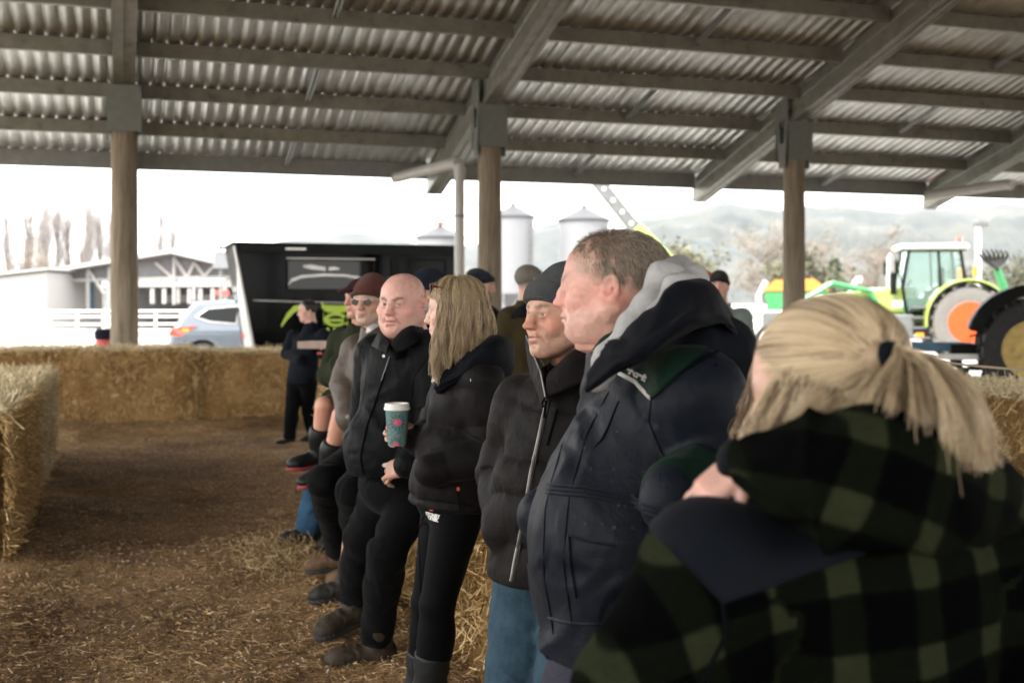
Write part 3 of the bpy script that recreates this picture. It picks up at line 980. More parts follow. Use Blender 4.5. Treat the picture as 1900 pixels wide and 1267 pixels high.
M_CAPN = mat_cloth('navy_cap_cloth', (.011, .014, .022), rough=.9, var=.2)
M_ORANGE = mat_knit('orange_knit', (.62, .16, .02), scale=150)
# ------------------------------------------------------------------ people
M_SKIN = mat_vcol('skin', rough=.46, sss=.10, bump=.55, bscale=330, bdist=.0016, var=.09)
M_EYE = mat_vcol('eyeball', rough=.12, bump=0, var=0, spec=.6)

def blob(col, P_, c, r, color, s):
    r = np.asarray(r, float) * np.ones(3)
    w = np.exp(-(((P_ - np.asarray(c)) / r) ** 2).sum(1)) * s
    w = np.clip(w, 0, 1)[:, None]
    return col * (1 - w) + np.asarray(color) * w

def make_head(neck, h=.004, fat=0.0, skin=(.46, .27, .19), ruddy=.5, nose=1.0, mouth=0.0, eye=.5, brow=(.10, .06, .04),
              browang=0.0, stub=None, stubs=0.0, jaw=1.0, scalp=None, hood=0.0, lips=(.38, .15, .12), neckr=.056, female=False,
              smile=0.0, wrinkle=0.0, beard=0.0, nosep=.8, lowface=1.0, ears=True, ruddycol=(.54, .17, .135)):
    """local frame: x right, y forward, z up, origin between the ears at eye height"""
    neck = np.asarray(neck, float)
    lo = np.minimum(V3(-.125, -.14, -.16), neck - .11); hi = np.maximum(V3(.125, .165, .145), neck + .11)
    lo[2] = max(lo[2], -.30)
    f = Fld(lo, hi, h)
    f.ell((0, -.012, .036), (.0755, .098, .081), k=0)
    f.ell((0, .030, .034), (.064, .060, .058), k=.03)
    f.ell((0, .028, -.034), (.0615 + .006 * fat, .064, .086), k=.03)
    jw = .052 * jaw + .012 * fat
    for s in (-1, 1):
        f.cone((s * jw, -.004, -.052), (s * .018, .066, -.099), .024 + .008 * fat, .019 + .004 * fat, k=.03)
        f.ell((s * (.045 + .004 * fat), .056, -.026), (.026 + .006 * fat, .026, .022 + .006 * fat), k=.022)
        f.cone((s * .010, .0890, .0165), (s * .047, .0725, .0175), .0105 if not female else .008, .009, k=.016)
        if fat > 0: f.ell((s * .045, .035, -.075), (.030, .038, .034), k=.03)
    f.ell((0, .074, -.101), (.022, .020, .018), k=.02)
    if fat > 0:
        f.ell((0, .022, -.112), (.055 * fat + .01, .048, .032), k=.03)
    for s in (-1, 1):
        f.sph((s * .032, .1085, .000), .0185, k=.014, op=-1)
    # nose
    n = nose; ty = .094 + .022 * nosep
    f.cone((0, .087, .008), (0, .5 * (.089 + ty) + .002, -.012), .0095, .0102 * n, k=.014)
    f.cone((0, .5 * (.089 + ty) + .002, -.012), (0, ty, -.032), .0102 * n, .0112 * n, k=.012)
    f.ell((0, ty + .001, -.0345), (.0118 * n, .0115 * n, .0098 * n), k=.008)
    for s in (-1, 1):
        f.ell((s * .0130 * n, ty - .009, -.0375), (.0082 * n, .0125, .0080 * n), k=.008)
        f.ell((s * .0062 * n, ty - .002, -.0460), (.0042, .006, .004), k=.003, op=-1)
    # mouth
    f.ell((0, .076, -.066), (.032, .0235, .030), k=.02)
    f.ell((0, .0985, -.0625), (.021, .0065, .0058), k=.006)
    f.ell((0, .0960, -.0735 - .004 * mouth), (.019, .0075, .0070), k=.006)
    up = .010 * smile
    for s in (-1, 1):
        f.cone((0, .1065, -.0680), (s * .0265, .0905, -.0680 + up), .0020 + .003 * mouth, .0016, k=.003, op=-1)
        # fold from nose to mouth corner
        f.cone((s * .021, .098, -.040), (s * .033, .083, -.072), .0022 + .002 * smile, .0018, k=.010, op=-1)
        if smile > 0: f.ell((s * .041, .066, -.044), (.016, .016, .018), k=.016)
    f.cone((-.012, .097, -.0865), (.012, .097, -.0865), .004, .004, k=.01, op=-1)
    # eyes: lids round the ball, a slit between them
    for s in (-1, 1):
        f.ell((s * .032, .0785, -.001), (.0172, .0155, .0135), k=.007)
        op_ = .0016 + .0058 * eye
        f.ell((s * .032, .094, -.002), (.0135, .012, op_), k=.003, op=-1)
        if wrinkle > 0:
            for q in range(3):
                f.cone((s * .054, .066, .003 - .006 * q), (s * .065, .050, .008 - .009 * q), .0008, .0006, k=.004, op=-1)
            f.cone((s * .018, .090, -.016), (s * .044, .078, -.019), .0010, .0008, k=.006, op=-1)
    if wrinkle > 0:
        for q in range(3):
            f.cone((-.035, .090, .040 + .011 * q), (.035, .090, .041 + .011 * q), .0008, .0008, k=.005, op=-1)
    if ears:
        for s in (-1, 1):
            Re = basis(nrm(V3(s * .55, .30, 0)), V3(0, -.22, 1))
            ec = V3(s * .0790, -.010, -.004)
            g = Fld(ec - .05, ec + .05, h)
            g.ell(ec, (.0185, .0085, .0325), R=Re, k=0)
            g.ell(ec + V3(s * .001, .003, -.022), (.010, .0075, .012), R=Re, k=.01)
            g.ell(ec + Re @ V3(-.001 * s, .0085, .004), (.0115, .0070, .0215), R=Re, k=.004, op=-1)
            g.ell(ec + Re @ V3(.004 * s, .000, .000), (.0045, .006, .014), R=Re, k=.005)
            g.ell(ec + Re @ V3(.006 * s, .004, -.004), (.0050, .010, .0070), R=Re, k=.004, op=-1)
            i0 = np.round((g.lo - f.lo) / h).astype(int)
            # resample by nearest cell
            sl_f, sl_g = [], []
            for a in range(3):
                st = i0[a]; n0 = max(0, st); n1 = min(f.n[a], st + g.n[a])
                sl_f.append(slice(n0, n1)); sl_g.append(slice(n0 - st, n1 - st))
            f.d[tuple(sl_f)] = smin(f.d[tuple(sl_f)], g.d[tuple(sl_g)], .006)
    # neck
    f.cone((0, -.022, -.045), neck * .55 + V3(0, -.02, -.05) * .45, neckr + .006 * fat, neckr + .010 * fat, k=.03)
    f.cone(neck * .55 + V3(0, -.02, -.05) * .45, neck, neckr + .010 * fat, neckr + .018 + .018 * fat, k=.03)
    if not female:
        f.ell(neck * .35 + V3(0, .030, -.085) * .65, (.013, .013, .018), k=.02)
    f.disp(lambda p: .0014 * fbm(p * 45, 2) + .0007 * fbm(p * 120, 2), .02)
    Vv, F = f.mesh()
    V0 = Vv.copy()
    col = np.tile(np.asarray(skin), (len(Vv), 1))
    rc = np.asarray(ruddycol)
    col = col * (1 + .10 * fbm(Vv * 40, 2)[:, None])
    mot = np.clip(fbm(Vv * 90 + 4, 2) * .5, 0, 1)[:, None] * .35 * ruddy
    col = col * (1 - mot) + rc * mot
    for s in (-1, 1):
        col = blob(col, Vv, (s * .048, .062, -.028), (.026, .04, .024), rc, .60 * ruddy)
        col = blob(col, Vv, (s * .082, -.010, -.004), (.014, .03, .045), rc, .55 * ruddy)
        col = blob(col, Vv, (s * .032, .09, -.016), (.018, .03, .008), np.asarray(skin) * (.62, .5, .5), .5)
        col = blob(col, Vv, (s * .032, .09, .009), (.018, .03, .006), np.asarray(skin) * (.75, .62, .58), .4)
    col = blob(col, Vv, (0, .115, -.034), (.018, .03, .018), rc, .6 * ruddy)
    col = blob(col, Vv, (0, .08, .05), (.06, .04, .03), rc, .15 * ruddy)
    col = blob(col, Vv, neck * .5, (.10, .10, .06), rc, .30 * ruddy)
    if stub is not None and stubs > 0:
        x, y, z = Vv.T
        w = np.clip((-.040 - z) / .02, 0, 1) * np.clip((y + .035) / .03, 0, 1) * np.clip((z + .135) / .02, 0, 1)
        wm = np.exp(-(((Vv - V3(0, .1, -.052)) / V3(.028, .03, .008)) ** 2).sum(1)) * .8
        w = np.maximum(w * (1 - np.exp(-(((Vv - V3(0, .1, -.068)) / V3(.024, .03, .010)) ** 2).sum(1))), wm)
        w = w * stubs * (.8 + .35 * vnoise(Vv * 150))
        w = np.clip(w, 0, 1)[:, None]
        col = col * (1 - w) + np.asarray(stub) * w
    col = blob(col, Vv, (0, .101, -.0625), (.022, .016, .0062), lips, .8)
    col = blob(col, Vv, (0, .099, -.0745 - .004 * mouth), (.020, .016, .0068), lips, .75)
    for s in (-1, 1):
        col = blob(col, Vv, (s * .0135, .103, -.0680 + up * .3), (.016, .012, .0024 + .002 * mouth), (.09, .03, .03), .9)
        ba = s * browang
        for q, zz in ((.018, .0185 - browang), (.030, .0225 - browang * .3), (.042, .0215)):
            col = blob(col, Vv, (s * q, .085, zz), (.0100, .03, .0052), brow, .95)
        col = blob(col, Vv, (s * .032, .094, .002 + .003 * eye), (.013, .02, .0022), (.05, .03, .025), .75)
    if scalp is not None:
        fn, sc, ss = scalp
        w = np.clip(fn(Vv), 0, 1)[:, None] * ss
        col = col * (1 - w) + np.asarray(sc) * w
    if lowface != 1.0: Vv[:, 2] = np.where(Vv[:, 2] < -.02, -.02 + (Vv[:, 2] + .02) * np.where(Vv[:, 2] > -.13, lowface, 1) , Vv[:, 2])
    return Vv, F, np.clip(col, .002, .9)

def eye_balls(look=(0, 1, 0), iris=(.10, .12, .13)):
    out = []
    mb = MB()
    n1, n2 = 14, 20
    look = nrm(look)
    for s in (-1, 1):
        c = V3(s * .032, .0790, -.002); r = .0128
        vs = []; fs = []; cs = []
        for i in range(n1 + 1):
            for j in range(n2):
                a = math.pi * i / n1; b = 2 * math.pi * j / n2
                d = V3(math.sin(a) * math.cos(b), math.cos(a), math.sin(a) * math.sin(b))
                vs.append(c + r * d)
                g = math.degrees(math.acos(max(-1, min(1, float(d @ look)))))
                cs.append((.01, .01, .01) if g < 12 else (iris if g < 29 else (.52, .47, .44)))
        for i in range(n1):
            for j in range(n2):
                j2 = (j + 1) % n2
                fs.append((i * n2 + j, i * n2 + j2, (i + 1) * n2 + j2, (i + 1) * n2 + j))
        out.append((np.array(vs), np.array(fs), np.array(cs)))
    return out

def make_hand(curl=(.5, .5, .5, .5), thumb=.5, spread=.12, side=1, sc=1.0, h=.004, thumb_across=.4, skin=(.42, .25, .18), ruddy=.5):
    """local: wrist at origin, y towards the fingers, z the back of the hand, x towards the thumb (times side)"""
    s = sc
    f = Fld(V3(-.10, -.06, -.12) * s, V3(.11, .21, .06) * s, h)
    R = np.eye(3)
    f.cone(V3(0, -.05, 0) * s, V3(0, .01, 0) * s, .027 * s, .026 * s, k=0)
    f.rbox(V3(0, .052, 0) * s, V3(.041, .050, .0145) * s, R, .013 * s, k=.02 * s)
    f.ell(V3(.022, .03, -.012) * s, V3(.018, .03, .014) * s, k=.012 * s)
    f.ell(V3(-.022, .035, -.010) * s, V3(.016, .032, .012) * s, k=.012 * s)
    base = [(.030, .098), (.010, .103), (-.011, .099), (-.031, .089)]
    L = [(.043, .026, .021), (.048, .030, .022), (.044, .028, .021), (.034, .021, .018)]
    rad = [.0092, .0096, .0090, .0080]
    for i in range(4):
        x, y = base[i]
        p = V3(x, y - .012, 0) * s
        az = spread * (1.5 - i) * .5
        ang = 0; pts = [p]; rs = [rad[i] * 1.08 * s]
        for q in range(3):
            ang += curl[i] * (1.25, 1.5, .9)[q]
            d = V3(math.sin(az) * math.cos(ang), math.cos(az) * math.cos(ang), -math.sin(ang))
            pts.append(pts[-1] + d * (L[i][q] + (.012 if q == 0 else 0)) * s); rs.append(rad[i] * (1.0, .93, .82)[q] * s)
        g = f.like().chain(pts, rs, k=.002 * s)
        for q in (1, 2): g.sph(pts[q], rs[q] * 1.09, k=.004 * s)
        f.merge(g, .005 * s)
    tp = [V3(.022, .020, -.008), V3(.048, .044, -.016)]
    a = thumb
    d1 = nrm(V3(.55 * (1 - thumb_across), .75, -.45 * a - .35 * thumb_across)); d2 = nrm(V3(.25 - .9 * thumb_across, .75, -.4 * a - .4 * thumb_across))
    tp.append(tp[-1] + d1 * .033); tp.append(tp[-1] + d2 * .027)
    g = f.like().chain([p * s for p in tp], [.0155 * s, .0125 * s, .0108 * s, .0092 * s], k=.004 * s)
    f.merge(g, .010 * s)
    Vv, F = f.mesh()
    col = np.tile(np.asarray(skin), (len(Vv), 1)) * (1 + .10 * fbm(Vv * 60, 2)[:, None])
    for x, y in base: col = blob(col, Vv, V3(x, y, .01) * s, .012 * s, (.48, .16, .12), .5 * ruddy)
    for i in range(4):
        pass
    if side < 0:
        Vv = Vv * V3(-1, 1, 1); F = F[:, ::-1]
    return Vv, F, np.clip(col, .002, .9)

def xform(vf, R, t, s=1.0):
    V_ = vf[0] @ (np.asarray(R).T * s) + np.asarray(t)
    return (V_,) + tuple(vf[1:])

def fold_noise(p, a, b, lam, amp, seed=0, ring=.085, k=2):
    """folds that run round a limb from a to b"""
    ax = nrm(b - a); e1 = nrm(np.cross(ax, V3(.3, .9, .2))); e2 = np.cross(ax, e1)
    q = p - a
    t = q @ ax; u = q @ e1; v = q @ e2
    t = t + .45 * u * math.sin(seed * 1.7 + 1) + .4 * v * math.cos(seed * 2.3)
    w = vnoise(np.stack([t / lam * .7 + seed, u / ring + 3.1, v / ring + seed], 1))
    n = vnoise(np.stack([t / lam + 1.2 * w + seed * 3.3, u / ring * .8, v / ring * .8 + 7], 1))
    return amp * (.5 - np.abs(n)) * 2 * .6 + amp * .5 * w

class Person:
    """joints: head, neck, chest, waist, pelvis, sh, el, wr, hip, kn, an as dict of 'L','R' world points"""
    def __init__(s, label, J, face, body, group=None, tilt=(0, 0, 1), hs=1.0, cat='person', hsc=(1, 1, 1)):
        base = V3(*((J['an']['L'] + J['an']['R']) / 2)); base[2] = 0
        s.root = thing('person', label, cat, base, 0, group)
        s.J = J; s.hs = hs
        s.Rh = basis(face, np.asarray(tilt, float)) @ np.diag(hsc); s.Rhi = np.linalg.inv(s.Rh); s.face = nrm(face)
        s.up = nrm(J['neck'] - J['pelvis']); s.fw = nrm(np.asarray(body) - s.up * float(np.dot(body, s.up)))
        s.rt = np.cross(s.fw, s.up); s.Rb = np.stack([s.rt, s.fw, s.up], 1)
        s.extra = []
    def hl(s, p):            # head local -> world
        return s.J['head'] + s.Rh @ (np.asarray(p, float) * s.hs)
    def bl(s, c, x, y, z):   # body local offset from a joint
        return s.J[c] + s.Rb @ V3(x, y, z)
    def body(s, hands=(), h=.004, hb=.014, limb=1.0, legs=True, **kw):
        J = s.J
        nl = s.Rhi @ (J['neck'] - J['head']) / s.hs
        hd = make_head(nl, h=h / s.hs, **kw)
        parts = [xform(hd, s.Rh, J['head'], s.hs)]
        pts = [J[k][q] for k in ('sh', 'el', 'wr', 'hip', 'kn', 'an') for q in 'LR'] + [J['neck'], J['pelvis']]
        lo = np.min(pts, 0) - .16; hi = np.max(pts, 0) + .16
        f = Fld(lo, hi, hb)
        f.ell(J['chest'], (.15 * limb, .10 * limb, .17), s.Rb, k=0)
        f.ell(J['waist'], (.135 * limb, .095 * limb, .15), s.Rb, k=.06)
        f.ell(J['pelvis'], (.15 * limb, .10 * limb, .11), s.Rb, k=.06)
        f.cone(J['chest'], J['neck'], .07, .055, k=.05)
        for q in 'LR':
            f.cone(J['chest'] * .4 + J['sh'][q] * .6, J['sh'][q], .06, .05, k=.04)
            f.chain([J['sh'][q], J['el'][q], J['wr'][q]], [.048 * limb, .038 * limb, .027], k=.015)
            f.chain([J['hip'][q], J['kn'][q], J['an'][q]], [.078 * limb, .052 * limb, .036], k=.02)
            kn, an = J['kn'][q], J['an'][q]
            back = nrm(np.cross(np.cross(an - kn, s.fw), an - kn)) * -.018
            f.ell(kn * .68 + an * .32 - s.fw * .014, (.048 * limb, .050 * limb, .11), basis(s.fw, kn - an), k=.03)
        Vv, F = f.mesh()
        c = np.tile(np.asarray(kw.get('skin', (.46, .27, .19))), (len(Vv), 1))
        c = blob(c, Vv, J['kn']['L'], .07, (.5, .16, .11), .4); c = blob(c, Vv, J['kn']['R'], .07, (.5, .16, .11), .4)
        parts.append((Vv, F, c))
        for hv in hands: parts.append(hv)
        v, fc, c = join_vf(parts)
        me = mesh_np('body', v, fc, c)
        s.body_o = finish('body', me, M_SKIN, s.root, world_coords=True)
        return s
    def eyes(s, look=(0, 1, 0), iris=(.10, .12, .13)):
        for e in eye_balls(look, iris):
            e = xform(e, s.Rh, s.J['head'], s.hs)
            finish('eye', mesh_np('eye', *e), M_EYE, s.root, world_coords=True)
    def hand(s, q, y, z, off=(0, 0, 0), **kw):
        """hand at wrist q with finger direction y and back-of-hand direction z"""
        y = nrm(y); z = nrm(np.asarray(z) - y * float(np.dot(z, y))); x = np.cross(y, z)
        # right hand: thumb is to the left when seen from the back with the fingers up, so x(thumb) = -x for the right hand
        sd = -1 if q == 'R' else 1
        vf = make_hand(side=sd, **kw)
        return xform(vf, np.stack([x, y, z], 1), s.J['wr'][q] + np.asarray(off))
    def add(s, name, vf, mat, label=None, parent=None, col=None):
        me = mesh_np(name, vf[0], vf[1], col if col is not None else (vf[2] if len(vf) > 2 else None))
        o = finish(name, me, mat, parent or s.root, world_coords=True)
        if label: o['label'] = label
        return o
    # ---- garments
    def jacket(s, name, mat, h=.008, pel=(.18, .14, .14), bel=(.18, .14, .16), che=(.19, .13, .18), bel_f=0.0, arm=(.082, .066, .052),
               hem=None, hem_n=None, e=0.0, fold=.008, puff=0.0, puff_p=.085, seed=0, hand_in=(), shr=.085, lam=.05, neck_r=.085, armfold=1.0, lower=None, top_cut=None, post=None, cuff=.0, torso_fold=1.0, cloth_coords=False):
        J = s.J
        pts = [J[k][q] for k in ('sh', 'el', 'wr') for q in 'LR'] + [J['neck'], J['pelvis'], s.bl('waist', 0, bel[1] + bel_f, 0), s.bl('waist', 0, -bel[1], 0), s.bl('chest', .2, 0, 0), s.bl('chest', -.2, 0, 0)]
        lo = np.min(pts, 0) - .14; hi = np.max(pts, 0) + .14
        if hem is not None: lo[2] = max(lo[2], hem - .05)
        f = Fld(lo, hi, h)
        f.ell(J['pelvis'], V3(*pel) + e, s.Rb, k=0)
        f.ell(s.bl('waist', 0, bel_f, 0), V3(*bel) + e, s.Rb, k=.08)
        f.ell(J['chest'], V3(*che) + e, s.Rb, k=.08)
        f.cone(J['chest'] + s.up * .06, J['neck'] + s.up * .01, .10 + e, neck_r, k=.06)
        if lower is not None: f.ell(J['pelvis'] + s.up * lower[3], V3(*lower[:3]), s.Rb, k=.06)
        for q in 'LR':
            f.cone(J['chest'] * .55 + J['sh'][q] * .45 + s.up * .03, J['sh'][q], shr + e, shr + e - .004, k=.05)
        c0 = J['pelvis']
        zc = s.up
        if puff > 0:
            def tp(p):
                z = ((p - c0) @ zc) / puff_p + .25 * vnoise(p * 5 + seed)
                w = np.abs(np.sin(math.pi * z)) ** .55
                return puff * (w - .7) + fold * .6 * (fbm(p * 16 + seed, 2)) + fold * .35 * fbm(p * V3(45, 45, 18) + seed, 2) * (w < .75)
        else:
            def tp(p):
                q = p - c0
                z = q @ zc; x = q @ s.rt; y = q @ s.fw
                w = vnoise(np.stack([x * 4, y * 4, z * 4 + seed], 1))
                n = vnoise(np.stack([z / lam * .5 + x * 6 * np.sign(w) + 1.6 * w, x * 5, y * 5 + seed], 1))
                n2 = vnoise(np.stack([z / lam * 1.1 + 2.3 * w, x * 11 + 3 * w, y * 11 + seed], 1))
                return torso_fold * fold * ((.5 - np.abs(n)) * 1.2 + .45 * (.5 - np.abs(n2)) + .5 * w)
        f.disp(tp)
        for q in 'LR':
            g = f.like()
            a, b, c = J['sh'][q], J['el'][q], J['wr'][q]
            g.cone(a, b, arm[0] + e, arm[1] + e, k=0); g.cone(b, c, arm[1] + e, arm[2] + e, k=.02)
            if cuff > 0: g.cone(c - nrm(c - b) * .02, c + nrm(c - b) * .012, arm[2] + e + cuff, arm[2] + e + cuff * .6, k=.008)
            la, lb = np.linalg.norm(b - a), np.linalg.norm(c - b)
            def ap(p, a=a, b=b, c=c, q=q):
                da = np.linalg.norm(p - b, axis=1)
                up_ = np.linalg.norm(p - a, axis=1) < np.linalg.norm(p - c, axis=1)
                wgt = .45 + 1.0 * np.exp(-(da / .10) ** 2)
                sd = seed + (3 if q == 'L' else 9)
                n = np.where(up_, fold_noise(p, a, b, lam, fold, sd), fold_noise(p, b, c, lam * .9, fold, sd + 5)) * wgt * armfold
                if puff > 0:
                    t = np.where(up_, (p - a) @ nrm(b - a), (p - b) @ nrm(c - b) + la)
                    w = np.abs(np.sin(math.pi * t / puff_p)) ** .55
                    n = n + puff * .8 * (w - .7)
                return n
            g.disp(ap)
            f.merge(g, .030)
        if hem is not None:
            n_ = V3(0, 0, -1) if hem_n is None else np.asarray(hem_n)
            f.plane(V3(J['pelvis'][0], J['pelvis'][1], hem), n_, k=.012)
        if top_cut is not None: f.plane(top_cut[0], top_cut[1], k=.012)
        # neck opening
        f.cone(J['neck'] - s.up * .02, J['neck'] + s.up * .12, neck_r - .02, neck_r - .008, k=.012, op=-1)
        if post: post(f)
        vf = f.mesh()
        cc_ = None
        if cloth_coords:                       # pattern follows the body and each sleeve
            p = vf[0]; q = p - J['pelvis']
            cc_ = np.stack([q @ s.rt, q @ s.fw, q @ s.up], 1)
            for k in 'LR':
                a, b = J['sh'][k], J['el'][k]
                ax = nrm(b - a); lat = nrm(np.cross(ax, s.fw))
                r_ = p - a; tt_ = r_ @ ax; dist = np.linalg.norm(r_ - np.clip(tt_, 0, np.linalg.norm(b - a))[:, None] * ax, axis=1)
                sel = (dist < arm[0] + e + .035) & (tt_ > -.01)
                w2 = np.stack([(r_ @ lat) * .75 + tt_ * .66, tt_ * 0, -tt_ * .75 + (r_ @ lat) * .66], 1)
                cc_[sel] = w2[sel]
        o = s.add(name, vf, mat, col=cc_)
        s.jk = (o, vf, bvh_of(*vf))
        return o
    def trousers(s, name, mat, h=.010, hip=(.175, .13, .13), r=(.105, .078, .066), fold=.007, seed=1, top=None, ends=None, fatk=1.0, lam=.06, foldbot=1.0, shorts=None, up=0.0):
        J = s.J
        pts = [J[k][q] for k in ('hip', 'kn', 'an') for q in 'LR'] + [J['pelvis']]
        f = Fld(np.min(pts, 0) - .17, np.max(pts, 0) + .17, h)
        f.ell(J['pelvis'], hip, s.Rb, k=0)
        for q in 'LR':
            g = f.like()
            a, b, c = J['hip'][q], J['kn'][q], J['an'][q]
            g.cone(a, b, r[0], r[1], k=0)
            if shorts is None: g.cone(b, c, r[1], r[2], k=.02)
            if shorts is None: g.ell(b * .7 + c * .3 - s.fw * .012, (r[1] * .98, r[1] * 1.0, .12), basis(s.fw, b - c), k=.03)
            def lp(p, a=a, b=b, c=c, q=q):
                da = np.linalg.norm(p - b, axis=1); dc = np.linalg.norm(p - c, axis=1); dh = np.linalg.norm(p - a, axis=1)
                up_ = np.linalg.norm(p - a, axis=1) < np.linalg.norm(p - c, axis=1)
                wgt = .35 + .9 * np.exp(-(da / .12) ** 2) + foldbot * 1.2 * np.exp(-(dc / .14) ** 2) + .6 * np.exp(-(dh / .14) ** 2)
                return np.where(up_, fold_noise(p, a, b, lam, fold, seed + (2 if q == 'L' else 5)), fold_noise(p, b, c, lam, fold, seed + 8)) * wgt
            g.disp(lp)
            cd = nrm(c - b)
            if shorts is None: g.plane(c + cd * (.01 - up), cd, k=.008)
            else: g.plane(a + (b - a) * shorts, nrm(b - a), k=.008)
            f.merge(g, .02)
        if top is not None: f.plane((0, 0, top), (0, 0, 1), k=.01)
        vf = f.mesh()
        o = s.add(name, vf, mat)
        s.tr = (o, vf, bvh_of(*vf))
        return o
    def boot(s, q, mat, sole_mat, toe=None, shaft=.12, kind='boot', h=.006, scale=1.0, pitch=0.0):
        """foot from the ankle joint; toe = direction of the foot"""
        an = s.J['an'][q]; d = np.asarray(toe if toe is not None else s.fw, float)
        d = nrm(V3(d[0], d[1], d[2] + math.tan(pitch)))
        R = basis(d, UP)
        L = lambda x, y, z: an + R @ (V3(x, y, z) * scale)
        f = Fld(np.min([L(-.1, -.15, -.16), L(.1, .25, -.16), L(0, 0, shaft + .05)], 0) - .1, np.max([L(-.1, -.15, .1), L(.1, .25, .1), L(0, 0, shaft + .1)], 0) + .1, h)
        f.ell(L(0, -.035, -.045), V3(.040, .052, .048) * scale, R, k=0)
        f.ell(L(0, .06, -.050), V3(.046, .095, .042) * scale, R, k=.03)
        f.ell(L(.004, .135, -.062), V3(.049, .062, .034) * scale, R, k=.03)
        kn = s.J['kn'][q]; ax = nrm(kn - an)
        if kind == 'gumboot':
            f.cone(L(0, -.012, -.02), an + ax * .10, .056 * scale, .060 * scale, k=.03)
            f.cone(an + ax * .10, an + ax * (shaft + .30), .060 * scale, .078 * scale, k=.03)
            f.disp(lambda p: fold_noise(p, an, kn, .05, .004, 3))
            f.plane(an + ax * shaft, ax, k=.004)
        else:
            f.cone(L(0, -.012, -.02), an + ax * (shaft + .06), .052 * scale, .056 * scale, k=.03)
            def bd(p):
                q = (p - an) @ R / scale
                crease = .0022 * np.sin(q[:, 1] * 130 + 9 * vnoise(q * 22)) * np.exp(-((q[:, 1] - .085) / .035) ** 2) * (q[:, 2] > -.07)
                cap_ = .0025 * (q[:, 1] > .128); heel = .002 * (q[:, 1] < -.02)
                welt = .004 * np.exp(-((q[:, 2] + .078) / .006) ** 2)
                return .003 * fbm(p * 30, 2) - crease + cap_ + heel + welt
            f.disp(bd)
            f.plane(an + ax * shaft, ax, k=.006)
        f.plane(L(0, 0, -.088), -R[:, 2], k=.012)
        o = s.add('gumboot' if kind == 'gumboot' else 'boot', f.mesh(), mat)
        g = Fld(np.min([L(-.1, -.12, -.12), L(.1, .25, -.12)], 0) - .08, np.max([L(-.1, -.12, -.06), L(.1, .25, -.06)], 0) + .08, h)
        g.ell(L(0, -.035, -.09), V3(.043, .056, .06) * scale, R, k=0)
        g.ell(L(0, .06, -.09), V3(.049, .10, .06) * scale, R, k=.03)
        g.ell(L(.004, .135, -.09), V3(.052, .066, .06) * scale, R, k=.03)
        g.plane(L(0, 0, -.080), R[:, 2], k=.004); g.plane(L(0, 0, -.106), -R[:, 2], k=.004)
        g.rbox(L(0, .045, -.112), V3(.08, .030, .012) * scale, R, .006, k=.004, op=-1)
        g.disp(lambda p: .0010 * np.sign(np.sin((p - an) @ R[:, 1] * 330 / scale)) * (np.abs((p - an) @ R[:, 0]) > .03 * scale), .02)
        s.add('sole', g.mesh(), sole_mat, parent=o)
        return o
    # ---- things on the head
    def beanie(s, mat, front=.040, back=-.030, cuff=.05, name='beanie', top=1.0, h=.005, cuff_mat=None, slouch=(0, 0)):
        lo = V3(-.13, -.17, -.09); hi = V3(.13, .14, .20)
        f = Fld(lo, hi, h)
        f.ell((0, -.012, .036), (.0835, .106, .090 * top), k=0)
        f.ell((0, -.035 + slouch[0], .075 + slouch[1]), (.066, .074, .062 * top), k=.05)
        f.ell((0, .030, .034), (.072, .066, .062), k=.03)
        a = V3(0, .1, front); b = V3(0, -.11, back)
        n = nrm(np.cross(V3(1, 0, 0), a - b)); n = n if n[2] > 0 else -n
        f.disp(lambda p: .0015 * fbm(p * 25, 2))
        g = f.like(); g.d = f.d - .010
        f.plane(a, -n, k=.004)
        o = s.add(name, xform(f.mesh(), s.Rh, s.J['head'], s.hs), mat)
        if cuff > 0:
            g.plane(a - n * .002, -n, k=.006); g.plane(a + n * cuff, n, k=.003)
            s.add('cuff', xform(g.mesh(), s.Rh, s.J['head'], s.hs), cuff_mat or mat, parent=o)
        return o
    def cap(s, mat, name='cap', h=.006):
        f = Fld(V3(-.13, -.15, -.05), V3(.13, .22, .17), h)
        f.ell((0, -.012, .038), (.082, .104, .088), k=0)
        f.ell((0, .030, .034), (.071, .066, .062), k=.03)
        f.plane((0, .1, .045), nrm(V3(0, .35, -1)), k=.004)
        g = f.like(); g.ell((0, .085, .052), (.072, .085, .016), basis(nrm(V3(0, 1, -.22)), UP), k=0)
        g.plane((0, .06, 0), (0, -1, 0))
        f.merge(g, .01)
        return s.add(name, xform(f.mesh(), s.Rh, s.J['head'], s.hs), mat)
    # ---- details laid on the jacket
    def on(s, p, d, bv=None, off=0.0):
        d = nrm(d)
        loc, n, i, dist = (bv or s.jk[2]).ray_cast(Vector(p), Vector(d))
        if loc is None:
            loc, n, i, dist = (bv or s.jk[2]).find_nearest(Vector(p))
        n = np.array(n)
        if n @ d > 0: n = -n
        return np.array(loc) + n * off, n
    def seam(s, name, pts, d, r, mat, off=0.0, n=40, bv=None, flat=None, parent=None, label=None):
        pts = np.asarray(pts, float)
        seg = np.r_[0, np.cumsum(np.linalg.norm(np.diff(pts, axis=0), axis=1))]
        t = np.linspace(0, seg[-1], n)
        q = np.stack([np.interp(t, seg, pts[:, i]) for i in range(3)], 1)
        w = [s.on(p, d, bv, off)[0] for p in q]
        w = np.array(w)
        for _ in range(2): w[1:-1] = (w[:-2] + 2 * w[1:-1] + w[2:]) / 4
        mb = MB(); mb.tube(w, r, 6, flat=flat)
        o = mb.build(name, mat, parent or s.root, smooth=True, world_coords=True)
        if label: o['label'] = label
        return o
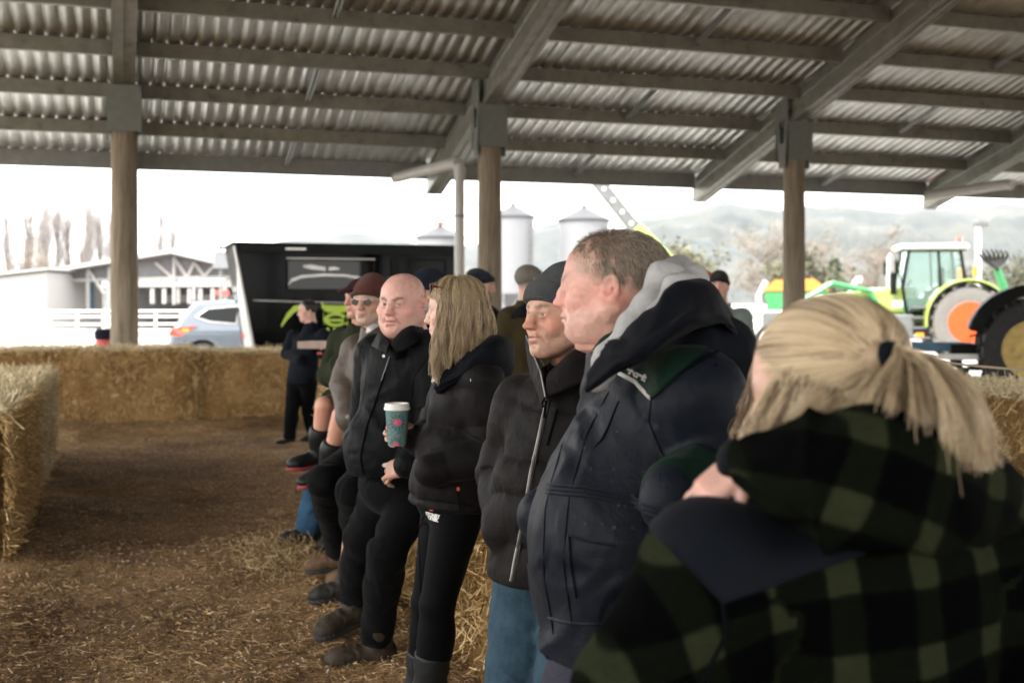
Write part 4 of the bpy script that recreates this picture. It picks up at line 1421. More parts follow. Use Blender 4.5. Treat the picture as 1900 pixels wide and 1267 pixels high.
    def patch(s, name, mat, planes, off=.003, vf=None, extra=None, parent=None, label=None):
        """a sewn-on panel: the garment surface inside all planes (point, inward normal), raised"""
        V_, F_ = (vf or s.jk[1])[:2]
        m = np.ones(len(V_), bool)
        for p, n in planes: m &= ((V_ - p) @ nrm(n)) > -.03
        Fk = F_[m[F_].all(1)]
        if len(Fk) == 0: return None
        u, inv = np.unique(Fk, return_inverse=True)
        me = mesh_np(name, V_[u], inv.reshape(Fk.shape))
        bm = bmesh.new(); bm.from_mesh(me)
        for p, n in planes:
            bmesh.ops.bisect_plane(bm, geom=bm.verts[:] + bm.edges[:] + bm.faces[:], plane_co=Vector(p), plane_no=Vector(nrm(n)), clear_inner=True)
        bm.normal_update()
        for v in bm.verts: v.co += v.normal * off
        # turn the rim down so that the panel has thickness
        be = [e for e in bm.edges if e.is_boundary]
        r = bmesh.ops.extrude_edge_only(bm, edges=be)
        for v in [x for x in r['geom'] if isinstance(x, bmesh.types.BMVert)]: v.co -= v.normal * (off + .003)
        bm.normal_update(); bm.to_mesh(me); bm.free()
        o = finish(name, me, mat, parent or s.root, world_coords=True)
        if label: o['label'] = label
        return o
    def text(s, body, size, center, dirn, right, mat, off=.004, parent=None, name='lettering', bv=None, bold=.0, thick=.002):
        """flat print laid on the garment"""
        cu = bpy.data.curves.new(name, 'FONT'); cu.body = body; cu.size = size; cu.align_x = 'CENTER'; cu.align_y = 'CENTER'; cu.offset = bold; cu.space_line = .8
        o = bpy.data.objects.new(name, cu); COL.objects.link(o)
        bpy.context.view_layer.update()
        me = bpy.data.meshes.new_from_object(o.evaluated_get(bpy.context.evaluated_depsgraph_get()))
        bpy.data.objects.remove(o)
        d = nrm(dirn)
        c0, n0 = s.on(np.asarray(center) - d * .3, d, bv, 0)
        n0 = nrm(n0 - 1.2 * d)
        r = nrm(np.asarray(right) - n0 * float(np.dot(right, n0))); u = np.cross(n0, r)
        for v in me.vertices:
            p = c0 + r * v.co.x + u * v.co.y
            q, n = s.on(p + n0 * .05, -n0, bv, 0)
            h_ = float((q - c0) @ n0)
            v.co = Vector(p + n0 * (max(-.02, min(.02, h_)) + off))
        return finish(name, me, mat, parent or s.root, smooth=False, world_coords=True)

def loft(p, name, lines, mat, nu=40, nv=14, fold=.004, thick=.006, seed=1, freq=(9, 14), parent=None, fb=None):
    """a cloth sheet through a set of polylines, with thickness"""
    def rs_(pl, n):
        pl = np.asarray(pl, float); m = len(pl)
        t = np.linspace(0, m - 1, n); i = np.clip(t.astype(int), 0, m - 2); f = (t - i)[:, None]
        g = lambda k: pl[np.clip(k, 0, m - 1)]
        p0, p1, p2, p3 = g(i - 1), g(i), g(i + 1), g(i + 2)
        return .5 * (2 * p1 + (p2 - p0) * f + (2 * p0 - 5 * p1 + 4 * p2 - p3) * f ** 2 + (3 * p1 - p0 - 3 * p2 + p3) * f ** 3)
    L = np.array([rs_(l, nu) for l in lines])
    G = np.array([rs_(L[:, j], nv) for j in range(nu)])      # nu, nv, 3
    du = np.gradient(G, axis=0); dv = np.gradient(G, axis=1)
    N = np.cross(du, dv); N /= np.linalg.norm(N, axis=2)[..., None] + 1e-9
    uu, vv = np.meshgrid(np.linspace(0, 1, nu), np.linspace(0, 1, nv), indexing='ij')
    q = np.stack([uu * freq[0], vv * freq[1] * .3, uu * 0 + seed], -1)
    w = vnoise(q * .7); d = fold * ((.5 - np.abs(vnoise(q + w[..., None] * .8))) * 1.3 + .5 * w)
    env = np.clip(np.minimum(vv, 1 - vv) * 6, .25, 1)
    to = nrm(V3(0, 0, EYE) - G.mean((0, 1)))
    if (N.mean((0, 1)) @ to) < 0: N = -N
    A = G + N * (d * env)[..., None]; B = A - N * thick
    V_ = np.concatenate([A.reshape(-1, 3), B.reshape(-1, 3)])
    m = nu * nv; F_ = []
    for i in range(nu - 1):
        for j in range(nv - 1):
            a, b, c, e = i * nv + j, (i + 1) * nv + j, (i + 1) * nv + j + 1, i * nv + j + 1
            F_ += [(a, b, c, e), (m + e, m + c, m + b, m + a)]
    rim = [i * nv for i in range(nu)] + [(nu - 1) * nv + j for j in range(1, nv)] + [i * nv + nv - 1 for i in range(nu - 2, -1, -1)] + [j for j in range(nv - 2, 0, -1)]
    for k in range(len(rim)):
        a, b = rim[k], rim[(k + 1) % len(rim)]
        F_.append((a, a + m, b + m, b))
    me = mesh_np(name, V_, F_)
    bm = bmesh.new(); bm.from_mesh(me); bmesh.ops.recalc_face_normals(bm, faces=bm.faces); bm.to_mesh(me); bm.free()
    return finish(name, me, mat, parent or p.root, world_coords=True)

def joints(head, neck, pelvis, sh, el, wr, kn, an, chest=None, waist=None, hip=None, hipw=.09, fwd=None):
    a = lambda d: {q: np.asarray(d[q], float) for q in 'LR'}
    J = dict(head=head, neck=neck, pelvis=pelvis, sh=a(sh), el=a(el), wr=a(wr), kn=a(kn), an=a(an))
    ms = (J['sh']['L'] + J['sh']['R']) / 2
    J['chest'] = chest if chest is not None else ms * .66 + pelvis * .34
    J['waist'] = waist if waist is not None else ms * .3 + pelvis * .7
    r = nrm(J['sh']['R'] - J['sh']['L']); r[2] = 0
    if hip is None: hip = {'L': pelvis - r * hipw - V3(0, 0, .03), 'R': pelvis + r * hipw - V3(0, 0, .03)}
    J['hip'] = a(hip)
    return J
# ------------------------------------------------------------------ the row of people leaning on the bales
def ln_plane(a, b, up=UP):
    """plane through a and b that contains the direction from the eye, normal to the 'up' side"""
    m = (a + b) / 2 - V3(0, 0, EYE)
    n = nrm(np.cross(b - a, m))
    return (a, n if n @ up > 0 else -n)

def collar(p, name, pts, rs, mat, k=.02, h=.006, fold=.003, sub=None, label=None, cuts=(), flat=None, seed=2):
    pts = [np.asarray(q, float) for q in pts]
    m = max(rs) + .03
    f = Fld(np.min(pts, 0) - m, np.max(pts, 0) + m, h)
    f.chain(pts, rs, k=k)
    f.disp(lambda q: fold * (1.3 * (.5 - np.abs(vnoise(q * V3(13, 13, 19) + seed + 1.5 * vnoise(q * 7)[:, None]))) + .35 * vnoise(q * 34)))
    if sub is not None:
        for a, b, ra, rb in sub: f.cone(a, b, ra, rb, k=.01, op=-1)
    for c in cuts: f.plane(c[0], c[1], k=.006)
    o = p.add(name, f.mesh(), mat)
    if label: o['label'] = label
    return o

# ---- the big man in the navy jacket
hA = P(1138, 533, 2.62)
J = joints(head=hA, neck=P(1200, 655, 2.62), pelvis=P(1175, 1120, 2.60),
           sh={'L': P(1292, 735, 2.42), 'R': P(1165, 720, 2.82)},
           el={'L': P(1350, 868, 2.42), 'R': P(1100, 900, 2.95)},
           wr={'L': P(1250, 925, 2.27), 'R': P(1010, 960, 2.85)},
           kn={'L': P(1100, 1440, 2.42), 'R': P(1040, 1430, 2.75)}, an={'L': P(1090, 1800, 2.60), 'R': P(1030, 1780, 2.85)},
           chest=P(1212, 800, 2.60), waist=P(1165, 985, 2.58))
pA = Person('big man with short grey-brown hair in a navy and green jacket over a grey hoodie', J, dirc(-.965, .25, -.02), dirc(-.96, -.28), 'people leaning along the straw bales', hs=1.06, hsc=(1.04, 1.07, .97))
def scalpA(v):
    x, y, z = v.T
    front = y - .078 - (z - .07) * .1
    line = z - (-.012 - .25 * np.clip(y + .02, -.1, 0.0) * 0 + np.where(y > -.005, (y + .005) * .62 - .004, (y + .02) * .35))
    top = np.clip((.104 - np.sqrt((x / 1.0) ** 2 + ((y + .045) / 1.1) ** 2) * .55 - z * .55) / .02, 0, 1) * .55 + .45
    return np.clip(line / .02, 0, 1) * np.clip(-front / .018, 0, 1) * (.65 + .35 * vnoise(v * 80))
pA.body(h=.0032, fat=1.0, skin=(.55, .31, .245), ruddy=.95, nose=.95, nosep=.62, lowface=.92, eye=.30, brow=(.20, .12, .075), stub=(.45, .36, .31), stubs=.35,
        scalp=(scalpA, (.25, .185, .135), .85), neckr=.066, jaw=1.06, mouth=.2, limb=1.15, wrinkle=.5, ruddycol=(.58, .185, .15), legs=True)
def bellyfix(f): pass
pA.jacket('jacket', M_NAVY, h=.0075, pel=(.215, .195, .20), bel=(.225, .195, .22), che=(.205, .152, .22), bel_f=.028, arm=(.094, .078, .066), hem=.845,
          fold=.016, seed=4, shr=.10, lam=.075, neck_r=.115, armfold=1.0, lower=(.215, .19, .22, -.06))
pA.trousers('trousers', M_GREYT, hip=(.19, .17, .15), r=(.125, .098, .088), fold=.008, top=1.0)
for q in 'LR': pA.boot(q, M_LEATHER, M_SOLE)
dA = nrm(P(1150, 800, 1) - V3(0, 0, EYE))
# hoodie hood bunched round the neck, then the jacket's own hood and collar
collar(pA, 'hoodie', [P(1108, 705, 2.43), P(1132, 662, 2.43), P(1170, 612, 2.42), P(1208, 566, 2.43), P(1238, 522, 2.48), P(1256, 512, 2.58), P(1250, 540, 2.75)],
       [.024, .027, .028, .030, .040, .040, .036], M_HOODIE, fold=.007, k=.02, h=.005)
collar(pA, 'hoodie_fold', [P(1180, 628, 2.40), P(1220, 590, 2.39), P(1256, 540, 2.42), P(1284, 520, 2.50), P(1288, 545, 2.62)],
       [.016, .024, .030, .034, .034], M_HOODIE, fold=.007, k=.02, h=.005, seed=5)
loft(pA, 'hood', [[P(1112, 716, 2.46), P(1142, 680, 2.44), P(1176, 648, 2.43), P(1216, 612, 2.43), P(1262, 572, 2.47), P(1308, 556, 2.55), P(1330, 570, 2.66), P(1315, 590, 2.82)],
    [P(1104, 690, 2.41), P(1128, 645, 2.385), P(1160, 616, 2.365), P(1203, 577, 2.35), P(1256, 532, 2.37), P(1298, 520, 2.47), P(1322, 538, 2.62), P(1316, 560, 2.82)],
    [P(1088, 702, 2.375), P(1126, 668, 2.34), P(1172, 640, 2.305), P(1222, 604, 2.285), P(1282, 556, 2.31), P(1322, 534, 2.42), P(1352, 576, 2.60), P(1340, 600, 2.84)],
    [P(1086, 722, 2.365), P(1140, 682, 2.32), P(1192, 658, 2.28), P(1240, 618, 2.265), P(1300, 578, 2.285), P(1346, 588, 2.40), P(1376, 634, 2.60), P(1362, 650, 2.84)],
    [P(1094, 728, 2.39), P(1148, 690, 2.345), P(1200, 668, 2.31), P(1250, 634, 2.30), P(1312, 604, 2.33), P(1366, 612, 2.44), P(1390, 700, 2.6), P(1372, 712, 2.8)]],
    M_NAVYDARK, nu=64, nv=26, fold=.013, thick=.008, seed=3, freq=(8, 12))
collar(pA, 'hood_back', [P(1295, 650, 2.46), P(1322, 655, 2.52), P(1338, 700, 2.54), P(1340, 755, 2.56)], [.055, .075, .074, .05], M_NAVYDARK, fold=.010, k=.05, h=.008, seed=9)
# flap of the open collar with its edge
fl_ = [P(1100, 690, 2.40), P(1127, 650, 2.37), P(1150, 628, 2.35)]
mb = MB(); mb.tube(fl_, .0022, 5); mb.build('zip', M_ZIP, pA.root, world_coords=True)
Q1, Q2, Q3, Q4 = P(1150, 684, 2.30), P(1213, 734, 2.24), P(1262, 690, 2.25), P(1352, 640, 2.30)
pl1, pl2, pl3 = ln_plane(Q1, Q2), ln_plane(Q2, Q3), ln_plane(Q3, Q4)
yk = pA.patch('yoke', M_YOKE, [pl1, pl2, (P(1150, 660, 2.3), dirc(.9, .2, .2)), (P(1390, 700, 2.45), dirc(-.6, -.7, .1))], off=.004)
pA.seam('piping', [Q1, (Q1 * .45 + Q2 * .55) + V3(0, 0, .008), Q2], dA, .0048, M_PIPING, off=.003)
pA.text('etacraft', .019, P(1185, 688, 2.28), dA, nrm(P(1215, 678, 2.24) - P(1160, 652, 2.3)), M_WHITE, off=.010, bold=.0010)
SEAMR = .0032
pA.seam('seam', [Q2, Q3, Q4], dA, .0032, M_SEAM, off=.002)
pA.seam('seam', [P(1062, 720, 2.38), P(1032, 830, 2.36), P(1006, 950, 2.35), P(1003, 1080, 2.36), P(1022, 1190, 2.38)], dA, .0020, M_SEAM)
pA.seam('seam', [P(1128, 720, 2.3), P(1085, 800, 2.28), P(1050, 930, 2.27), P(1040, 1060, 2.28), P(1058, 1180, 2.3)], dA, .0018, M_SEAM)
pA.seam('seam', [Q2, P(1208, 780, 2.23), P(1232, 840, 2.23), P(1262, 890, 2.25)], dA, .0020, M_SEAM)
for dy in (0, 8, 16):
    pA.seam('waist_gather', [P(1005, 905 + dy, 2.33), P(1080, 912 + dy, 2.25), P(1160, 928 + dy, 2.2), P(1250, 950 + dy, 2.2)], dA, .0030, M_NAVY, off=.001, n=70)
# pocket flap, chest seam and mud flecks
pA.seam('pocket_edge', [P(1052, 1000, 2.3), P(1085, 1012, 2.26), P(1140, 1022, 2.22)], dA, .0035, M_NAVY, off=.002, n=30)
pA.seam('pocket_edge', [P(1052, 1000, 2.3), P(1056, 1060, 2.3), P(1066, 1120, 2.3)], dA, .0035, M_NAVY, off=.002)
pA.seam('hem_seam', [P(1010, 1168, 2.34), P(1080, 1178, 2.26), P(1180, 1182, 2.2)], dA, .0035, M_NAVY, off=.001)
M_MUD = mat_plain('dried_mud', (.030, .024, .015), .95, var=.3, scale=60)
rm = np.random.RandomState(5)
mbm = MB()
for k in range(30):
    px, py = 1085 + rm.rand() * 150, 800 + rm.rand() ** .7 * 190
    c_, n_ = pA.on(P(px, py, 1.9), P(px, py, 2) - V3(0, 0, EYE))
    R_ = basis(n_, V3(rm.normal(), rm.normal(), .3)); s_ = .0015 + .0045 * rm.rand() ** 3
    a_ = [(math.cos(t_) * s_ * (.6 + .6 * rm.rand()), math.sin(t_) * s_ * (.6 + .6 * rm.rand())) for t_ in np.linspace(0, 6.28, 7)[:-1]]
    mbm.add([c_ + n_ * .0022 + R_[:, 0] * x_ + R_[:, 2] * y_ for x_, y_ in a_], [tuple(range(6))])
mbm.build('mud_flecks', M_MUD, pA.root, world_coords=True, kind='stuff')
# cuff lining
Jw, Je = J['wr']['L'], J['el']['L']
collar(pA, 'cuff', [Jw + nrm(Je - Jw) * .07, Jw + nrm(Je - Jw) * .02], [.079, .075], M_YOKE, h=.006, fold=.006)
# hair
def scalp_hair(p, n, fn, length, droop, mat, lift=.35, r=(.0006, .0003), seed=3, back=0.0, jit=.25, keep=.12):
    rs = np.random.RandomState(seed)
    u = rs.normal(size=(n * 6, 3)); u /= np.linalg.norm(u, axis=1)[:, None]
    pt = V3(0, -.012, .036) + u * V3(.0755, .098, .081)
    w = fn(pt); ok = (w > keep) & (rs.rand(len(w)) < w)
    pt = pt[ok][:n]; u = u[ok][:n]
    nr = u / V3(.0755, .098, .081); nr /= np.linalg.norm(nr, axis=1)[:, None]
    dwn = V3(0, -.35 + back, -1) - nr * (nr @ V3(0, -.35 + back, -1))[:, None]
    d = nr * lift + dwn * droop + rs.normal(size=nr.shape) * jit
    d /= np.linalg.norm(d, axis=1)[:, None]
    L = length * (.6 + .7 * rs.rand(len(pt)))[:, None]
    pts = np.stack([pt - nr * .002, pt + d * L * .5 + nr * .001, pt + d * L + dwn * L * .15], 1)
    W = pts @ (p.Rh.T * p.hs) + p.J['head']
    return hair_obj('hair', W, r[0], r[1], mat, p.root)
M_HAIRA = mat_hair('short_brown_hair', [(.085, .066, .046), (.17, .138, .10), (.29, .245, .19), (.42, .375, .32)])
M_HAIRG = mat_hair('grey_hair', [(.30, .27, .24), (.5, .47, .44)])
scalp_hair(pA, 14000, scalpA, .015, 1.1, M_HAIRA, lift=.24, r=(.00042, .00025), jit=.12, keep=.40)
def sideA(v):
    x, y, z = v.T
    return np.exp(-(((y - .030) / .022) ** 2 + ((z - .002) / .022) ** 2)) * (np.abs(x) > .04) * .8
scalp_hair(pA, 900, sideA, .012, .9, M_HAIRG, lift=.3, r=(.0006, .0004), seed=8, keep=.2)

# ---- the man in the charcoal beanie
hB = P(1041, 583, 3.42)
J = joints(head=hB, neck=P(1066, 700, 3.48), pelvis=P(1025, 1010, 3.46),
           sh={'R': P(968, 752, 3.55), 'L': P(1128, 760, 3.36)},
           el={'R': P(930, 880, 3.62), 'L': P(1160, 900, 3.36)},
           wr={'R': P(930, 985, 3.42), 'L': P(1090, 1000, 3.24)},
           kn={'R': P(955, 1240, 3.36), 'L': P(1050, 1240, 3.26)}, an={'R': P(915, 1530, 3.30), 'L': P(1010, 1540, 3.25)},
           chest=P(1048, 800, 3.46), waist=P(1026, 910, 3.45), hipw=.085)
pB = Person('man in a charcoal knitted beanie and black quilted puffer jacket with a metal zip', J, dirc(-.80, -.58, .02), dirc(-.72, -.70), 'people leaning along the straw bales', hs=1.03, tilt=dirc(-.02, 0, 1))
pB.body(h=.003, skin=(.50, .29, .205), ruddy=1.0, nose=1.0, nosep=1.0, eye=.27, brow=(.10, .06, .035), stub=(.27, .20, .16), stubs=.45, wrinkle=1.0, smile=1.0,
        lips=(.40, .17, .13), neckr=.05, ruddycol=(.54, .16, .10), jaw=.98)
pB.eyes(look=(-.15, 1, 0), iris=(.035, .035, .032))
pB.beanie(M_KNITG, front=.040, back=-.032, cuff=.055, top=1.10)
pB.jacket('puffer_jacket', M_PUFF, h=.0075, pel=(.185, .150, .20), bel=(.185, .145, .17), che=(.19, .135, .19), bel_f=.02, arm=(.084, .070, .052), hem=.80,
          fold=.009, puff=.014, puff_p=.135, seed=2, shr=.085, lam=.05, neck_r=.085, lower=(.180, .150, .20, -.08), armfold=1.1)
pB.trousers('jeans', M_JEANS, hip=(.175, .14, .13), r=(.105, .080, .074), fold=.010, top=.95, h=.009)
for q in 'LR': pB.boot(q, M_LEATHERB, M_SOLE)
dB = nrm(P(1000, 850, 1) - V3(0, 0, EYE))
zl = [P(1016, 738, 3.30), P(1003, 800, 3.3), P(985, 880, 3.25), P(968, 980, 3.25), P(948, 1082, 3.25)]
pB.seam('zip_tape', zl, dB, .011, M_ZIPTAPE, off=-.003, flat=.4)
pB.seam('zip', zl, dB, .0046, M_ZIP, off=.004, n=120)
pB.seam('pocket_zip', [P(1034, 758, 3.3), P(1024, 800, 3.28), P(1016, 826, 3.28)], dB, .004, M_SEAM, off=.003)
mb = MB(); mb.tube([P(1013, 742, 3.262), P(1010, 775, 3.255)], .0045, 6); mb.build('zip_pull', M_SEAM, pB.root, world_coords=True)
# tall open collar and dark fleece under it
loft(pB, 'collar', [[P(1026, 705, 3.36), P(1048, 682, 3.38), P(1074, 662, 3.42), P(1100, 650, 3.50), P(1105, 650, 3.6)],
    [P(1018, 694, 3.31), P(1044, 668, 3.31), P(1074, 644, 3.33), P(1106, 626, 3.42), P(1112, 624, 3.55)],
    [P(1014, 708, 3.285), P(1046, 688, 3.27), P(1080, 668, 3.28), P(1116, 652, 3.37), P(1124, 650, 3.53)],
    [P(1014, 738, 3.28), P(1050, 722, 3.26), P(1088, 706, 3.27), P(1124, 694, 3.36), P(1134, 690, 3.52)]], M_PUFF, fold=.005, thick=.008, seed=2, freq=(4, 6))
loft(pB, 'collar', [[P(988, 630, 3.56), P(1002, 660, 3.50), P(1016, 694, 3.40), P(1022, 736, 3.32)],
    [P(977, 623, 3.46), P(989, 653, 3.39), P(1004, 690, 3.315), P(1014, 738, 3.27)],
    [P(976, 642, 3.50), P(982, 674, 3.44), P(994, 706, 3.35), P(1007, 742, 3.29)],
    [P(980, 672, 3.54), P(984, 698, 3.47), P(994, 722, 3.38), P(1006, 756, 3.31)]], M_PUFF, fold=.004, thick=.007, seed=4, freq=(3, 5))
loft(pB, 'fleece_collar', [[P(994, 668, 3.50), P(1012, 690, 3.44), P(1032, 700, 3.40), P(1062, 690, 3.40), P(1092, 672, 3.48)],
    [P(992, 690, 3.47), P(1010, 716, 3.40), P(1030, 726, 3.36), P(1064, 714, 3.36), P(1098, 690, 3.44)],
    [P(996, 730, 3.44), P(1012, 748, 3.38), P(1030, 752, 3.36), P(1066, 742, 3.36), P(1100, 730, 3.42)]], M_NAVYDARK, fold=.004, thick=.006, seed=6, freq=(5, 5))
mb = MB(); mb.tube([P(976, 623, 3.455), P(988, 653, 3.385), P(1003, 690, 3.31), P(1012, 736, 3.265)], .0028, 5); mb.build('collar_trim', M_ZIP, pB.root, world_coords=True)

# ---- the woman with sunglasses on her hair
hD = P(845, 577, 4.30)
J = joints(head=hD, neck=P(868, 668, 4.35), pelvis=P(842, 915, 4.38),
           sh={'L': P(896, 712, 4.20), 'R': P(845, 705, 4.52)},
           el={'L': P(912, 838, 4.22), 'R': P(800, 815, 4.60)},
           wr={'L': P(800, 872, 4.16), 'R': P(778, 816, 4.43)},
           kn={'L': P(812, 1120, 4.30), 'R': P(795, 1115, 4.48)}, an={'L': P(792, 1330, 4.36), 'R': P(778, 1320, 4.55)},
           chest=P(868, 742, 4.36), waist=P(848, 850, 4.35), hipw=.075)
pD = Person('woman with long fair hair and sunglasses on her head in a black puffer jacket', J, dirc(-.96, .22, -.05), dirc(-.98, -.12), 'people leaning along the straw bales', hs=.97)
fingers = pD.hand('R', P(722, 806, 4.43) - P(778, 818, 4.44), dirc(.10, .99, .05), curl=(.50, .54, .58, .62), thumb=.8, thumb_across=.25, sc=.92)
pD.body(h=.004, skin=(.56, .36, .28), ruddy=.4, nose=.9, eye=.5, female=True, neckr=.045, jaw=.9, limb=.9, ears=False, lips=(.42, .16, .14), hands=[fingers])
pD.jacket('puffer_jacket', M_PUFFW, h=.0075, pel=(.175, .150, .17), bel=(.165, .145, .17), che=(.170, .135, .17), bel_f=.01, arm=(.078, .070, .058), hem=.855, hem_n=nrm(V3(-.12, 0, -1)),
          fold=.009, puff=.013, puff_p=.14, seed=6, shr=.075, lam=.06, neck_r=.09, lower=(.170, .150, .17, -.05), armfold=1.3)
pD.trousers('leggings', M_LEGG, hip=(.155, .145, .14), r=(.098, .062, .052), fold=.0022, top=.92, h=.008, foldbot=.3)
for q in 'LR': pD.boot(q, M_RUBBER, M_SOLE, kind='gumboot', shaft=.25)
dD = nrm(P(840, 850, 1) - V3(0, 0, EYE))
loft(pD, 'hood', [[P(822, 712, 4.36), P(846, 690, 4.33), P(876, 672, 4.32), P(905, 660, 4.36), P(918, 662, 4.46), P(905, 668, 4.58)],
    [P(812, 705, 4.27), P(832, 680, 4.24), P(866, 652, 4.22), P(905, 628, 4.25), P(930, 626, 4.40), P(915, 640, 4.60)],
    [P(806, 716, 4.24), P(834, 694, 4.19), P(874, 668, 4.155), P(918, 640, 4.18), P(952, 640, 4.38), P(935, 660, 4.62)],
    [P(808, 726, 4.235), P(838, 706, 4.19), P(880, 690, 4.16), P(925, 674, 4.19), P(958, 676, 4.38), P(940, 690, 4.62)],
    [P(816, 730, 4.26), P(845, 712, 4.21), P(885, 700, 4.19), P(922, 700, 4.22), P(944, 705, 4.36), P(930, 712, 4.56)]], M_NAVYDARK, nu=48, nv=22, fold=.012, thick=.008, seed=4, freq=(6, 9))
pD.text('STONEY\nCREEK', .0175, P(803, 960, 4.2), dD, nrm(dirc(1, -.1, -.05)), M_WHITE, off=.004, bold=.0010, bv=pD.tr[2])
pD.seam('hem_seam', [P(772, 925, 4.2), P(820, 930, 4.15), P(880, 940, 4.15)], dD, .0022, M_SEAM)
def disc(p, c, r, mat, name, sx=1.0, bv=None, rot=0.0):
    mb = MB(); n = 14
    d = nrm(c - V3(0, 0, EYE)); rt = nrm(np.cross(d, UP)); u = np.cross(rt, d)
    vs = []; rows = (0, .5, 1)
    for q in rows:
        for k in range(n):
            a = 2 * math.pi * k / n
            x, y = q * r * sx * math.cos(a), q * r * math.sin(a)
            x, y = x * math.cos(rot) - y * math.sin(rot), x * math.sin(rot) + y * math.cos(rot)
            vs.append(p.on(c + rt * x + u * y - d * .3, d, bv, .004)[0])
    fs = [(i * n + k, i * n + (k + 1) % n, (i + 1) * n + (k + 1) % n, (i + 1) * n + k) for i in range(len(rows) - 1) for k in range(n)]
    mb.add(vs, fs)
    return mb.build(name, mat, p.root, world_coords=True)
disc(pD, P(811, 696, 4.2), .013, M_RED, 'red_badge', 1.2)
disc(pD, P(806, 703, 4.2), .009, M_WHITE, 'white_badge', 1.6, rot=.5)
disc(pD, P(802, 944, 4.2), .006, M_RED, 'red_badge', 1.3, bv=pD.tr[2])
disc(pD, P(850, 906, 4.15), .008, M_RED, 'red_tab', .7)
pD.seam('seam', [P(850, 906, 4.15), P(853, 950, 4.15)], dD, .0025, M_SEAM)
pD.seam('seam', [P(776, 965, 4.3), P(778, 1080, 4.3), P(782, 1200, 4.3)], dD, .0022, M_SEAM, bv=pD.tr[2])
# hair falling to the shoulders
M_HAIRD = mat_hair('streaked_fair_hair', [(.075, .050, .026), (.17, .118, .062), (.32, .235, .135), (.50, .40, .26)], .4)
def long_hair(p, n, mat, zend=-.25, seed=1, thick=.018, face=.62, r=(.0007, .00045), k=9, flow=(0, 0), wav=.013, backshort=True):
    rs = np.random.RandomState(seed)
    az = rs.uniform(-math.pi, math.pi, n); az = np.sign(az) * np.abs(az)
    th = rs.rand(n) * thick
    el0 = np.arccos(rs.rand(n) * .98)          # 0 at the crown
    L = []
    clump = np.round(az * 9 + rs.normal(size=n) * .5) / 9
    rsw = rs.normal(size=n) * .010
    for i in range(n):
        a = az[i]                               # 0 = back, +-pi = face
        a2 = clump[i]
        off = max(0, abs(a) - (math.pi - face))
        a_end = math.copysign(min(abs(a), math.pi - face), a)
        zr = (zend * (.45 + .55 * (abs(a) / math.pi) ** .8) if backshort else zend) * (.8 + .3 * rs.rand())
        pts = []
        e0 = min(el0[i], 1.3)
        for j in range(k):
            t = j / (k - 1)
            e = e0 + (math.pi / 2 - e0) * min(1, t / .42)
            aa = a + (a_end - a) * min(1, t / .30)
            aa = aa + (a2 - a) * .5 * t + .05 * math.sin(9 * t + a2 * 40 + i % 3)
            R_ = V3(.0785, .1005, .085) + th[i] + .010 * (1 - min(1, e / 1.5)) * 0
            x = math.sin(e) * math.sin(aa); y = -math.sin(e) * math.cos(aa); z = math.cos(e)
            q = V3(0, -.012, .036) + V3(x, y, z) * R_
            if t > .42:
                s_ = (t - .42) / .58
                q = q + V3(flow[0] * s_ * s_, flow[1] * s_ * s_, (zr - .036) * s_)
                q = q + V3(x, y, 0) * (.012 * math.sin(s_ * 2.6) + rsw[i] * s_) + V3(math.sin(s_ * 7 + a2 * 31), math.cos(s_ * 6 + a2 * 17), 0) * wav * s_
            pts.append(q + rs.normal(size=3) * .0012)
        L.append(pts)
    W = np.array(L) @ (p.Rh.T * p.hs) + p.J['head']
    ms = mat if isinstance(mat, (list, tuple)) else [mat]
    idx = (np.abs(np.sin(clump * 37.7 + np.round(th / thick * 3) * 5.1)) * 1000).astype(int) % 97 % len(ms)
    for k_, m_i in enumerate(ms):
        if (idx == k_).any(): hair_obj('hair', W[idx == k_], r[0], r[1], m_i, p.root)
M_HD = [mat_hair('fair_lock', [c1, c2], .38) for c1, c2 in (((.36, .27, .16), (.56, .45, .30)), ((.20, .14, .075), (.34, .25, .145)), ((.075, .048, .026), (.15, .10, .055)), ((.28, .20, .115), (.44, .34, .21)))]
M_HAIRDC = mat_plain('fair_hair_base', (.13, .088, .045), .6, var=.3, scale=30)
f = Fld(V3(-.12, -.15, -.24), V3(.12, .13, .15), .006)
f.ell((0, -.012, .036), (.079, .101, .086), k=0)
f.cone((0, -.030, .0), (0, .0, -.10), .072, .055, k=.04)
f.ell((0, .11, -.07), (.075, .075, .105), k=.02, op=-1)
pD.add('hair_base', xform(f.mesh(), pD.Rh, hD, pD.hs), M_HAIRDC)
long_hair(pD, 6500, M_HD, zend=-.25, seed=5, thick=.018, face=1.15, r=(.0009, .0005), flow=(0, .02))
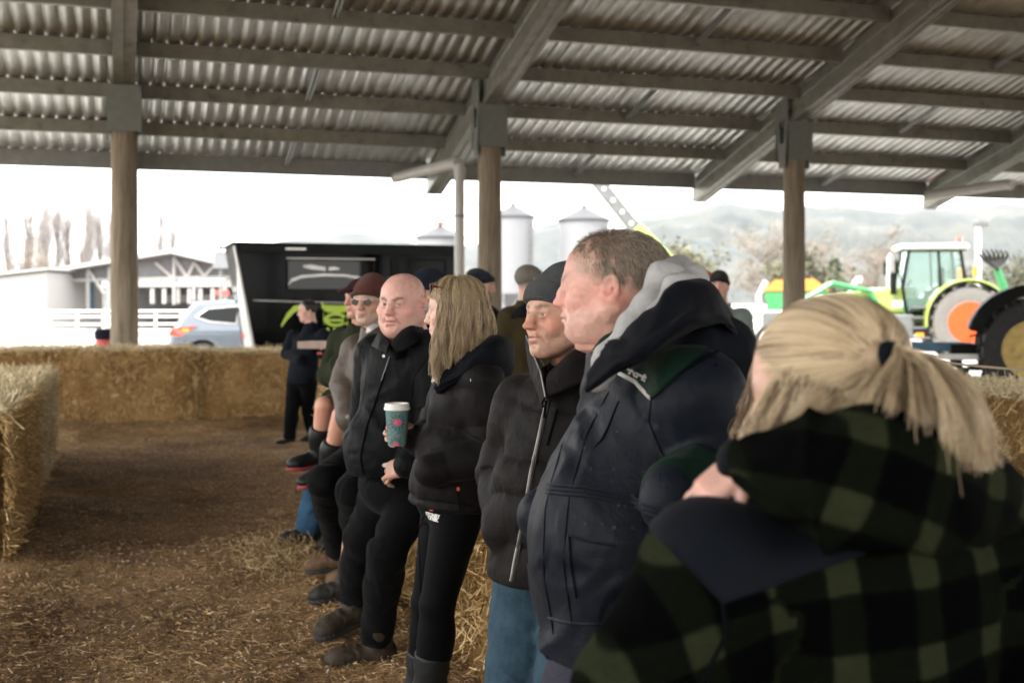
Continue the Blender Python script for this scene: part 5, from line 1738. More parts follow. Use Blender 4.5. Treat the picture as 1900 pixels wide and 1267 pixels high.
# sunglasses pushed up on the hair
M_SUNG = mat_plain('dark_lens', (.012, .010, .012), .12, spec=.8)
M_SUNGF = mat_plain('tortoise_frame', (.10, .020, .014), .3, var=.3, scale=60)
f1 = lambda x, y, z: pD.hl((x, y, z))
sg = thing('sunglasses', 'dark sunglasses pushed up on the fair hair of the woman in the row', 'sunglasses', f1(0, .07, .10))
mb = MB()
for s in (-1, 1):
    mb.tube([f1(s * .066, .056, .094), f1(s * .078, .0, .080), f1(s * .082, -.045, .052)], [.0035, .003, .003], 6)
mb.tube([f1(-.066, .058, .094), f1(-.03, .078, .104), f1(0, .082, .107), f1(.03, .078, .104), f1(.066, .058, .094)], .004, 6)
mb.build('frame', M_SUNGF, sg, world_coords=True)
for s in (-1, 1):
    mb = MB(); c = V3(s * .034, .080, .085)
    vs = [f1(*(c + V3(.027 * math.cos(a) , -.012 * abs(math.cos(a)) * 1 + .004, .020 * math.sin(a)))) for a in np.linspace(0, 2 * math.pi, 16, endpoint=False)]
    vs2 = [v + pD.Rh @ V3(0, .003, 0) for v in vs]
    n = 16
    mb.add(vs + vs2, [tuple(range(n)), tuple(range(n, 2 * n))[::-1]] + [(k, (k + 1) % n, n + (k + 1) % n, n + k) for k in range(n)])
    mb.build('lens', M_SUNG, sg, world_coords=True)
# her coffee cup
cc = P(737, 826, 4.33)
cup = thing('coffee_cup', 'paper coffee cup with pink flowers on teal and a white lid', 'coffee cup', cc)
m_, nt, b_ = newmat('flower_print')
vo = noise_node(nt, 55, 3, .6, dist=2.0)
vr = ramp(nt, vo.outputs['Fac'], [(.30, (.045, .105, .115)), (.45, (.085, .165, .165)), (.58, (.12, .21, .195)), (.70, (.17, .155, .075))])
nt.links.new(vr.outputs[0], b_.inputs['Base Color']); b_.inputs['Roughness'].default_value = .5
mb = MB(); mb.lathe([(.032, 0), (.033, .002), (.0435, .132), (.0445, .134)], 28, cc); mb.build('sleeve', m_, cup, smooth=True, world_coords=True)
mb = MB(); mb.lathe([(.0475, .130), (.0485, .134), (.0475, .139), (.0455, .141), (.0445, .152), (.0425, .1545), (.038, .1535), (.037, .147), (.0, .146)], 28, cc); mb.build('lid', mat_plain('white_lid', (.66, .65, .62), .4, var=.04), cup, smooth=True, world_coords=True)
tocam = nrm(V3(0, 0, EYE) - cc); tocam[2] = 0; tocam = nrm(tocam)
M_PINK = mat_plain('pink_flower', (.55, .06, .14), .5, var=.2, scale=90)
M_PETAL = mat_plain('dark_petal', (.035, .085, .095), .5)
for ang, zz, r in ((.04, .088, .014), (-.15, .006, .013), (1.5, .05, .013), (-1.6, .07, .013)):
    mb = MB(); mp_ = MB()
    def onc(a, z): 
        R_ = .0326 + (.0435 - .0326) * z / .132 + .0012
        d = rotz(ang + a) @ tocam
        return cc + d * R_ + V3(0, 0, z)
    n = 12; vs = [onc(0, zz)] + [onc(r * math.cos(2 * math.pi * k / n) / .038, zz + r * .8 * math.sin(2 * math.pi * k / n) if zz + r * .8 * math.sin(2 * math.pi * k / n) > .002 else .002) for k in range(n)]
    mb.add(vs, [(0, 1 + k, 1 + (k + 1) % n) for k in range(n)]); fl = mb.build('flower', M_PINK, cup, world_coords=True)
    for k in range(12):
        e = 2 * math.pi * (k + .5) / 12; r0, r1 = r * 1.05, r * 2.3
        cl = lambda z: min(.128, max(.003, z))
        w = .16
        vs = [onc(q_ * math.cos(e + d_) / .038, cl(zz + q_ * math.sin(e + d_))) for q_, d_ in ((r0, 0), ((r0 + r1) / 2, w), (r1, 0), ((r0 + r1) / 2, -w))]
        mp_.add(vs, [(0, 1, 2, 3)])
    mp_.build('petals', M_PETAL if ang < 1 else mat_plain('olive_petal', (.15, .13, .06), .5), cup, world_coords=True)

# ---- the bald man
hE = P(747, 563, 5.0)
J = joints(head=hE, neck=P(758, 632, 5.08), pelvis=P(742, 900, 5.12),
           sh={'R': P(697, 660, 5.22), 'L': P(804, 655, 4.95)},
           el={'R': P(680, 790, 5.36), 'L': P(812, 792, 4.95)},
           wr={'R': P(690, 865, 5.25), 'L': P(758, 862, 4.82)},
           kn={'L': P(716, 1030, 4.95), 'R': P(672, 1000, 5.3)}, an={'L': P(698, 1190, 5.22), 'R': P(655, 1115, 5.55)},
           chest=P(745, 720, 5.08), waist=P(732, 830, 5.08), hipw=.10)
pE = Person('bald man in a black zipped jacket and black trousers with one hand in his pocket', J, dirc(-.40, -.92, -.02), dirc(-.62, -.78), 'people leaning along the straw bales', hs=1.09)
handE = pE.hand('L', P(722, 872, 4.86) - J['wr']['L'], dirc(.1, -.8, .6), curl=(.35, .4, .45, .5), thumb=.2, thumb_across=.1, sc=1.05)
pE.body(h=.0036, fat=.8, skin=(.57, .335, .275), ruddy=.75, nose=1.0, eye=.10, brow=(.075, .042, .028), browang=.004, stub=(.36, .22, .18), stubs=.30, neckr=.062, mouth=.45, smile=.35,
        lips=(.50, .19, .16), jaw=1.04, nosep=.85, hands=[handE], ruddycol=(.56, .17, .13), limb=1.1)
pE.eyes(look=(-.3, 1, -.05), iris=(.03, .032, .034))
pE.jacket('jacket', M_BLACKJ, h=.0085, pel=(.21, .19, .17), bel=(.205, .185, .19), che=(.195, .148, .20), bel_f=.028, arm=(.090, .076, .060), hem=.90, hem_n=nrm(V3(.12, 0, -1)),
          fold=.011, seed=9, shr=.092, lam=.06, neck_r=.095, lower=(.20, .185, .15, -.02))
pE.trousers('trousers', M_BLACKT, hip=(.19, .17, .14), r=(.108, .077, .066), fold=.015, top=.98, h=.009, lam=.07, up=.035)
for q, t in (('L', P(610, 1200, 5.2) - P(712, 1200, 5.28)), ('R', P(640, 1120, 5.45) - P(690, 1100, 5.55))): pE.boot(q, M_LEATHER, M_SOLE, toe=t, scale=1.12, shaft=.16)
dE = nrm(P(735, 760, 1) - V3(0, 0, EYE))
loft(pE, 'collar', [[P(729, 640, 4.94), P(745, 622, 4.98), P(762, 610, 5.04), P(774, 606, 5.14)],
    [P(727, 633, 4.89), P(746, 612, 4.91), P(764, 597, 4.97), P(778, 592, 5.10)],
    [P(727, 641, 4.855), P(748, 624, 4.86), P(769, 608, 4.90), P(786, 602, 5.06)],
    [P(735, 655, 4.85), P(758, 645, 4.84), P(779, 632, 4.875), P(798, 625, 5.04)]], M_BLACKJ, fold=.003, thick=.006, seed=2, freq=(3, 4))
loft(pE, 'collar', [[P(727, 640, 4.95), P(716, 628, 5.02), P(708, 624, 5.14)],
    [P(726, 634, 4.90), P(713, 621, 4.97), P(704, 616, 5.1)], [P(720, 642, 4.87), P(705, 634, 4.94), P(695, 630, 5.09)], [P(716, 655, 4.86), P(700, 647, 4.93), P(688, 641, 5.09)]], M_BLACKJ, fold=.003, thick=.006, seed=3, freq=(3, 4))
loft(pE, 'jumper_neck', [[P(724, 632, 4.97), P(736, 634, 4.93), P(755, 622, 4.97)], [P(722, 646, 4.94), P(735, 652, 4.90), P(758, 640, 4.93)], [P(722, 660, 4.93), P(735, 668, 4.90), P(760, 655, 4.93)]], M_BLACKT, fold=.001, thick=.006)
pE.seam('zip', [P(715, 690, 4.9), P(698, 740, 4.85), P(680, 790, 4.8), P(668, 850, 4.8), P(674, 880, 4.85)], dE, .0042, M_SEAM, off=.002)
pE.seam('collar_trim', [P(728, 645, 4.9), P(722, 665, 4.88), P(708, 705, 4.85)], dE, .0022, M_ZIP, off=.004)
disc(pE, P(718, 862, 4.85), .010, M_WHITE, 'white_tag', 1.9)
pE.seam('seam', [P(790, 668, 4.85), P(768, 700, 4.85), P(762, 760, 4.85), P(770, 810, 4.85)], dE, .0018, M_SEAM)
pE.seam('hem_seam', [P(672, 872, 4.85), P(705, 882, 4.8), P(740, 876, 4.8)], dE, .0024, M_SEAM)
disc(pE, P(713, 661, 4.9), .006, M_WHITE, 'stud')
M_HAIRE = mat_hair('stubble_hair', [(.14, .10, .08), (.25, .2, .17)])
def scalpE(v):
    x, y, z = v.T
    return np.clip((-.005 - y) / .03, 0, 1) * np.clip((.075 - z) / .03, 0, 1) * .9
scalp_hair(pE, 900, scalpE, .004, .5, M_HAIRE, lift=1, r=(.0005, .0004), seed=2)
# ------------------------------------------------------------------ beyond the shed: vehicles, buildings, trees, hills
M_BLACKG = mat_plain('black_gloss_panel', (.0013, .0020, .0022), .09, var=.1, scale=3, spec=.05)
M_BLACKM = mat_plain('black_trim', (.0026, .0032, .0034), .65, var=.2, spec=.15)
M_ALU = mat_plain('aluminium_trim', (.42, .42, .41), .35, metal=.6, var=.1)
M_LIME = mat_plain('lime_sign', (.36, .50, .055), .5, var=.12)
M_GLASSD = mat_plain('dark_glass', (.0022, .0028, .0032), .06, var=.1, spec=.18)
M_TYRE = mat_plain('tyre_rubber', (.022, .022, .022), .85, var=.3, scale=20, bump=.3, dirt=(.10, .085, .065))
M_TYREG = mat_plain('dusty_tyre', (.13, .125, .115), .9, var=.25, scale=12, dirt=(.22, .20, .17))
M_GREEN = mat_plain('tractor_lime', (.27, .345, .075), .3, var=.1, coat=.4)
M_GREENJ = mat_plain('implement_green', (.035, .20, .07), .4, var=.12)
M_CREAM = mat_plain('cream_white_paint', (.62, .62, .58), .4, var=.06)
M_GREYM = mat_plain('machine_grey', (.10, .105, .105), .5, var=.2)
M_ORIM = mat_plain('orange_red_rim', (.50, .060, .008), .4, var=.1)
M_ORANGEP = mat_plain('orange_paint', (.62, .20, .03), .45, var=.1)
M_YRIM = mat_plain('old_yellow_rim', (.46, .33, .10), .6, var=.3, scale=6, dirt=(.14, .10, .06))
M_BLUEM = mat_plain('blue_paint', (.045, .13, .20), .55, var=.25, dirt=(.10, .09, .08))
M_SILVER = mat_plain('silver_blue_paint', (.072, .090, .112), .25, metal=.3, var=.04, coat=.7)
M_TAIL = mat_plain('red_tail_lamp', (.65, .04, .02), .2, var=.1, coat=.6)
M_AMBER = mat_plain('amber_lamp', (.75, .26, .02), .3, var=.1)
M_WHITEP = mat_plain('white_rail_paint', (.70, .70, .68), .6, var=.06)
M_CLAD = mat_plain('pale_cladding', (.30, .30, .29), .6, var=.06)
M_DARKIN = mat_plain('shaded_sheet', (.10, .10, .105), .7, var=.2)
M_SILO = mat_plain('galvanised_silo', (.15, .158, .168), .6, metal=.0, var=.08)
M_SILOR = mat_plain('weathered_silo_roof', (.040, .043, .048), .6, var=.1)
m_, nt, b_ = newmat('cab_glass')
b_.inputs['Base Color'].default_value = (.50, .68, .64, 1); b_.inputs['Roughness'].default_value = .02
b_.inputs['Transmission Weight'].default_value = .85; b_.inputs['IOR'].default_value = 1.05; b_.inputs['Specular IOR Level'].default_value = .5
M_CABG = m_

# ---- food trailer
tv, tu0, tu1, tz = 22.5, 1.94, 6.32, 2.73
tr = thing('food_trailer', 'glossy black food trailer with lime green lettering and a serving hatch', 'trailer', ((tu0 + tu1) / 2, tv, 0))
def slant(z): return tu0 + (tz - z) / (tz - .45) * .42
Rx = np.eye(3)
mb = MB()
vs = [(slant(.45), tv, .45), (tu1, tv, .45), (tu1, tv, tz), (tu0, tv, tz)]
vs2 = [(x, tv + 2.3, z) for x, y, z in vs]
mb.add(vs + vs2, [(0, 1, 2, 3), (7, 6, 5, 4), (0, 4, 5, 1), (1, 5, 6, 2), (2, 6, 7, 3), (3, 7, 4, 0)])
mb.build('body', M_BLACKG, tr, world_coords=True, bevel=.02)
mb = MB(); mb.box(((tu0 + tu1) / 2, tv + 1.15, tz + .015), (tu1 - tu0 + .10, 2.42, .03)); mb.build('roof', M_BLACKM, tr, world_coords=True)
mb = MB(); mb.box(((tu0 + tu1) / 2 + .05, tv - .03, tz - .09), (tu1 - tu0 - .1, .06, .15)); mb.build('awning_case', M_BLACKM, tr, world_coords=True)
mb = MB(); mb.box((tu0 + 1.12, tv - .062, tz - .085), (.38, .01, .035)); mb.build('name_plate', M_CREAM, tr, world_coords=True)
a, b = V3(slant(tz - .05) - .012, tv - .008, tz - .05), V3(slant(.5) - .012, tv - .008, .5)
mb = MB(); mb.tube([a, b], .028, 4); mb.build('corner_trim', M_ALU, tr, world_coords=True)
a, b = V3(slant(tz - .05) - .03, tv + 1.2, tz - .05), V3(slant(.5) - .03, tv + 1.2, .5)
mb = MB(); mb.add([V3(slant(tz - .2) - .006, tv + .05, tz - .2), V3(slant(.6) - .006, tv + .05, .6), V3(slant(.6) - .006, tv + 2.1, .6), V3(slant(tz - .9) - .006, tv + 1.15, tz - .9)], [(0, 1, 2, 3)])  # pale sheet standing in for bright ground reflected in the glossy black end
mb.build('end_reflection', mat_plain('grey_ground_reflection', (.30, .31, .30), .3, metal=.5, var=.1), tr, world_coords=True)
mb = MB(); mb.box((slant(.98) - .02, tv + 1.6, .98), (.04, .12, .10)); mb.build('red_reflection', M_TAIL, tr, world_coords=True)  # red block standing in for a red light reflected in the trailer end
# serving window: pale frame, dark pane, arch sticker
def on_tr(px, py, d=0.0):
    X = (px - 950) / FPX; D = (tv - d) / (-X * ST + CT)
    return V3(X * D * CT + D * ST, tv - d, EYE - (py - 565) / FPX * D)
w0, w1 = on_tr(530, 478), on_tr(696, 540)
wf = MB()
cx, cz, ww, wh = (w0[0] + w1[0]) / 2, (w0[2] + w1[2]) / 2, w1[0] - w0[0], w0[2] - w1[2]
wf.box((cx, tv - .02, w0[2] - .02), (ww, .04, .045)); wf.box((w0[0] + .02, tv - .02, cz - .025), (.04, .035, wh - .06)); wf.box((w1[0] - .02, tv - .02, cz - .025), (.03, .03, wh - .06)); wf.box((cx, tv - .02, w1[2] + .012), (ww, .05, .025))
win = wf.build('hatch_frame', M_BLACKM, tr, world_coords=True)
mb = MB(); mb.box((cx, tv - .045, w0[2] - .012), (ww - .02, .012, .022)); mb.build('hatch_strip', M_ALU, win, world_coords=True)
mb = MB(); mb.box((cx, tv - .006, cz - .01), (ww - .08, .008, wh - .09)); mb.build('pane', M_GLASSD, win, world_coords=True)
def strip(name, pts, wz, mat, par, d=.012):
    mb = MB(); pts = [on_tr(x, y, d) for x, y in pts]; n = len(pts)
    vs = []
    for p, w in zip(pts, wz if hasattr(wz, '__len__') else [wz] * n): vs += [p - V3(0, 0, w / 2), p + V3(0, 0, w / 2), p + V3(0, .006, w / 2), p + V3(0, .006, -w / 2)]
    fs = []
    for k in range(n - 1):
        for e in range(4): fs.append((4 * k + e, 4 * k + (e + 1) % 4, 4 * k + 4 + (e + 1) % 4, 4 * k + 4 + e))
    fs += [(0, 1, 2, 3), tuple(4 * (n - 1) + e for e in (3, 2, 1, 0))]
    mb.add(vs, fs); return mb.build(name, mat, par, world_coords=True)
M_WHITES = mat_plain('white_sticker', (.55, .56, .55), .5)
strip('arch_sticker', [(534, 530), (541, 520), (560, 513), (600, 510), (640, 511), (668, 516), (680, 524)], [.03, .06, .05, .045, .045, .05, .03], M_WHITES, win)
strip('wing_sticker', [(563, 494), (575, 495), (604, 499), (604.1, 499)], [.03, .085, .07, .07], M_WHITES, win)
strip('wing_sticker', [(610, 499), (622, 498), (630, 499)], [.06, .06, .02], M_WHITES, win)
# right-hand door outline and post
dr0 = on_tr(722, 470); dr1 = on_tr(742, 640)
mb = MB(); mb.box(((dr0[0] + dr1[0]) / 2, tv - .02, 1.5), (.16, .04, 2.0)); mb.build('door_post', M_BLACKM, tr, world_coords=True)
q0, q1 = on_tr(760, 482), on_tr(826, 640)
fr = MB()
for x in (q0[0], q1[0]): fr.box((x, tv - .012, 1.5), (.03, .024, 1.9))
fr.box(((q0[0] + q1[0]) / 2, tv - .012, q0[2]), (q1[0] - q0[0], .024, .03)); dd = fr.build('door_frame', M_BLACKM, tr, world_coords=True)
mb = MB(); mb.box((on_tr(851, 470)[0], tv - .03, on_tr(851, 466)[2]), (.07, .05, .06)); mb.build('marker_lamp', M_CREAM, tr, world_coords=True)
# lime sign painting: swoosh and the lettering as far as it can be read
sgn = strip('swoosh', [(522, 605), (532, 588), (545, 574), (570, 565), (600, 563)], [.05, .13, .13, .06, .02], M_LIME, tr)
strip('swoosh', [(594, 566), (605, 572), (625, 574), (645, 572), (665, 575), (690, 570)], [.05, .13, .15, .12, .13, .05], M_LIME, tr)
def ring(name, cx_, cy_, rx, ry, w, d=.014):
    ptsc = [(cx_ + rx * math.cos(a), cy_ + ry * math.sin(a)) for a in np.linspace(0, 2 * math.pi, 29)]
    mb = MB(); vs = []; n = len(ptsc) - 1
    for a in np.linspace(0, 2 * math.pi, n, endpoint=False):
        for k in (1, 1 - w):
            for dd_ in (d, d - .008): vs.append(on_tr(cx_ + rx * k * math.cos(a), cy_ + ry * (k if k == 1 else 1 - w * 1.1) * math.sin(a), dd_))
    fs = []
    for k in range(n):
        a_, b_2 = 4 * k, 4 * ((k + 1) % n)
        fs += [(a_, b_2, b_2 + 2, a_ + 2), (a_, a_ + 1, b_2 + 1, b_2), (a_ + 2, b_2 + 2, b_2 + 3, a_ + 3)]
    mb.add(vs, fs); return mb.build(name, M_LIME, tr, world_coords=True)
ring('letter', 623, 593, 22, 13, .36); ring('letter', 656, 594, 19, 12, .40)
strip('letter_bar', [(609, 594), (637, 594)], .05, M_LIME, tr)
strip('letter', [(600, 580), (602, 600)], [.16, .10], M_LIME, tr)
strip('letter', [(646, 560), (662, 560)], .10, M_LIME, tr)
for x in (606, 618, 630, 646, 658): strip('small_letter', [(x, 613), (x + 5, 613)], .10, M_LIME, tr)
strip('leaf', [(561, 632), (575, 631), (590, 632), (606, 634)], [.02, .06, .06, .02], M_LIME, tr)
strip('leaf', [(607, 634), (622, 631), (636, 631), (650, 634)], [.02, .06, .07, .02], M_LIME, tr)
strip('white_line', [(470, 557), (560, 560), (652, 562)], .016, M_ALU, tr)
for s in (.9, 3.3):
    mb = MB(); mb.lathe([(.0, -.1), (.20, -.1), (.30, -.09), (.33, -.05), (.33, .05), (.30, .09), (.2, .1), (0, .1)], 24, (tu0 + s, tv + .2, .33), np.array(((1, 0, 0), (0, 0, 1.0), (0, -1, 0)))); mb.build('wheel', M_TYRE, tr, smooth=True, world_coords=True)
mb = MB(); mb.box(((tu0 + tu1) / 2 + .2, tv + 1.1, .38), (tu1 - tu0 - .6, 1.9, .16)); mb.build('chassis', M_BLACKM, tr, world_coords=True)

# ---- generic frame for things standing away from the shed: origin on the ground below a point, own heading
def place(px, D, head):
    p = P(px, 565, D); p[2] = 0
    R = basis(head, UP)
    return p, R
def wheelset(parent, c, R, r, w, tyre, rim, hub, rimr=.58, lugs=0, name='wheel', dish=.1):
    """axle along R x; returns the wheel part"""
    Rl = np.stack([R[:, 1], R[:, 2], R[:, 0]], 1)
    mb = MB(); hw = w / 2
    mb.lathe([(r * rimr, -hw * .85), (r * .80, -hw), (r * .95, -hw * .92), (r, -hw * .6), (r, hw * .6), (r * .95, hw * .92), (r * .80, hw), (r * rimr, hw * .85)], 36, c, Rl, cap=False)
    for k in range(lugs):
        for s in (-1, 1):
            a = 2 * math.pi * (k + (.5 if s > 0 else 0)) / lugs
            e = V3(math.cos(a), math.sin(a), 0); t_ = V3(-math.sin(a), math.cos(a), 0)
            Rb = np.stack([Rl @ e, Rl @ nrm(t_ * .45 + V3(0, 0, s)), Rl @ np.cross(e, nrm(t_ * .45 + V3(0, 0, s)))], 1)
            mb.box(np.asarray(c) + Rl @ (e * r * 1.01 + V3(0, 0, s * hw * .45) + t_ * .0), (r * .10, hw * 1.15, r * .075), Rb)
    wh = mb.build(name, tyre, parent, smooth=True, world_coords=True)
    for s in (1,):
        mb = MB()
        mb.lathe([(r * rimr * 1.02, hw * .86), (r * rimr * .97, hw * .90), (r * rimr * .93, hw * .80), (r * rimr * .80, hw * (.8 - 3 * dish)), (r * rimr * .45, hw * (.8 - 5 * dish)), (r * rimr * .28, hw * (.8 - 3.4 * dish)), (0, hw * (.8 - 3.2 * dish))], 36, c, Rl)
        rm = mb.build('rim', rim, wh, smooth=True, world_coords=True)
        mb = MB()
        mb.lathe([(r * rimr * .22, hw * (.8 - 3.4 * dish)), (r * rimr * .2, hw * .85), (0, hw * .87)], 16, c, Rl)
        for k in range(8):
            a = 2 * math.pi * k / 8
            q = np.asarray(c) + Rl @ V3(r * rimr * .60 * math.cos(a), r * rimr * .60 * math.sin(a), hw * .40)
            mb.box(q, (r * .05, r * .05, r * .12), Rl)
        mb.build('hub', hub, wh, smooth=True, world_coords=True)
    return wh

# ---- the silver car behind the trailer
p0, Rc = place(472, 29, dirc(1, .12))
car = thing('parked_car', 'silver blue estate car parked nose away behind the black trailer', 'car', p0)
C = lambda x, y, z: p0 + Rc @ V3(x, y, z)          # y forward along the car, rear at y=-1.85
prof = [(-1.86, .40), (-1.92, .62), (-1.88, .92), (-1.80, 1.05), (-1.62, 1.32), (-1.40, 1.60), (-1.30, 1.665), (-.6, 1.70), (.5, 1.66), (1.05, 1.50), (1.75, 1.06), (2.55, .92), (2.78, .70), (2.78, .35), (2.3, .28), (-1.5, .28)]
f = Fld(p0 - V3(3.4, 3.4, -.1), p0 + V3(3.4, 3.4, 1.9), .045)
# body: profile swept over the width with tumblehome
Xg = f.ax[0][:, None, None]; Yg = f.ax[1][None, :, None]; Zg = f.ax[2][None, None, :]
lx = (Xg - p0[0]) * Rc[0, 0] + (Yg - p0[1]) * Rc[1, 0]; ly = (Xg - p0[0]) * Rc[0, 1] + (Yg - p0[1]) * Rc[1, 1]
def polyd(px, pz, poly):
    d = np.full(np.broadcast(px, pz).shape, 1e9, 'f4'); ins = np.zeros(d.shape, bool)
    n = len(poly)
    for k in range(n):
        (ax_, az), (bx, bz) = poly[k], poly[(k + 1) % n]
        ex, ez = bx - ax_, bz - az
        t = np.clip(((px - ax_) * ex + (pz - az) * ez) / (ex * ex + ez * ez), 0, 1)
        d = np.minimum(d, (px - ax_ - t * ex) ** 2 + (pz - az - t * ez) ** 2)
        c_ = ((az > pz) != (bz > pz)) & (px < (bx - ax_) * (pz - az) / (bz - az + 1e-9) + ax_)
        ins ^= c_
    return np.where(ins, -1, 1) * np.sqrt(d)
pd_ = polyd(ly + 0 * Zg, Zg + 0 * ly, prof)
half = .90 - np.clip(Zg - .95, 0, 1) * .27 - np.clip(np.abs(ly) - 1.7, 0, 2) * .10
sd_ = np.abs(lx) - half
f.d = -smin(-pd_, -(sd_ + 0 * Zg), .10).astype('f4')
Rw = Rc
for yy in (-1.12, 1.62):
    for s in (-1, 1): f.cone(C(s * .70, yy, .36), C(s * 1.1, yy, .36), .40, .40, k=.03, op=-1)
vf = f.mesh()
finish('body', mesh_np('body', *vf), M_SILVER, car, world_coords=True)
for yy in (-1.12, 1.62):
    for s in (-1, 1):
        Rq = Rc @ np.diag([s, s, 1.0])
        wheelset(car, C(s * .78, yy, .35), Rq, .345, .22, M_TYRE, M_ALU, M_GREYM, rimr=.68, dish=.04)
for s in (-1, 1):
    # side windows, slightly proud of the body
    for poly in ([(-1.28, 1.30), (-1.02, 1.50), (-.30, 1.56), (-.34, 1.14), (-.95, 1.19)], [(-.24, 1.14), (-.2, 1.56), (.45, 1.53), (.98, 1.40), (1.30, 1.14)]):
        mb = MB(); vs = []
        for o_ in (.012, -.03):
            vs += [C(s * (.90 - max(0, z - .95) * .27 + o_), y, z) for y, z in poly]
        n = len(poly); mb.add(vs, [tuple(range(n)), tuple(range(n, 2 * n))[::-1]] + [(k, (k + 1) % n, n + (k + 1) % n, n + k) for k in range(n)])
        w_ = mb.build('side_window', M_GLASSD, car, world_coords=True)
        mb = MB(); mb.tube([C(s * (.90 - max(0, z - .95) * .27 + .014), y, z) for y, z in poly + poly[:1]], .018, 5); mb.build('window_trim', M_ALU, w_, world_coords=True)
    mb = MB(); poly = [(-1.90, .88), (-1.83, 1.03), (-1.55, 1.07), (-1.25, 1.09), (-1.45, .98), (-1.62, .86)]
    vs = [C(s * (.895 - max(0, -y - 1.7) * .10 + o_), y, z) for o_ in (.016, -.06) for y, z in poly]; n = len(poly)
    mb.add(vs, [tuple(range(n)), tuple(range(n, 2 * n))[::-1]] + [(k, (k + 1) % n, n + (k + 1) % n, n + k) for k in range(n)])
    tl = mb.build('tail_light', M_TAIL, car, world_coords=True)
    mb = MB(); mb.box(C(s * .905, -1.50, 1.0), (.02, .16, .06), Rc); mb.build('indicator', M_AMBER, tl, world_coords=True)
mb = MB(); mb.add([C(x, y - .015, z) for x, y, z in ((-.62, -1.775, 1.10), (.62, -1.775, 1.10), (.52, -1.42, 1.58), (-.52, -1.42, 1.58))], [(0, 1, 2, 3)]); mb.build('rear_window', M_GLASSD, car, world_coords=True)
mb = MB(); mb.box(C(0, -1.93, .48), (1.6, .05, .14), Rc, bev=.02); mb.build('bumper_trim', M_BLACKM, car, world_coords=True)
mb = MB(); mb.box(C(0, -1.33, 1.70), (1.05, .26, .03), Rc); mb.build('spoiler', M_SILVER, car, world_coords=True)

# ---- the big lime tractor
p0, Rt = place(1706, 36, dirc(-.985, .17))
tk = thing('tractor', 'large lime green tractor with a glass cab and orange red wheel rims', 'tractor', p0)
T = lambda x, y, z: p0 + Rt @ V3(x, y, z)       # y forward; near side is x<0 (left of travel)
for s in (-1, 1):
    Rq = Rt @ np.diag([s, s, 1.0])
    wheelset(tk, T(s * .98, -1.20, 1.08), Rq, 1.06, .62, M_TYREG, M_ORIM, M_GREYM, rimr=.56, lugs=18, name='rear_wheel')
    wheelset(tk, T(s * .95, 1.75, .78), Rq, .76, .5, M_TYREG, M_ORIM, M_GREYM, rimr=.56, lugs=16, name='front_wheel')
    mb = MB()                                    # mudguard
    vs = []; n = 16
    for k in range(n + 1):
        a = math.radians(-8 + 152 * k / n)
        for rr, xx in ((1.18, .70), (1.18, 1.30), (1.24, 1.30), (1.24, .70)):
            vs.append(T(s * xx, -1.20 + rr * math.cos(a), 1.12 + rr * math.sin(a)))
    fs = [(4 * k + e, 4 * k + (e + 1) % 4, 4 * k + 4 + (e + 1) % 4, 4 * k + 4 + e) for k in range(n) for e in range(4)] + [(0, 1, 2, 3), (4 * n + 3, 4 * n + 2, 4 * n + 1, 4 * n)]
    mb.add(vs, fs); mg = mb.build('mudguard', M_GREEN, tk, smooth=True, world_coords=True)
    mb = MB(); vs = []
    for k in range(n + 1):
        a = math.radians(-8 + 152 * k / n)
        for rr, xx in ((1.13, .72), (1.13, 1.36), (1.18, 1.36), (1.18, .72)): vs.append(T(s * xx, -1.20 + rr * math.cos(a), 1.12 + rr * math.sin(a)))
    mb.add(vs, fs); mb.build('mudguard_edge', M_BLACKM, mg, smooth=True, world_coords=True)
    mb = MB(); mb.box(T(s * 1.15, -1.38, 2.56), (.14, .12, .34), Rt, bev=.02); mb.build('indicator', M_AMBER, mg, world_coords=True)
# hood
f = Fld(T(0, 1.5, 1.6) - 2.6, T(0, 1.5, 1.6) + 2.6, .045)
f.rbox(T(0, 1.35, 1.72), (.44, 1.25, .42), Rt, .14, k=0); f.ell(T(0, 2.45, 1.58), (.40, .38, .40), Rt, k=.12); f.rbox(T(0, 1.2, 1.35), (.34, 1.4, .3), Rt, .08, k=.06)
f.plane(T(0, 2.4, 1.93), Rt @ nrm(V3(0, .13, 1)), k=.05)
vf = f.mesh(); hood_ = finish('bonnet', mesh_np('bonnet', *vf), M_GREEN, tk, world_coords=True)
mb = MB(); mb.box(T(0, .95, 2.06), (.60, 1.35, .07), Rt, bev=.03); mb.build('bonnet_top', M_CREAM, hood_, world_coords=True)
for s in (-1, 1):
    mb = MB(); mb.box(T(s * .445, 1.55, 1.66), (.02, .42, .3), Rt @ np.array(((1, 0, 0), (0, .94, -.34), (0, .34, .94)))); mb.build('grille_panel', M_GREENJ, hood_, world_coords=True)
    mb = MB(); mb.box(T(s * .45, .62, 1.62), (.02, .5, .22), Rt); mb.build('stripe', M_CREAM, hood_, world_coords=True)
mb = MB(); mb.box(T(0, .6, .95), (.62, 3.4, .5), Rt, bev=.05); mb.box(T(0, -1.1, .95), (1.2, .8, .6), Rt, bev=.05); mb.build('chassis', M_GREYM, tk, world_coords=True)
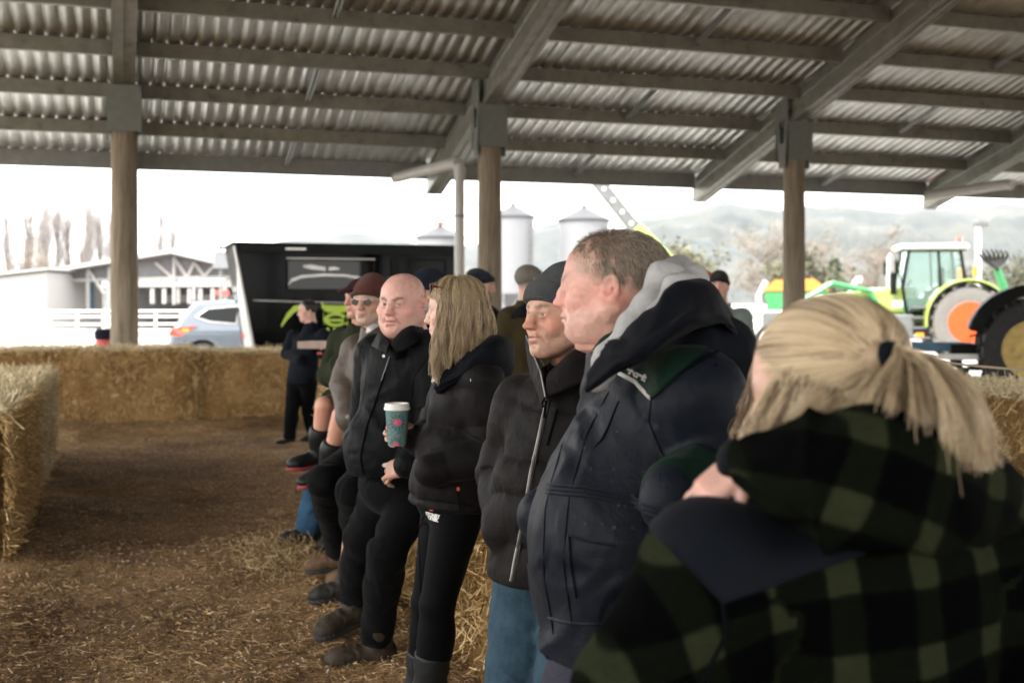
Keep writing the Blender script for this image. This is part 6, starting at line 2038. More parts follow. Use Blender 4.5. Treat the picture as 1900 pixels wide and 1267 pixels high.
# cab
cabp = [(-1.18, 2.15), (-1.05, 3.22), (.42, 3.22), (.62, 2.1), (.5, 1.35), (-.55, 1.35)]
for s in (-1, 1):
    mb = MB(); mb.add([T(s * (.80 if z < 2.3 else .70), y, z) for y, z in cabp], [tuple(range(6))]); mb.build('side_glass', M_CABG, tk, world_coords=True)
    mb = MB()
    for a, b in ((0, 1), (2, 3), (3, 4), (4, 5)):
        (ya, za), (yb, zb) = cabp[a], cabp[b]
        mb.tube([T(s * (.82 if za < 2.3 else .72), ya, za), T(s * (.82 if zb < 2.3 else .72), yb, zb)], .05, 6)
    mb.tube([T(s * .72, -.42, 3.2), T(s * .82, -.5, 1.4)], .04, 6)
    mb.build('cab_pillar', M_BLACKM, tk, world_coords=True)
    mb = MB(); mb.tube([T(s * .82, .62, 2.15), T(s * 1.15, .85, 2.95), T(s * 1.15, .85, 3.0)], .02, 5); mb.box(T(s * 1.2, .86, 2.72), (.2, .06, .42), Rt, bev=.02); mb.build('mirror', M_BLACKM, tk, world_coords=True)
mb = MB(); mb.add([T(-.8, .6, 2.1), T(.8, .6, 2.1), T(.7, .42, 3.2), T(-.7, .42, 3.2)], [(0, 1, 2, 3)]); mb.build('windscreen', M_CABG, tk, world_coords=True)
mb = MB(); mb.box(T(0, -.3, 3.32), (1.62, 2.0, .18), Rt, bev=.07); rf_ = mb.build('cab_roof', M_CREAM, tk, world_coords=True)
mb = MB(); mb.box(T(0, -.3, 3.225), (1.5, 1.85, .04), Rt); mb.build('roof_lining', M_BLACKM, rf_, world_coords=True)
mb = MB(); mb.tube([T(-.55, -1.05, 3.4), T(-.55, -1.05, 3.44), T(-.55, -1.05, 3.60)], [.10, .09, .08], 12); mb.build('beacon', M_TAIL, rf_, world_coords=True)
mb = MB(); mb.box(T(0, -.62, 2.35), (.5, .16, .75), Rt, bev=.05); mb.box(T(0, -.38, 1.95), (.52, .5, .16), Rt, bev=.05); mb.build('seat', M_BLACKM, tk, world_coords=True)
mb = MB(); mb.box(T(0, -.1, 1.55), (1.35, 1.3, .5), Rt, bev=.04); mb.build('cab_floor', M_GREENJ, tk, world_coords=True)
mb = MB(); mb.tube([T(0, .48, 1.9), T(0, .25, 2.35)], .03, 6); mb.build('steering_column', M_BLACKM, tk, world_coords=True)
mb = MB(); mb.tube([T(.62, .80, 1.9), T(.62, .80, 3.05), T(.62, .72, 3.15)], .075, 10); mb.build('exhaust', M_ALU, tk, world_coords=True)
mb = MB(); mb.tube([T(-.62, .85, 1.9), T(-.62, .85, 2.55)], .09, 10); mb.build('air_intake', M_BLACKM, tk, world_coords=True)
for k in range(4):
    mb = MB(); mb.box(T(-.92, .12 + k * .02, .62 + .3 * k), (.34, .5, .06), Rt); mb.build('step', M_GREYM, tk, world_coords=True)
mb = MB(); mb.box(T(-.78, .62, .95), (.5, .62, .72), Rt, bev=.05); mb.build('fuel_tank', M_GREYM, tk, world_coords=True)
mb = MB(); mb.box(T(-1.0, .15, .70), (.06, .22, .14), Rt); mb.build('amber_reflector', M_AMBER, tk, world_coords=True)
# front loader mount
mb = MB(); mb.tube([T(-.6, 1.2, 1.2), T(-.6, 1.5, 2.0), T(-.6, 2.6, 2.25), T(-.6, 3.6, 1.6)], .09, 6); mb.tube([T(.6, 1.2, 1.2), T(.6, 1.5, 2.0), T(.6, 2.6, 2.25), T(.6, 3.6, 1.6)], .09, 6); mb.tube([T(-.6, 2.6, 2.25), T(.6, 2.6, 2.25)], .06, 6)
mb.build('loader_arm', M_GREENJ, tk, world_coords=True)

# ---- old tractor wheel, mudguard and drawbar inside the right bay
p0, Ro = place(1916, 20, dirc(-.94, .33))
ot = thing('old_tractor', 'old tractor with a worn yellow wheel, black mudguard and blue drawbar', 'tractor', p0)
O = lambda x, y, z: p0 + Ro @ V3(x, y, z)
for s in (-1, 1):
    wheelset(ot, O(s * .72 + .6, 0, .84), Ro @ np.diag([s, s, 1.0]), .82, .42, M_TYRE, M_YRIM, M_YRIM, rimr=.60, lugs=20, name='rear_wheel', dish=.07)
    mb = MB(); vs = []; n = 14
    for k in range(n + 1):
        a = math.radians(15 + 140 * k / n)
        for rr, xx in ((.98, .45), (.84, 1.06), (1.04, 1.06), (1.02, .45)): vs.append(O(s * xx + .6 - s * .1, rr * math.cos(a), .90 + rr * math.sin(a)))
    fs = [(4 * k + e, 4 * k + (e + 1) % 4, 4 * k + 4 + (e + 1) % 4, 4 * k + 4 + e) for k in range(n) for e in range(4)] + [(0, 1, 2, 3), (4 * n + 3, 4 * n + 2, 4 * n + 1, 4 * n)]
    mb.add(vs, fs); mb.build('mudguard', M_BLACKM, ot, smooth=True, world_coords=True)
mb = MB(); mb.box(O(.6, -.6, .95), (.5, 2.6, .5), Ro, bev=.05); mb.box(O(.6, -1.5, 1.25), (.6, 1.2, .5), Ro, bev=.06); mb.build('body', M_GREENJ, ot, world_coords=True)
mb = MB(); mb.tube([O(.05, 0, .84), O(1.2, 0, .84)], .09, 10); mb.build('axle', M_BLACKM, ot, world_coords=True)
mb = MB(); mb.box(O(.35, 1.45, .86), (.12, 1.0, .17), Ro, bev=.01); mb.build('drawbar', M_BLUEM, ot, world_coords=True)
mb = MB(); mb.box(O(.25, .95, .82), (.3, .7, .2), Ro, bev=.02); mb.box(O(.6, 1.2, .6), (.8, .2, .2), Ro); mb.build('hitch', M_BLACKM, ot, world_coords=True)
mb = MB(); mb.box(O(.05, 1.12, .70), (.04, .78, .10), Ro, bev=.01); mb.build('number_board', M_WHITEP, ot, world_coords=True)
for k in range(5):
    mb = MB(); a = k * 1.1; mb.box(O(.25 + .07 * k, .9 + .22 * math.sin(a), .40 + .12 * math.cos(a)), (.16, .22, .12), Ro @ rotz(a), bev=.02); mb.build('hitch_block', M_GREYM if k % 2 else M_BLACKM, ot, world_coords=True)
mb = MB(); mb.tube([O(0, 1.0, 1.05), O(-.02, .5, 1.22), O(-.02, .35, 1.3)], .02, 6); mb.build('hose', M_BLACKM, ot, smooth=True, world_coords=True)

# ---- seed drill with the orange lid
p0, Rs = place(1478, 40, dirc(-.97, .24))
sd = thing('seed_drill', 'green seed drill with a bright orange lid behind the right timber post', 'implement', p0)
S_ = lambda x, y, z: p0 + Rs @ V3(x, y, z)
mb = MB(); mb.prism([(-.95, 1.42), (.95, 1.42), (1.05, 2.05), (-1.05, 2.05)], -.5, .5, np.stack([Rs[:, 1], Rs[:, 0], Rs[:, 2]], 1), p0); mb.build('hopper', M_GREENJ, sd, world_coords=True)
mb = MB(); mb.prism([(-1.08, 2.06), (1.08, 2.06), (.7, 2.42), (-.55, 2.46)], -.55, .55, np.stack([Rs[:, 1], Rs[:, 0], Rs[:, 2]], 1), p0); mb.build('lid', M_ORANGEP, sd, world_coords=True)
mb = MB(); mb.box(S_(-.52, -.35, 1.8), (.03, 1.1, .2), Rs); mb.build('maker_plate', M_CREAM, sd, world_coords=True)
for s_ in (-.4, .4):
    m2 = MB(); m2.tube([S_(s_, 1.2, .6), S_(s_, 1.25, 1.9), S_(s_, 1.0, 2.4)], .09, 6); m2.build('side_frame', M_CREAM, sd, world_coords=True)
mb = MB()
mb.tube([S_(-.4, -1.5, 1.3), S_(-.4, -1.9, 2.4)], .09, 6); mb.tube([S_(-.4, -1.9, 2.4), S_(-.4, -2.1, 2.42)], .13, 6)
mb.build('rear_spout', M_CREAM, sd, world_coords=True)
mb = MB(); mb.box(S_(0, 0, .9), (1.2, 2.2, .3), Rs); mb.build('frame', M_GREENJ, sd, world_coords=True)
mb = MB(); mb.box(S_(-.6, .8, 1.0), (.2, .6, .7), Rs, bev=.05); mb.build('control_box', M_GREYM, sd, world_coords=True)
for yy in (-.9, .9):
    for s in (-1, 1): wheelset(sd, S_(s * .8, yy, .45), Rs @ np.diag([s, s, 1.0]), .45, .25, M_TYRE, M_CREAM, M_GREYM)

# ---- telehandler with raised boom, mostly behind the big man
p0, Rh_ = place(1296, 34, dirc(-.99, .1))
th_ = thing('telehandler', 'telehandler with a raised lime and grey telescopic boom behind the big man', 'telehandler', p0)
H = lambda x, y, z: p0 + Rh_ @ V3(x, y, z)
b0, b1, b2 = H(0, -.2, 1.7), P(1178, 424, 34), P(1030, 238, 34)
bd = nrm(b1 - b0); Rb_ = basis(bd, UP)
mb = MB(); mb.box((b0 + b1) / 2, (.34, np.linalg.norm(b1 - b0), .44), Rb_, bev=.03); mb.build('boom', M_GREEN, th_, world_coords=True)
bd2 = nrm(b2 - b1)
mb = MB(); mb.box((b1 + b2) / 2, (.28, np.linalg.norm(b2 - b1), .36), basis(bd2, UP), bev=.02); bm2 = mb.build('inner_boom', M_GREYM, th_, world_coords=True)
for k in range(7):
    c_ = b1 + bd2 * (.18 + .42 * k) - Rh_[:, 0] * .0
    tc_ = nrm(V3(0, 0, EYE) - c_)
    sdv = basis(bd2, UP)[:, 0]; sdv = sdv if sdv @ tc_ > 0 else -sdv
    mb = MB(); mb.tube([c_ + sdv * .135, c_ + sdv * .155], .06, 10); mb.build('boom_boss', M_CREAM, bm2, world_coords=True)
mb = MB(); mb.box(H(0, .3, 1.0), (1.7, 3.4, .7), Rh_, bev=.08); mb.build('chassis', M_GREEN, th_, world_coords=True)
mb = MB(); mb.box(H(-.55, .5, 1.75), (.85, 1.2, 1.1), Rh_, bev=.08); mb.build('cab', M_GLASSD, th_, world_coords=True)
for yy in (-.9, 1.5):
    for s in (-1, 1): wheelset(th_, H(s * .9, yy, .58), Rh_ @ np.diag([s, s, 1.0]), .58, .4, M_TYRE, M_CREAM, M_GREYM, lugs=14)

# ---- grapple fork on a green arm
p0, Rg_ = place(1862, 30, dirc(-1, 0))
gr = thing('grapple_fork', 'steel grapple tines on a green loader arm at the right', 'implement', p0)
mb = MB(); mb.tube([P(1905, 680, 30), P(1872, 560, 30), P(1850, 498, 30)], [.14, .12, .10], 6); mb.build('loader_arm', M_GREENJ, gr, world_coords=True)
for k in range(7):
    a = -.6 + .2 * k
    t0 = P(1850, 500, 30); w = Rg_ @ V3(.06 * (k - 3), 0, 0)
    mb = MB(); mb.tube([t0 + w * .5, P(1846 + 8 * (k - 3) * .8, 482, 29.9 + .1 * k), P(1844 + 11 * (k - 3) * .8, 470 + abs(k - 3), 29.7 + .1 * k), P(1838 + 11 * (k - 3) * .8, 462 + abs(k - 3), 29.6 + .1 * k)], [.05, .045, .035, .02], 5); mb.build('tine', M_TYRE, gr, smooth=True, world_coords=True)
mb = MB(); mb.box(P(1905, 690, 30) - V3(0, 0, .0), (.6, .6, .7), None); mb.build('base_block', M_GREENJ, gr, world_coords=True)
p0, Rg_ = place(1985, 34, dirc(-1, .1))
g2 = thing('green_tractor', 'dark green tractor bonnet with a red lamp at the far right edge', 'tractor', p0)
mb = MB(); mb.prism([(-1.0, 1.0), (1.6, 1.0), (1.5, 1.72), (-.2, 1.82), (-.9, 1.62)], -.4, .4, np.stack([-Rg_[:, 1] * -1, Rg_[:, 0], Rg_[:, 2]], 1), p0); mb.build('bonnet', M_GREENJ, g2, world_coords=True)
mb = MB(); mb.box(p0 + V3(-.55, -.55, 1.72), (.2, .1, .2)); mb.build('lamp', M_TAIL, g2, world_coords=True)
for yy in (-.9, 1.0): wheelset(g2, p0 + Rg_ @ V3(-.7, yy, .7), Rg_ @ np.diag([-1, -1, 1.0]), .7, .4, M_TYRE, M_YRIM, M_GREYM)

# ---- red and black bin by the left post
p0 = P(203, 565, 18.5); p0[2] = 0
bn = thing('waste_bin', 'red bin with a dark lid standing beside the left timber post', 'bin', p0)
mb = MB(); mb.lathe([(.17, .0), (.20, .30), (.205, 1.07)], 20, p0); mb.build('drum', mat_plain('red_plastic', (.45, .02, .025), .4), bn, smooth=True, world_coords=True)
mb = MB(); mb.lathe([(.215, 1.06), (.22, 1.08), (.22, 1.19), (.19, 1.22), (0, 1.23)], 20, p0); mb.build('lid', M_CAPN, bn, smooth=True, world_coords=True)

# ---- dairy shed far left
D0 = 70.0
def at(px, py, D): return P(px, py, D)
g0 = at(325, 565, D0); g0[2] = 0
Rd = basis(dirc(0, 1), UP)             # x right, y away
ds = thing('dairy_shed', 'white dairy shed with an open trussed gable beyond the paddock rails', 'shed', g0)
G = lambda x, y, z: g0 + Rd @ V3(x, y, z)
mpx = D0 / FPX
def gx(px): return (px - 325) * mpx
def gz(py): return EYE - (py - 565) * mpx
xl, xr = gx(80), gx(455)
for (xa, za, xb, zb) in ((gx(70), gz(512), 0, gz(471)), (0, gz(471), gx(470), gz(505))):
    mb = MB(); mb.add([G(xa, -1.0, za), G(xb, -1.0, zb), G(xb, 14, zb), G(xa, 14, za), G(xa, -1.0, za + .22), G(xb, -1.0, zb + .22), G(xb, 14, zb + .22), G(xa, 14, za + .22)], [(0, 1, 2, 3), (4, 7, 6, 5), (0, 4, 5, 1), (1, 5, 6, 2), (2, 6, 7, 3), (3, 7, 4, 0)]); mb.build('roof', M_CLAD, ds, world_coords=True)
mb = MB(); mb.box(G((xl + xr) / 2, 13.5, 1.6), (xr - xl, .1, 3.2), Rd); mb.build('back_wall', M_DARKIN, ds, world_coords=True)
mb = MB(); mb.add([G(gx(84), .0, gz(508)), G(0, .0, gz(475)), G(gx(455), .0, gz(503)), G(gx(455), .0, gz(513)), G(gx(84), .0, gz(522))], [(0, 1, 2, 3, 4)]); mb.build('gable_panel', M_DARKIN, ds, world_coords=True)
mb = MB()
for xa, za, xb, zb in ((gx(84), gz(522), gx(455), gz(514)), (0, gz(476), 0, gz(565)), (gx(290), gz(488), gx(320), gz(514)), (0, gz(480), gx(350), gz(516)), (gx(362), gz(487), gx(350), gz(514)), (gx(362), gz(487), gx(382), gz(514)), (gx(400), gz(492), gx(378), gz(516)), (gx(165), gz(500), gx(195), gz(545)), (gx(165), gz(500), gx(165), gz(575)), (gx(205), gz(495), gx(205), gz(575)), (gx(100), gz(515), gx(100), gz(575)), (gx(362), gz(515), gx(362), gz(575)), (gx(420), gz(515), gx(420), gz(575))):
    m2 = MB(); m2.tube([G(xa, -.2, za), G(xb, -.2, zb)], .10, 4); m2.build('truss_member', M_CLAD, ds, world_coords=True)
mb = MB(); mb.box(G((gx(250) + gx(455)) / 2, -.15, gz(527)), (gx(455) - gx(250), .1, .34), Rd); mb.build('fascia', M_CLAD, ds, world_coords=True)
for px in (283, 305, 330, 352, 372, 395, 412, 440):
    mb = MB(); mb.box(G(gx(px), 0, gz(549)), (.22, .2, .9), Rd); mb.build('stall_post', M_CLAD, ds, world_coords=True)
mb = MB(); mb.box(G((gx(255) + gx(455)) / 2, 6, gz(553)), (gx(455) - gx(255), .2, .5), Rd); mb.build('stall_wall', M_CLAD, ds, world_coords=True)
mb = MB(); mb.box(G(gx(120), 3.0, gz(548)), (1.2, .8, 1.9), Rd, bev=.1); mb.build('blue_tank', M_BLUEM, ds, world_coords=True)
mb = MB(); mb.box(G(gx(415), -.4, gz(543)), (.8, .2, .25), Rd); mb.build('red_sign', M_TAIL, ds, world_coords=True)
g1 = at(30, 565, 66); g1[2] = 0
wl_ = thing('lean_to', 'long low white lean-to with a sloping roof beside the dairy shed', 'shed', g1)
mb = MB(); xs = [(gx(-120) - gx(30)), (gx(82) - gx(30))]
zz_ = [gz(530), gz(508)]
L_ = lambda x, y, z: g1 + Rd @ V3(x, y, z)
mb.add([L_(xs[0], 0, 0), L_(xs[1], 0, 0), L_(xs[1], 0, zz_[1]), L_(xs[0], 0, zz_[0]), L_(xs[0], 9, 0), L_(xs[1], 9, 0), L_(xs[1], 9, zz_[1]), L_(xs[0], 9, zz_[0])], [(0, 1, 2, 3), (4, 7, 6, 5), (0, 4, 5, 1), (1, 5, 6, 2), (3, 2, 6, 7), (0, 3, 7, 4)]); mb.build('wall', M_CLAD, wl_, world_coords=True)
mb = MB(); mb.box(L_((xs[0] + xs[1]) / 2, 4.5, (zz_[0] + zz_[1]) / 2 + .15), (math.hypot(xs[1] - xs[0], zz_[1] - zz_[0]) + .4, 9.6, .12), Rd @ np.array(((1, 0, -(zz_[1] - zz_[0]) / (xs[1] - xs[0])), (0, 1, 0), ((zz_[1] - zz_[0]) / (xs[1] - xs[0]), 0, 1)))); mb.build('roof', M_CLAD, wl_, world_coords=True)

# ---- rails
def rail_fence(label, a, b, n, h, rails, mat=M_WHITEP, w=.10):
    a = np.asarray(a, float); b = np.asarray(b, float)
    t = thing('rail_fence', label, 'fence', a, 0, None)
    for k in range(n + 1):
        p = a + (b - a) * k / n
        mb = MB(); mb.box(p + V3(0, 0, h / 2), (.11, .11, h)); mb.build('fence_post', mat, t, world_coords=True)
    for z in rails:
        mb = MB(); mb.tube([a + V3(0, -.06, z), b + V3(0, -.06, z)], w / 2, 4); mb.build('rail', mat, t, world_coords=True)
def gp(px, D): q = P(px, 565, D); q[2] = 0; return q
rail_fence('white rail fence across the yard in front of the dairy shed', gp(-60, 52), gp(520, 56), 12, 1.35, (.35, .7, 1.05, 1.3))
rail_fence('nearer low white rail along the pale arena', gp(-60, 40), gp(430, 42), 7, .75, (.35, .7))
rail_fence('white board fence behind the man in grey-green', gp(1340, 46), gp(1660, 50), 8, 1.55, (.3, .62, .94, 1.26, 1.5), w=.2)
rail_fence('white yard rails under the silos', gp(900, 48), gp(1120, 50), 6, 1.4, (.35, .7, 1.05, 1.35), w=.14)

# ---- silos
def silo(label, px, wpx, ytop, yeave, D, legs=True):
    p = gp(px, D); k = D / FPX; r = wpx * k / 2; zt = EYE + (565 - ytop) * k; ze = EYE + (565 - yeave) * k
    t = thing('grain_silo', label, 'silo', p, 0, 'grain silos')
    z0 = 2.6 if legs else .1
    mb = MB(); mb.lathe([(r * .25, z0 - 1.4), (r, z0)] + [(r * (1 + .012 * (i % 2)), z0 + (ze - z0) * i / 22) for i in range(1, 23)], 28, p); mb.build('barrel', M_SILO, t, smooth=True, world_coords=True)
    mb = MB(); mb.lathe([(r * 1.10, ze - .15), (r * 1.10, ze), (r * .12, zt - .25), (r * .1, zt)], 20, p); mb.build('cone_roof', M_SILOR, t, smooth=True, world_coords=True)
    for i in range(8 if legs else 0):
        a = 2 * math.pi * i / 8
        e = V3(math.cos(a), math.sin(a), 0) * r * .96
        a2 = 2 * math.pi * (i + 1) / 8; e2 = V3(math.cos(a2), math.sin(a2), 0) * r * .96
        mb = MB(); mb.tube([p + e, p + e + V3(0, 0, z0 + .6)], .08, 4); mb.build('leg', M_SILO, t, world_coords=True)
        mb = MB(); mb.tube([p + e + V3(0, 0, .2), p + e2 + V3(0, 0, z0 - .2)], .05, 4); mb.build('brace', M_SILO, t, world_coords=True)
    mb = MB()
    lx_ = p + Rd @ V3(r * .80, -r * .7, 0)
    for s in (-.2, .2): mb.tube([lx_ + Rd @ V3(s, 0, .3), lx_ + Rd @ V3(s, 0, ze)], .04, 4)
    for i in range(14): mb.tube([lx_ + Rd @ V3(-.2, 0, .6 + (ze - .8) * i / 14), lx_ + Rd @ V3(.2, 0, .6 + (ze - .8) * i / 14)], .03, 4)
    mb.build('ladder', M_GREYM, t, world_coords=True)
    return t, p, zt
silo('grain silo seen just right of the second timber post', 952, 78, 376, 402, 110)
silo('grain silo directly behind the head of the big man', 1084, 92, 380, 408, 110)
t_, p_, z_ = silo('squat grain silo whose cone shows above the trailer roof', 817, 88, 415, 440, 120, legs=False)
mb = MB(); mb.lathe([(.5, z_ - .1), (.5, z_ + .15), (.1, z_ + .3)], 10, p_); mb.tube([p_ + V3(0, 0, z_), p_ + V3(0, 0, z_ + 1.0)], .06, 5); mb.build('vent_cap', M_TAIL, t_, world_coords=True)

# ---- light mast and aerial
p = gp(1815, 60)
lm = thing('light_mast', 'tall white light mast standing behind the lime tractor', 'light pole', p)
mb = MB(); mb.tube([p, p + V3(0, 0, 5.6)], [.16, .13], 10); mb.build('pole', M_WHITEP, lm, world_coords=True)
mb = MB(); mb.box(p + V3(0, -.2, 5.7), (.7, .5, .28), None, bev=.05); mb.build('lamp_head', M_GREYM, lm, world_coords=True)
p = gp(409, 64)
ae = thing('aerial_mast', 'thin mast with a small platform beside the trailer roof', 'mast', p)
mb = MB(); mb.tube([p, p + V3(0, 0, 5.3)], .07, 6); mb.build('pole', M_SILO, ae, world_coords=True)
mb = MB(); mb.box(p + V3(0, 0, 4.7), (.9, .9, .12)); mb.box(p + V3(0, 0, 4.0), (.7, .7, .9)); mb.box(p + V3(0, 0, 5.2), (.5, .06, .06)); mb.build('platform', M_SILO, ae, world_coords=True)

# ---- trees
M_BARK = mat_plain('grey_bark', (.15, .13, .11), .9, var=.25)
def leaf_mat(name, c):
    m, nt, b = newmat(name)
    g = nt.nodes.new('ShaderNodeNewGeometry')
    r = ramp(nt, g.outputs['Random Per Island'], [(0, mul(c, .55)), (.5, c), (1, mul(c, 1.6))])
    nt.links.new(r.outputs[0], b.inputs['Base Color']); b.inputs['Roughness'].default_value = .8
    return m
L_OL = leaf_mat('olive_leaves', (.070, .072, .042)); L_DK = leaf_mat('dark_needles', (.030, .050, .026)); L_TAN = leaf_mat('tan_twigs', (.17, .145, .115)); L_POP = leaf_mat('poplar_twigs', (.24, .225, .22)); L_YG = leaf_mat('yellow_green_leaves', (.095, .095, .055))
def tree(name, label, px, D, hgt, rad, leaf, n, seed, shape='round', group=None, bare=False, cat='tree'):
    rs = np.random.RandomState(seed)
    p = gp(px, D)
    t = thing(name, label, cat, p, 0, group)
    mb = MB()
    lean = rs.normal(size=2) * .03 * hgt
    top = V3(lean[0], lean[1], hgt * .92)
    mb.tube([p, p + top * .35, p + top * .7, p + top], [hgt * .022, hgt * .016, hgt * .010, hgt * .003], 7)
    ends = []
    for k in range(26):
        z = hgt * (.18 + .72 * rs.rand()); a = rs.uniform(0, 6.28)
        if shape == 'poplar':
            L = hgt * (.10 + .18 * rs.rand()); d = V3(math.cos(a) * .22, math.sin(a) * .22, 1)
        elif shape == 'cone':
            L = rad * (1 - z / hgt) * 1.1; d = V3(math.cos(a), math.sin(a), -.1)
        else:
            L = rad * (.5 + .6 * rs.rand()); d = V3(math.cos(a), math.sin(a), .55 + .6 * rs.rand())
        s0 = p + top * (z / hgt); e = s0 + nrm(d) * L
        mb.tube([s0, (s0 + e) / 2 + rs.normal(size=3) * L * .05, e], [hgt * .007, hgt * .005, hgt * .0015], 4, cap=False); ends += [(s0 + e) / 2, e, s0 * .25 + e * .75]
    mb.build('trunk', M_BARK, t, world_coords=True)
    ends = np.array(ends)
    c = ends[rs.randint(len(ends), size=n)]
    if shape == 'poplar':
        q = c + rs.normal(size=(n, 3)) * V3(1.0, 1.0, 1.9) * hgt * .028
        dr = V3(0, 0, 1) + rs.normal(size=(n, 3)) * .28; ln_ = hgt * (.03 + .06 * rs.rand(n)); wd = np.full(n, hgt * .0016)
    else:
        cl = rs.normal(size=(n, 3)) * rad * .13
        if shape == 'cone': cl *= .7
        q = c + cl
        dr = rs.normal(size=(n, 3)) + V3(0, 0, .4); ln_ = rad * (.05 + .07 * rs.rand(n)) * (2.2 if bare else 1); wd = ln_ * (.05 if bare else .55)
    dr = dr / np.linalg.norm(dr, axis=1)[:, None]
    V_, F_ = ribbon_straw(q, dr, ln_, wd, .15, 1 if not bare else 2, rs)
    finish('crown', mesh_np('crown', V_, F_), leaf, t, smooth=False, world_coords=True)
    return t
for k, (px, h) in enumerate(((20, 13.5), (42, 14.6), (75, 14.4), (88, 13.2), (108, 14.2), (128, 13.8), (150, 14.2), (165, 13.4), (188, 14.0), (205, 13.2), (298, 14.6), (326, 12.4))):
    lb_ = {298: 'bare poplar showing just right of the left timber post', 326: 'shorter bare poplar second to the right of the left timber post'}.get(px, 'tall bare poplar in the pale winter row behind the white lean-to')
    tree('poplar', lb_, px, 185 + 4 * (k % 3), h * 1.22, 1.2, L_POP, 2400, 100 + k, 'poplar', 'bare poplars behind the dairy shed', cat='poplar tree')
for lb, px, D, h, r, lf, n, sh, bare in (('round tan leafless tree at the far left above the lean-to', 42, 120, 7.4, 3.4, L_TAN, 2600, 'round', True), ('bare beige tree at the left of the third timber post', 1420, 120, 9.0, 3.8, L_TAN, 2600, 'round', True),
        ('dark pointed conifer left of the tractor cab', 1548, 118, 7.0, 2.2, L_DK, 2600, 'cone', False), ('tan bare tree behind the tractor bonnet', 1622, 120, 8.8, 3.0, L_TAN, 2300, 'round', True), ('yellow-green bush showing over the grey hood', 1285, 110, 5.6, 3.6, L_YG, 2600, 'round', False),
        ('olive bush between the third post and the conifer', 1515, 112, 5.2, 3.6, L_OL, 2600, 'round', False), ('wide pale tree right of the third timber post', 1500, 150, 9.6, 4.6, L_TAN, 2600, 'round', True), ('small olive tree right of the light mast', 1880, 100, 5.4, 2.6, L_OL, 2000, 'round', False),
        ('olive bush left of the light mast', 1800, 104, 5.0, 2.4, L_OL, 2000, 'round', False), ('dark green bush between two silos', 1010, 130, 4.6, 2.4, L_DK, 2000, 'round', False), ('pale bush behind the seed drill', 1455, 100, 4.4, 2.6, L_YG, 2000, 'round', False), ('low tan tree between conifer and tractor', 1585, 125, 6.4, 2.8, L_TAN, 2200, 'round', True)):
    tree('conifer' if sh == 'cone' else ('bush' if 'bush' in lb else 'leafless_tree' if bare else 'small_tree'), lb, px, D, h, r, lf, n, int(px * 3 + D), sh, None, bare)

# ---- hills
def hills(name, sil, D, depth, mat, seed, rough=1.0):
    sil = np.array(sil, float)
    pxs = np.arange(sil[0, 0], sil[-1, 0], 9.0)
    crest = np.interp(pxs, sil[:, 0], sil[:, 1]) - 3.5 * fbm(np.stack([pxs / 40, pxs * 0, pxs * 0 + seed], 1), 3)
    rows = 26
    V_ = []
    for j in range(rows + 1):
        t = j / rows
        Dj = D - depth * (1 - t)
        prof = t ** 1.25
        for i, px in enumerate(pxs):
            zc = (565 - crest[i]) * D / FPX + EYE
            q = P(px, 565, Dj)
            nz = fbm(np.array([[px / 55 + j * .13, j * .35, seed]]), 3)[0] * .16 * math.sin(math.pi * t) * zc * rough
            V_.append((q[0], q[1], max(-2.0, zc * prof + nz - 2 * (1 - t))))
    n = len(pxs); base = rows * n
    for i in range(n):                               # falls away behind
        x, y, z = V_[base + i]; V_.append((x * 1.15, y * 1.15, -3))
    F_ = [(j * n + i, j * n + i + 1, (j + 1) * n + i + 1, (j + 1) * n + i) for j in range(rows + 1) for i in range(n - 1)]
    o = finish(name, mesh_np(name, V_, F_), mat); return tag(o, kind='structure')
m_, nt, b_ = newmat('hill_cover')
n1 = noise_node(nt, .012, 8, .65); r = ramp(nt, n1.outputs['Fac'], [(.36, (.022, .030, .030)), (.5, (.040, .046, .042)), (.64, (.062, .062, .052))])
nt.links.new(r.outputs[0], b_.inputs['Base Color']); b_.inputs['Roughness'].default_value = .95; M_HILL = m_
hills('hills', [(1120, 500), (1160, 425), (1190, 408), (1230, 402), (1270, 392), (1300, 386), (1345, 377), (1385, 384), (1450, 390), (1500, 380), (1560, 383), (1620, 388), (1665, 391), (1720, 384), (1800, 386), (1870, 379), (1960, 384), (2200, 400)], 1900, 900, M_HILL, 1)
hills('far_hills', [(420, 470), (520, 447), (560, 443), (600, 440), (640, 431), (690, 434), (740, 440), (780, 452), (860, 455), (960, 445), (1000, 420), (1040, 415), (1090, 420), (1150, 430), (1260, 440), (1300, 470)], 2900, 900, M_HILL, 3)
hills('low_hills', [(1000, 520), (1060, 470), (1100, 462), (1220, 465), (1290, 452), (1380, 470), (1500, 480), (1700, 478), (1900, 485), (2100, 500)], 900, 500, M_HILL, 5)
hills('far_rise', [(-200, 535), (0, 530), (200, 535), (400, 530), (600, 528), (900, 530), (1100, 530)], 700, 300, M_HILL, 9)

# ---- haze
m_ = bpy.data.materials.new('haze_air'); m_.use_nodes = True
nt = m_.node_tree; nt.nodes.clear()
ou = nt.nodes.new('ShaderNodeOutputMaterial'); pv_ = nt.nodes.new('ShaderNodeVolumePrincipled')
pv_.inputs['Color'].default_value = (.80, .88, 1.0, 1); pv_.inputs['Density'].default_value = 3.4e-5; pv_.inputs['Anisotropy'].default_value = .1
nt.links.new(pv_.outputs[0], ou.inputs['Volume'])
mb = MB(); mb.box((300, 1600, 149), (8600, 6800, 304)); hz = mb.build('haze', m_); tag(hz, kind='stuff')
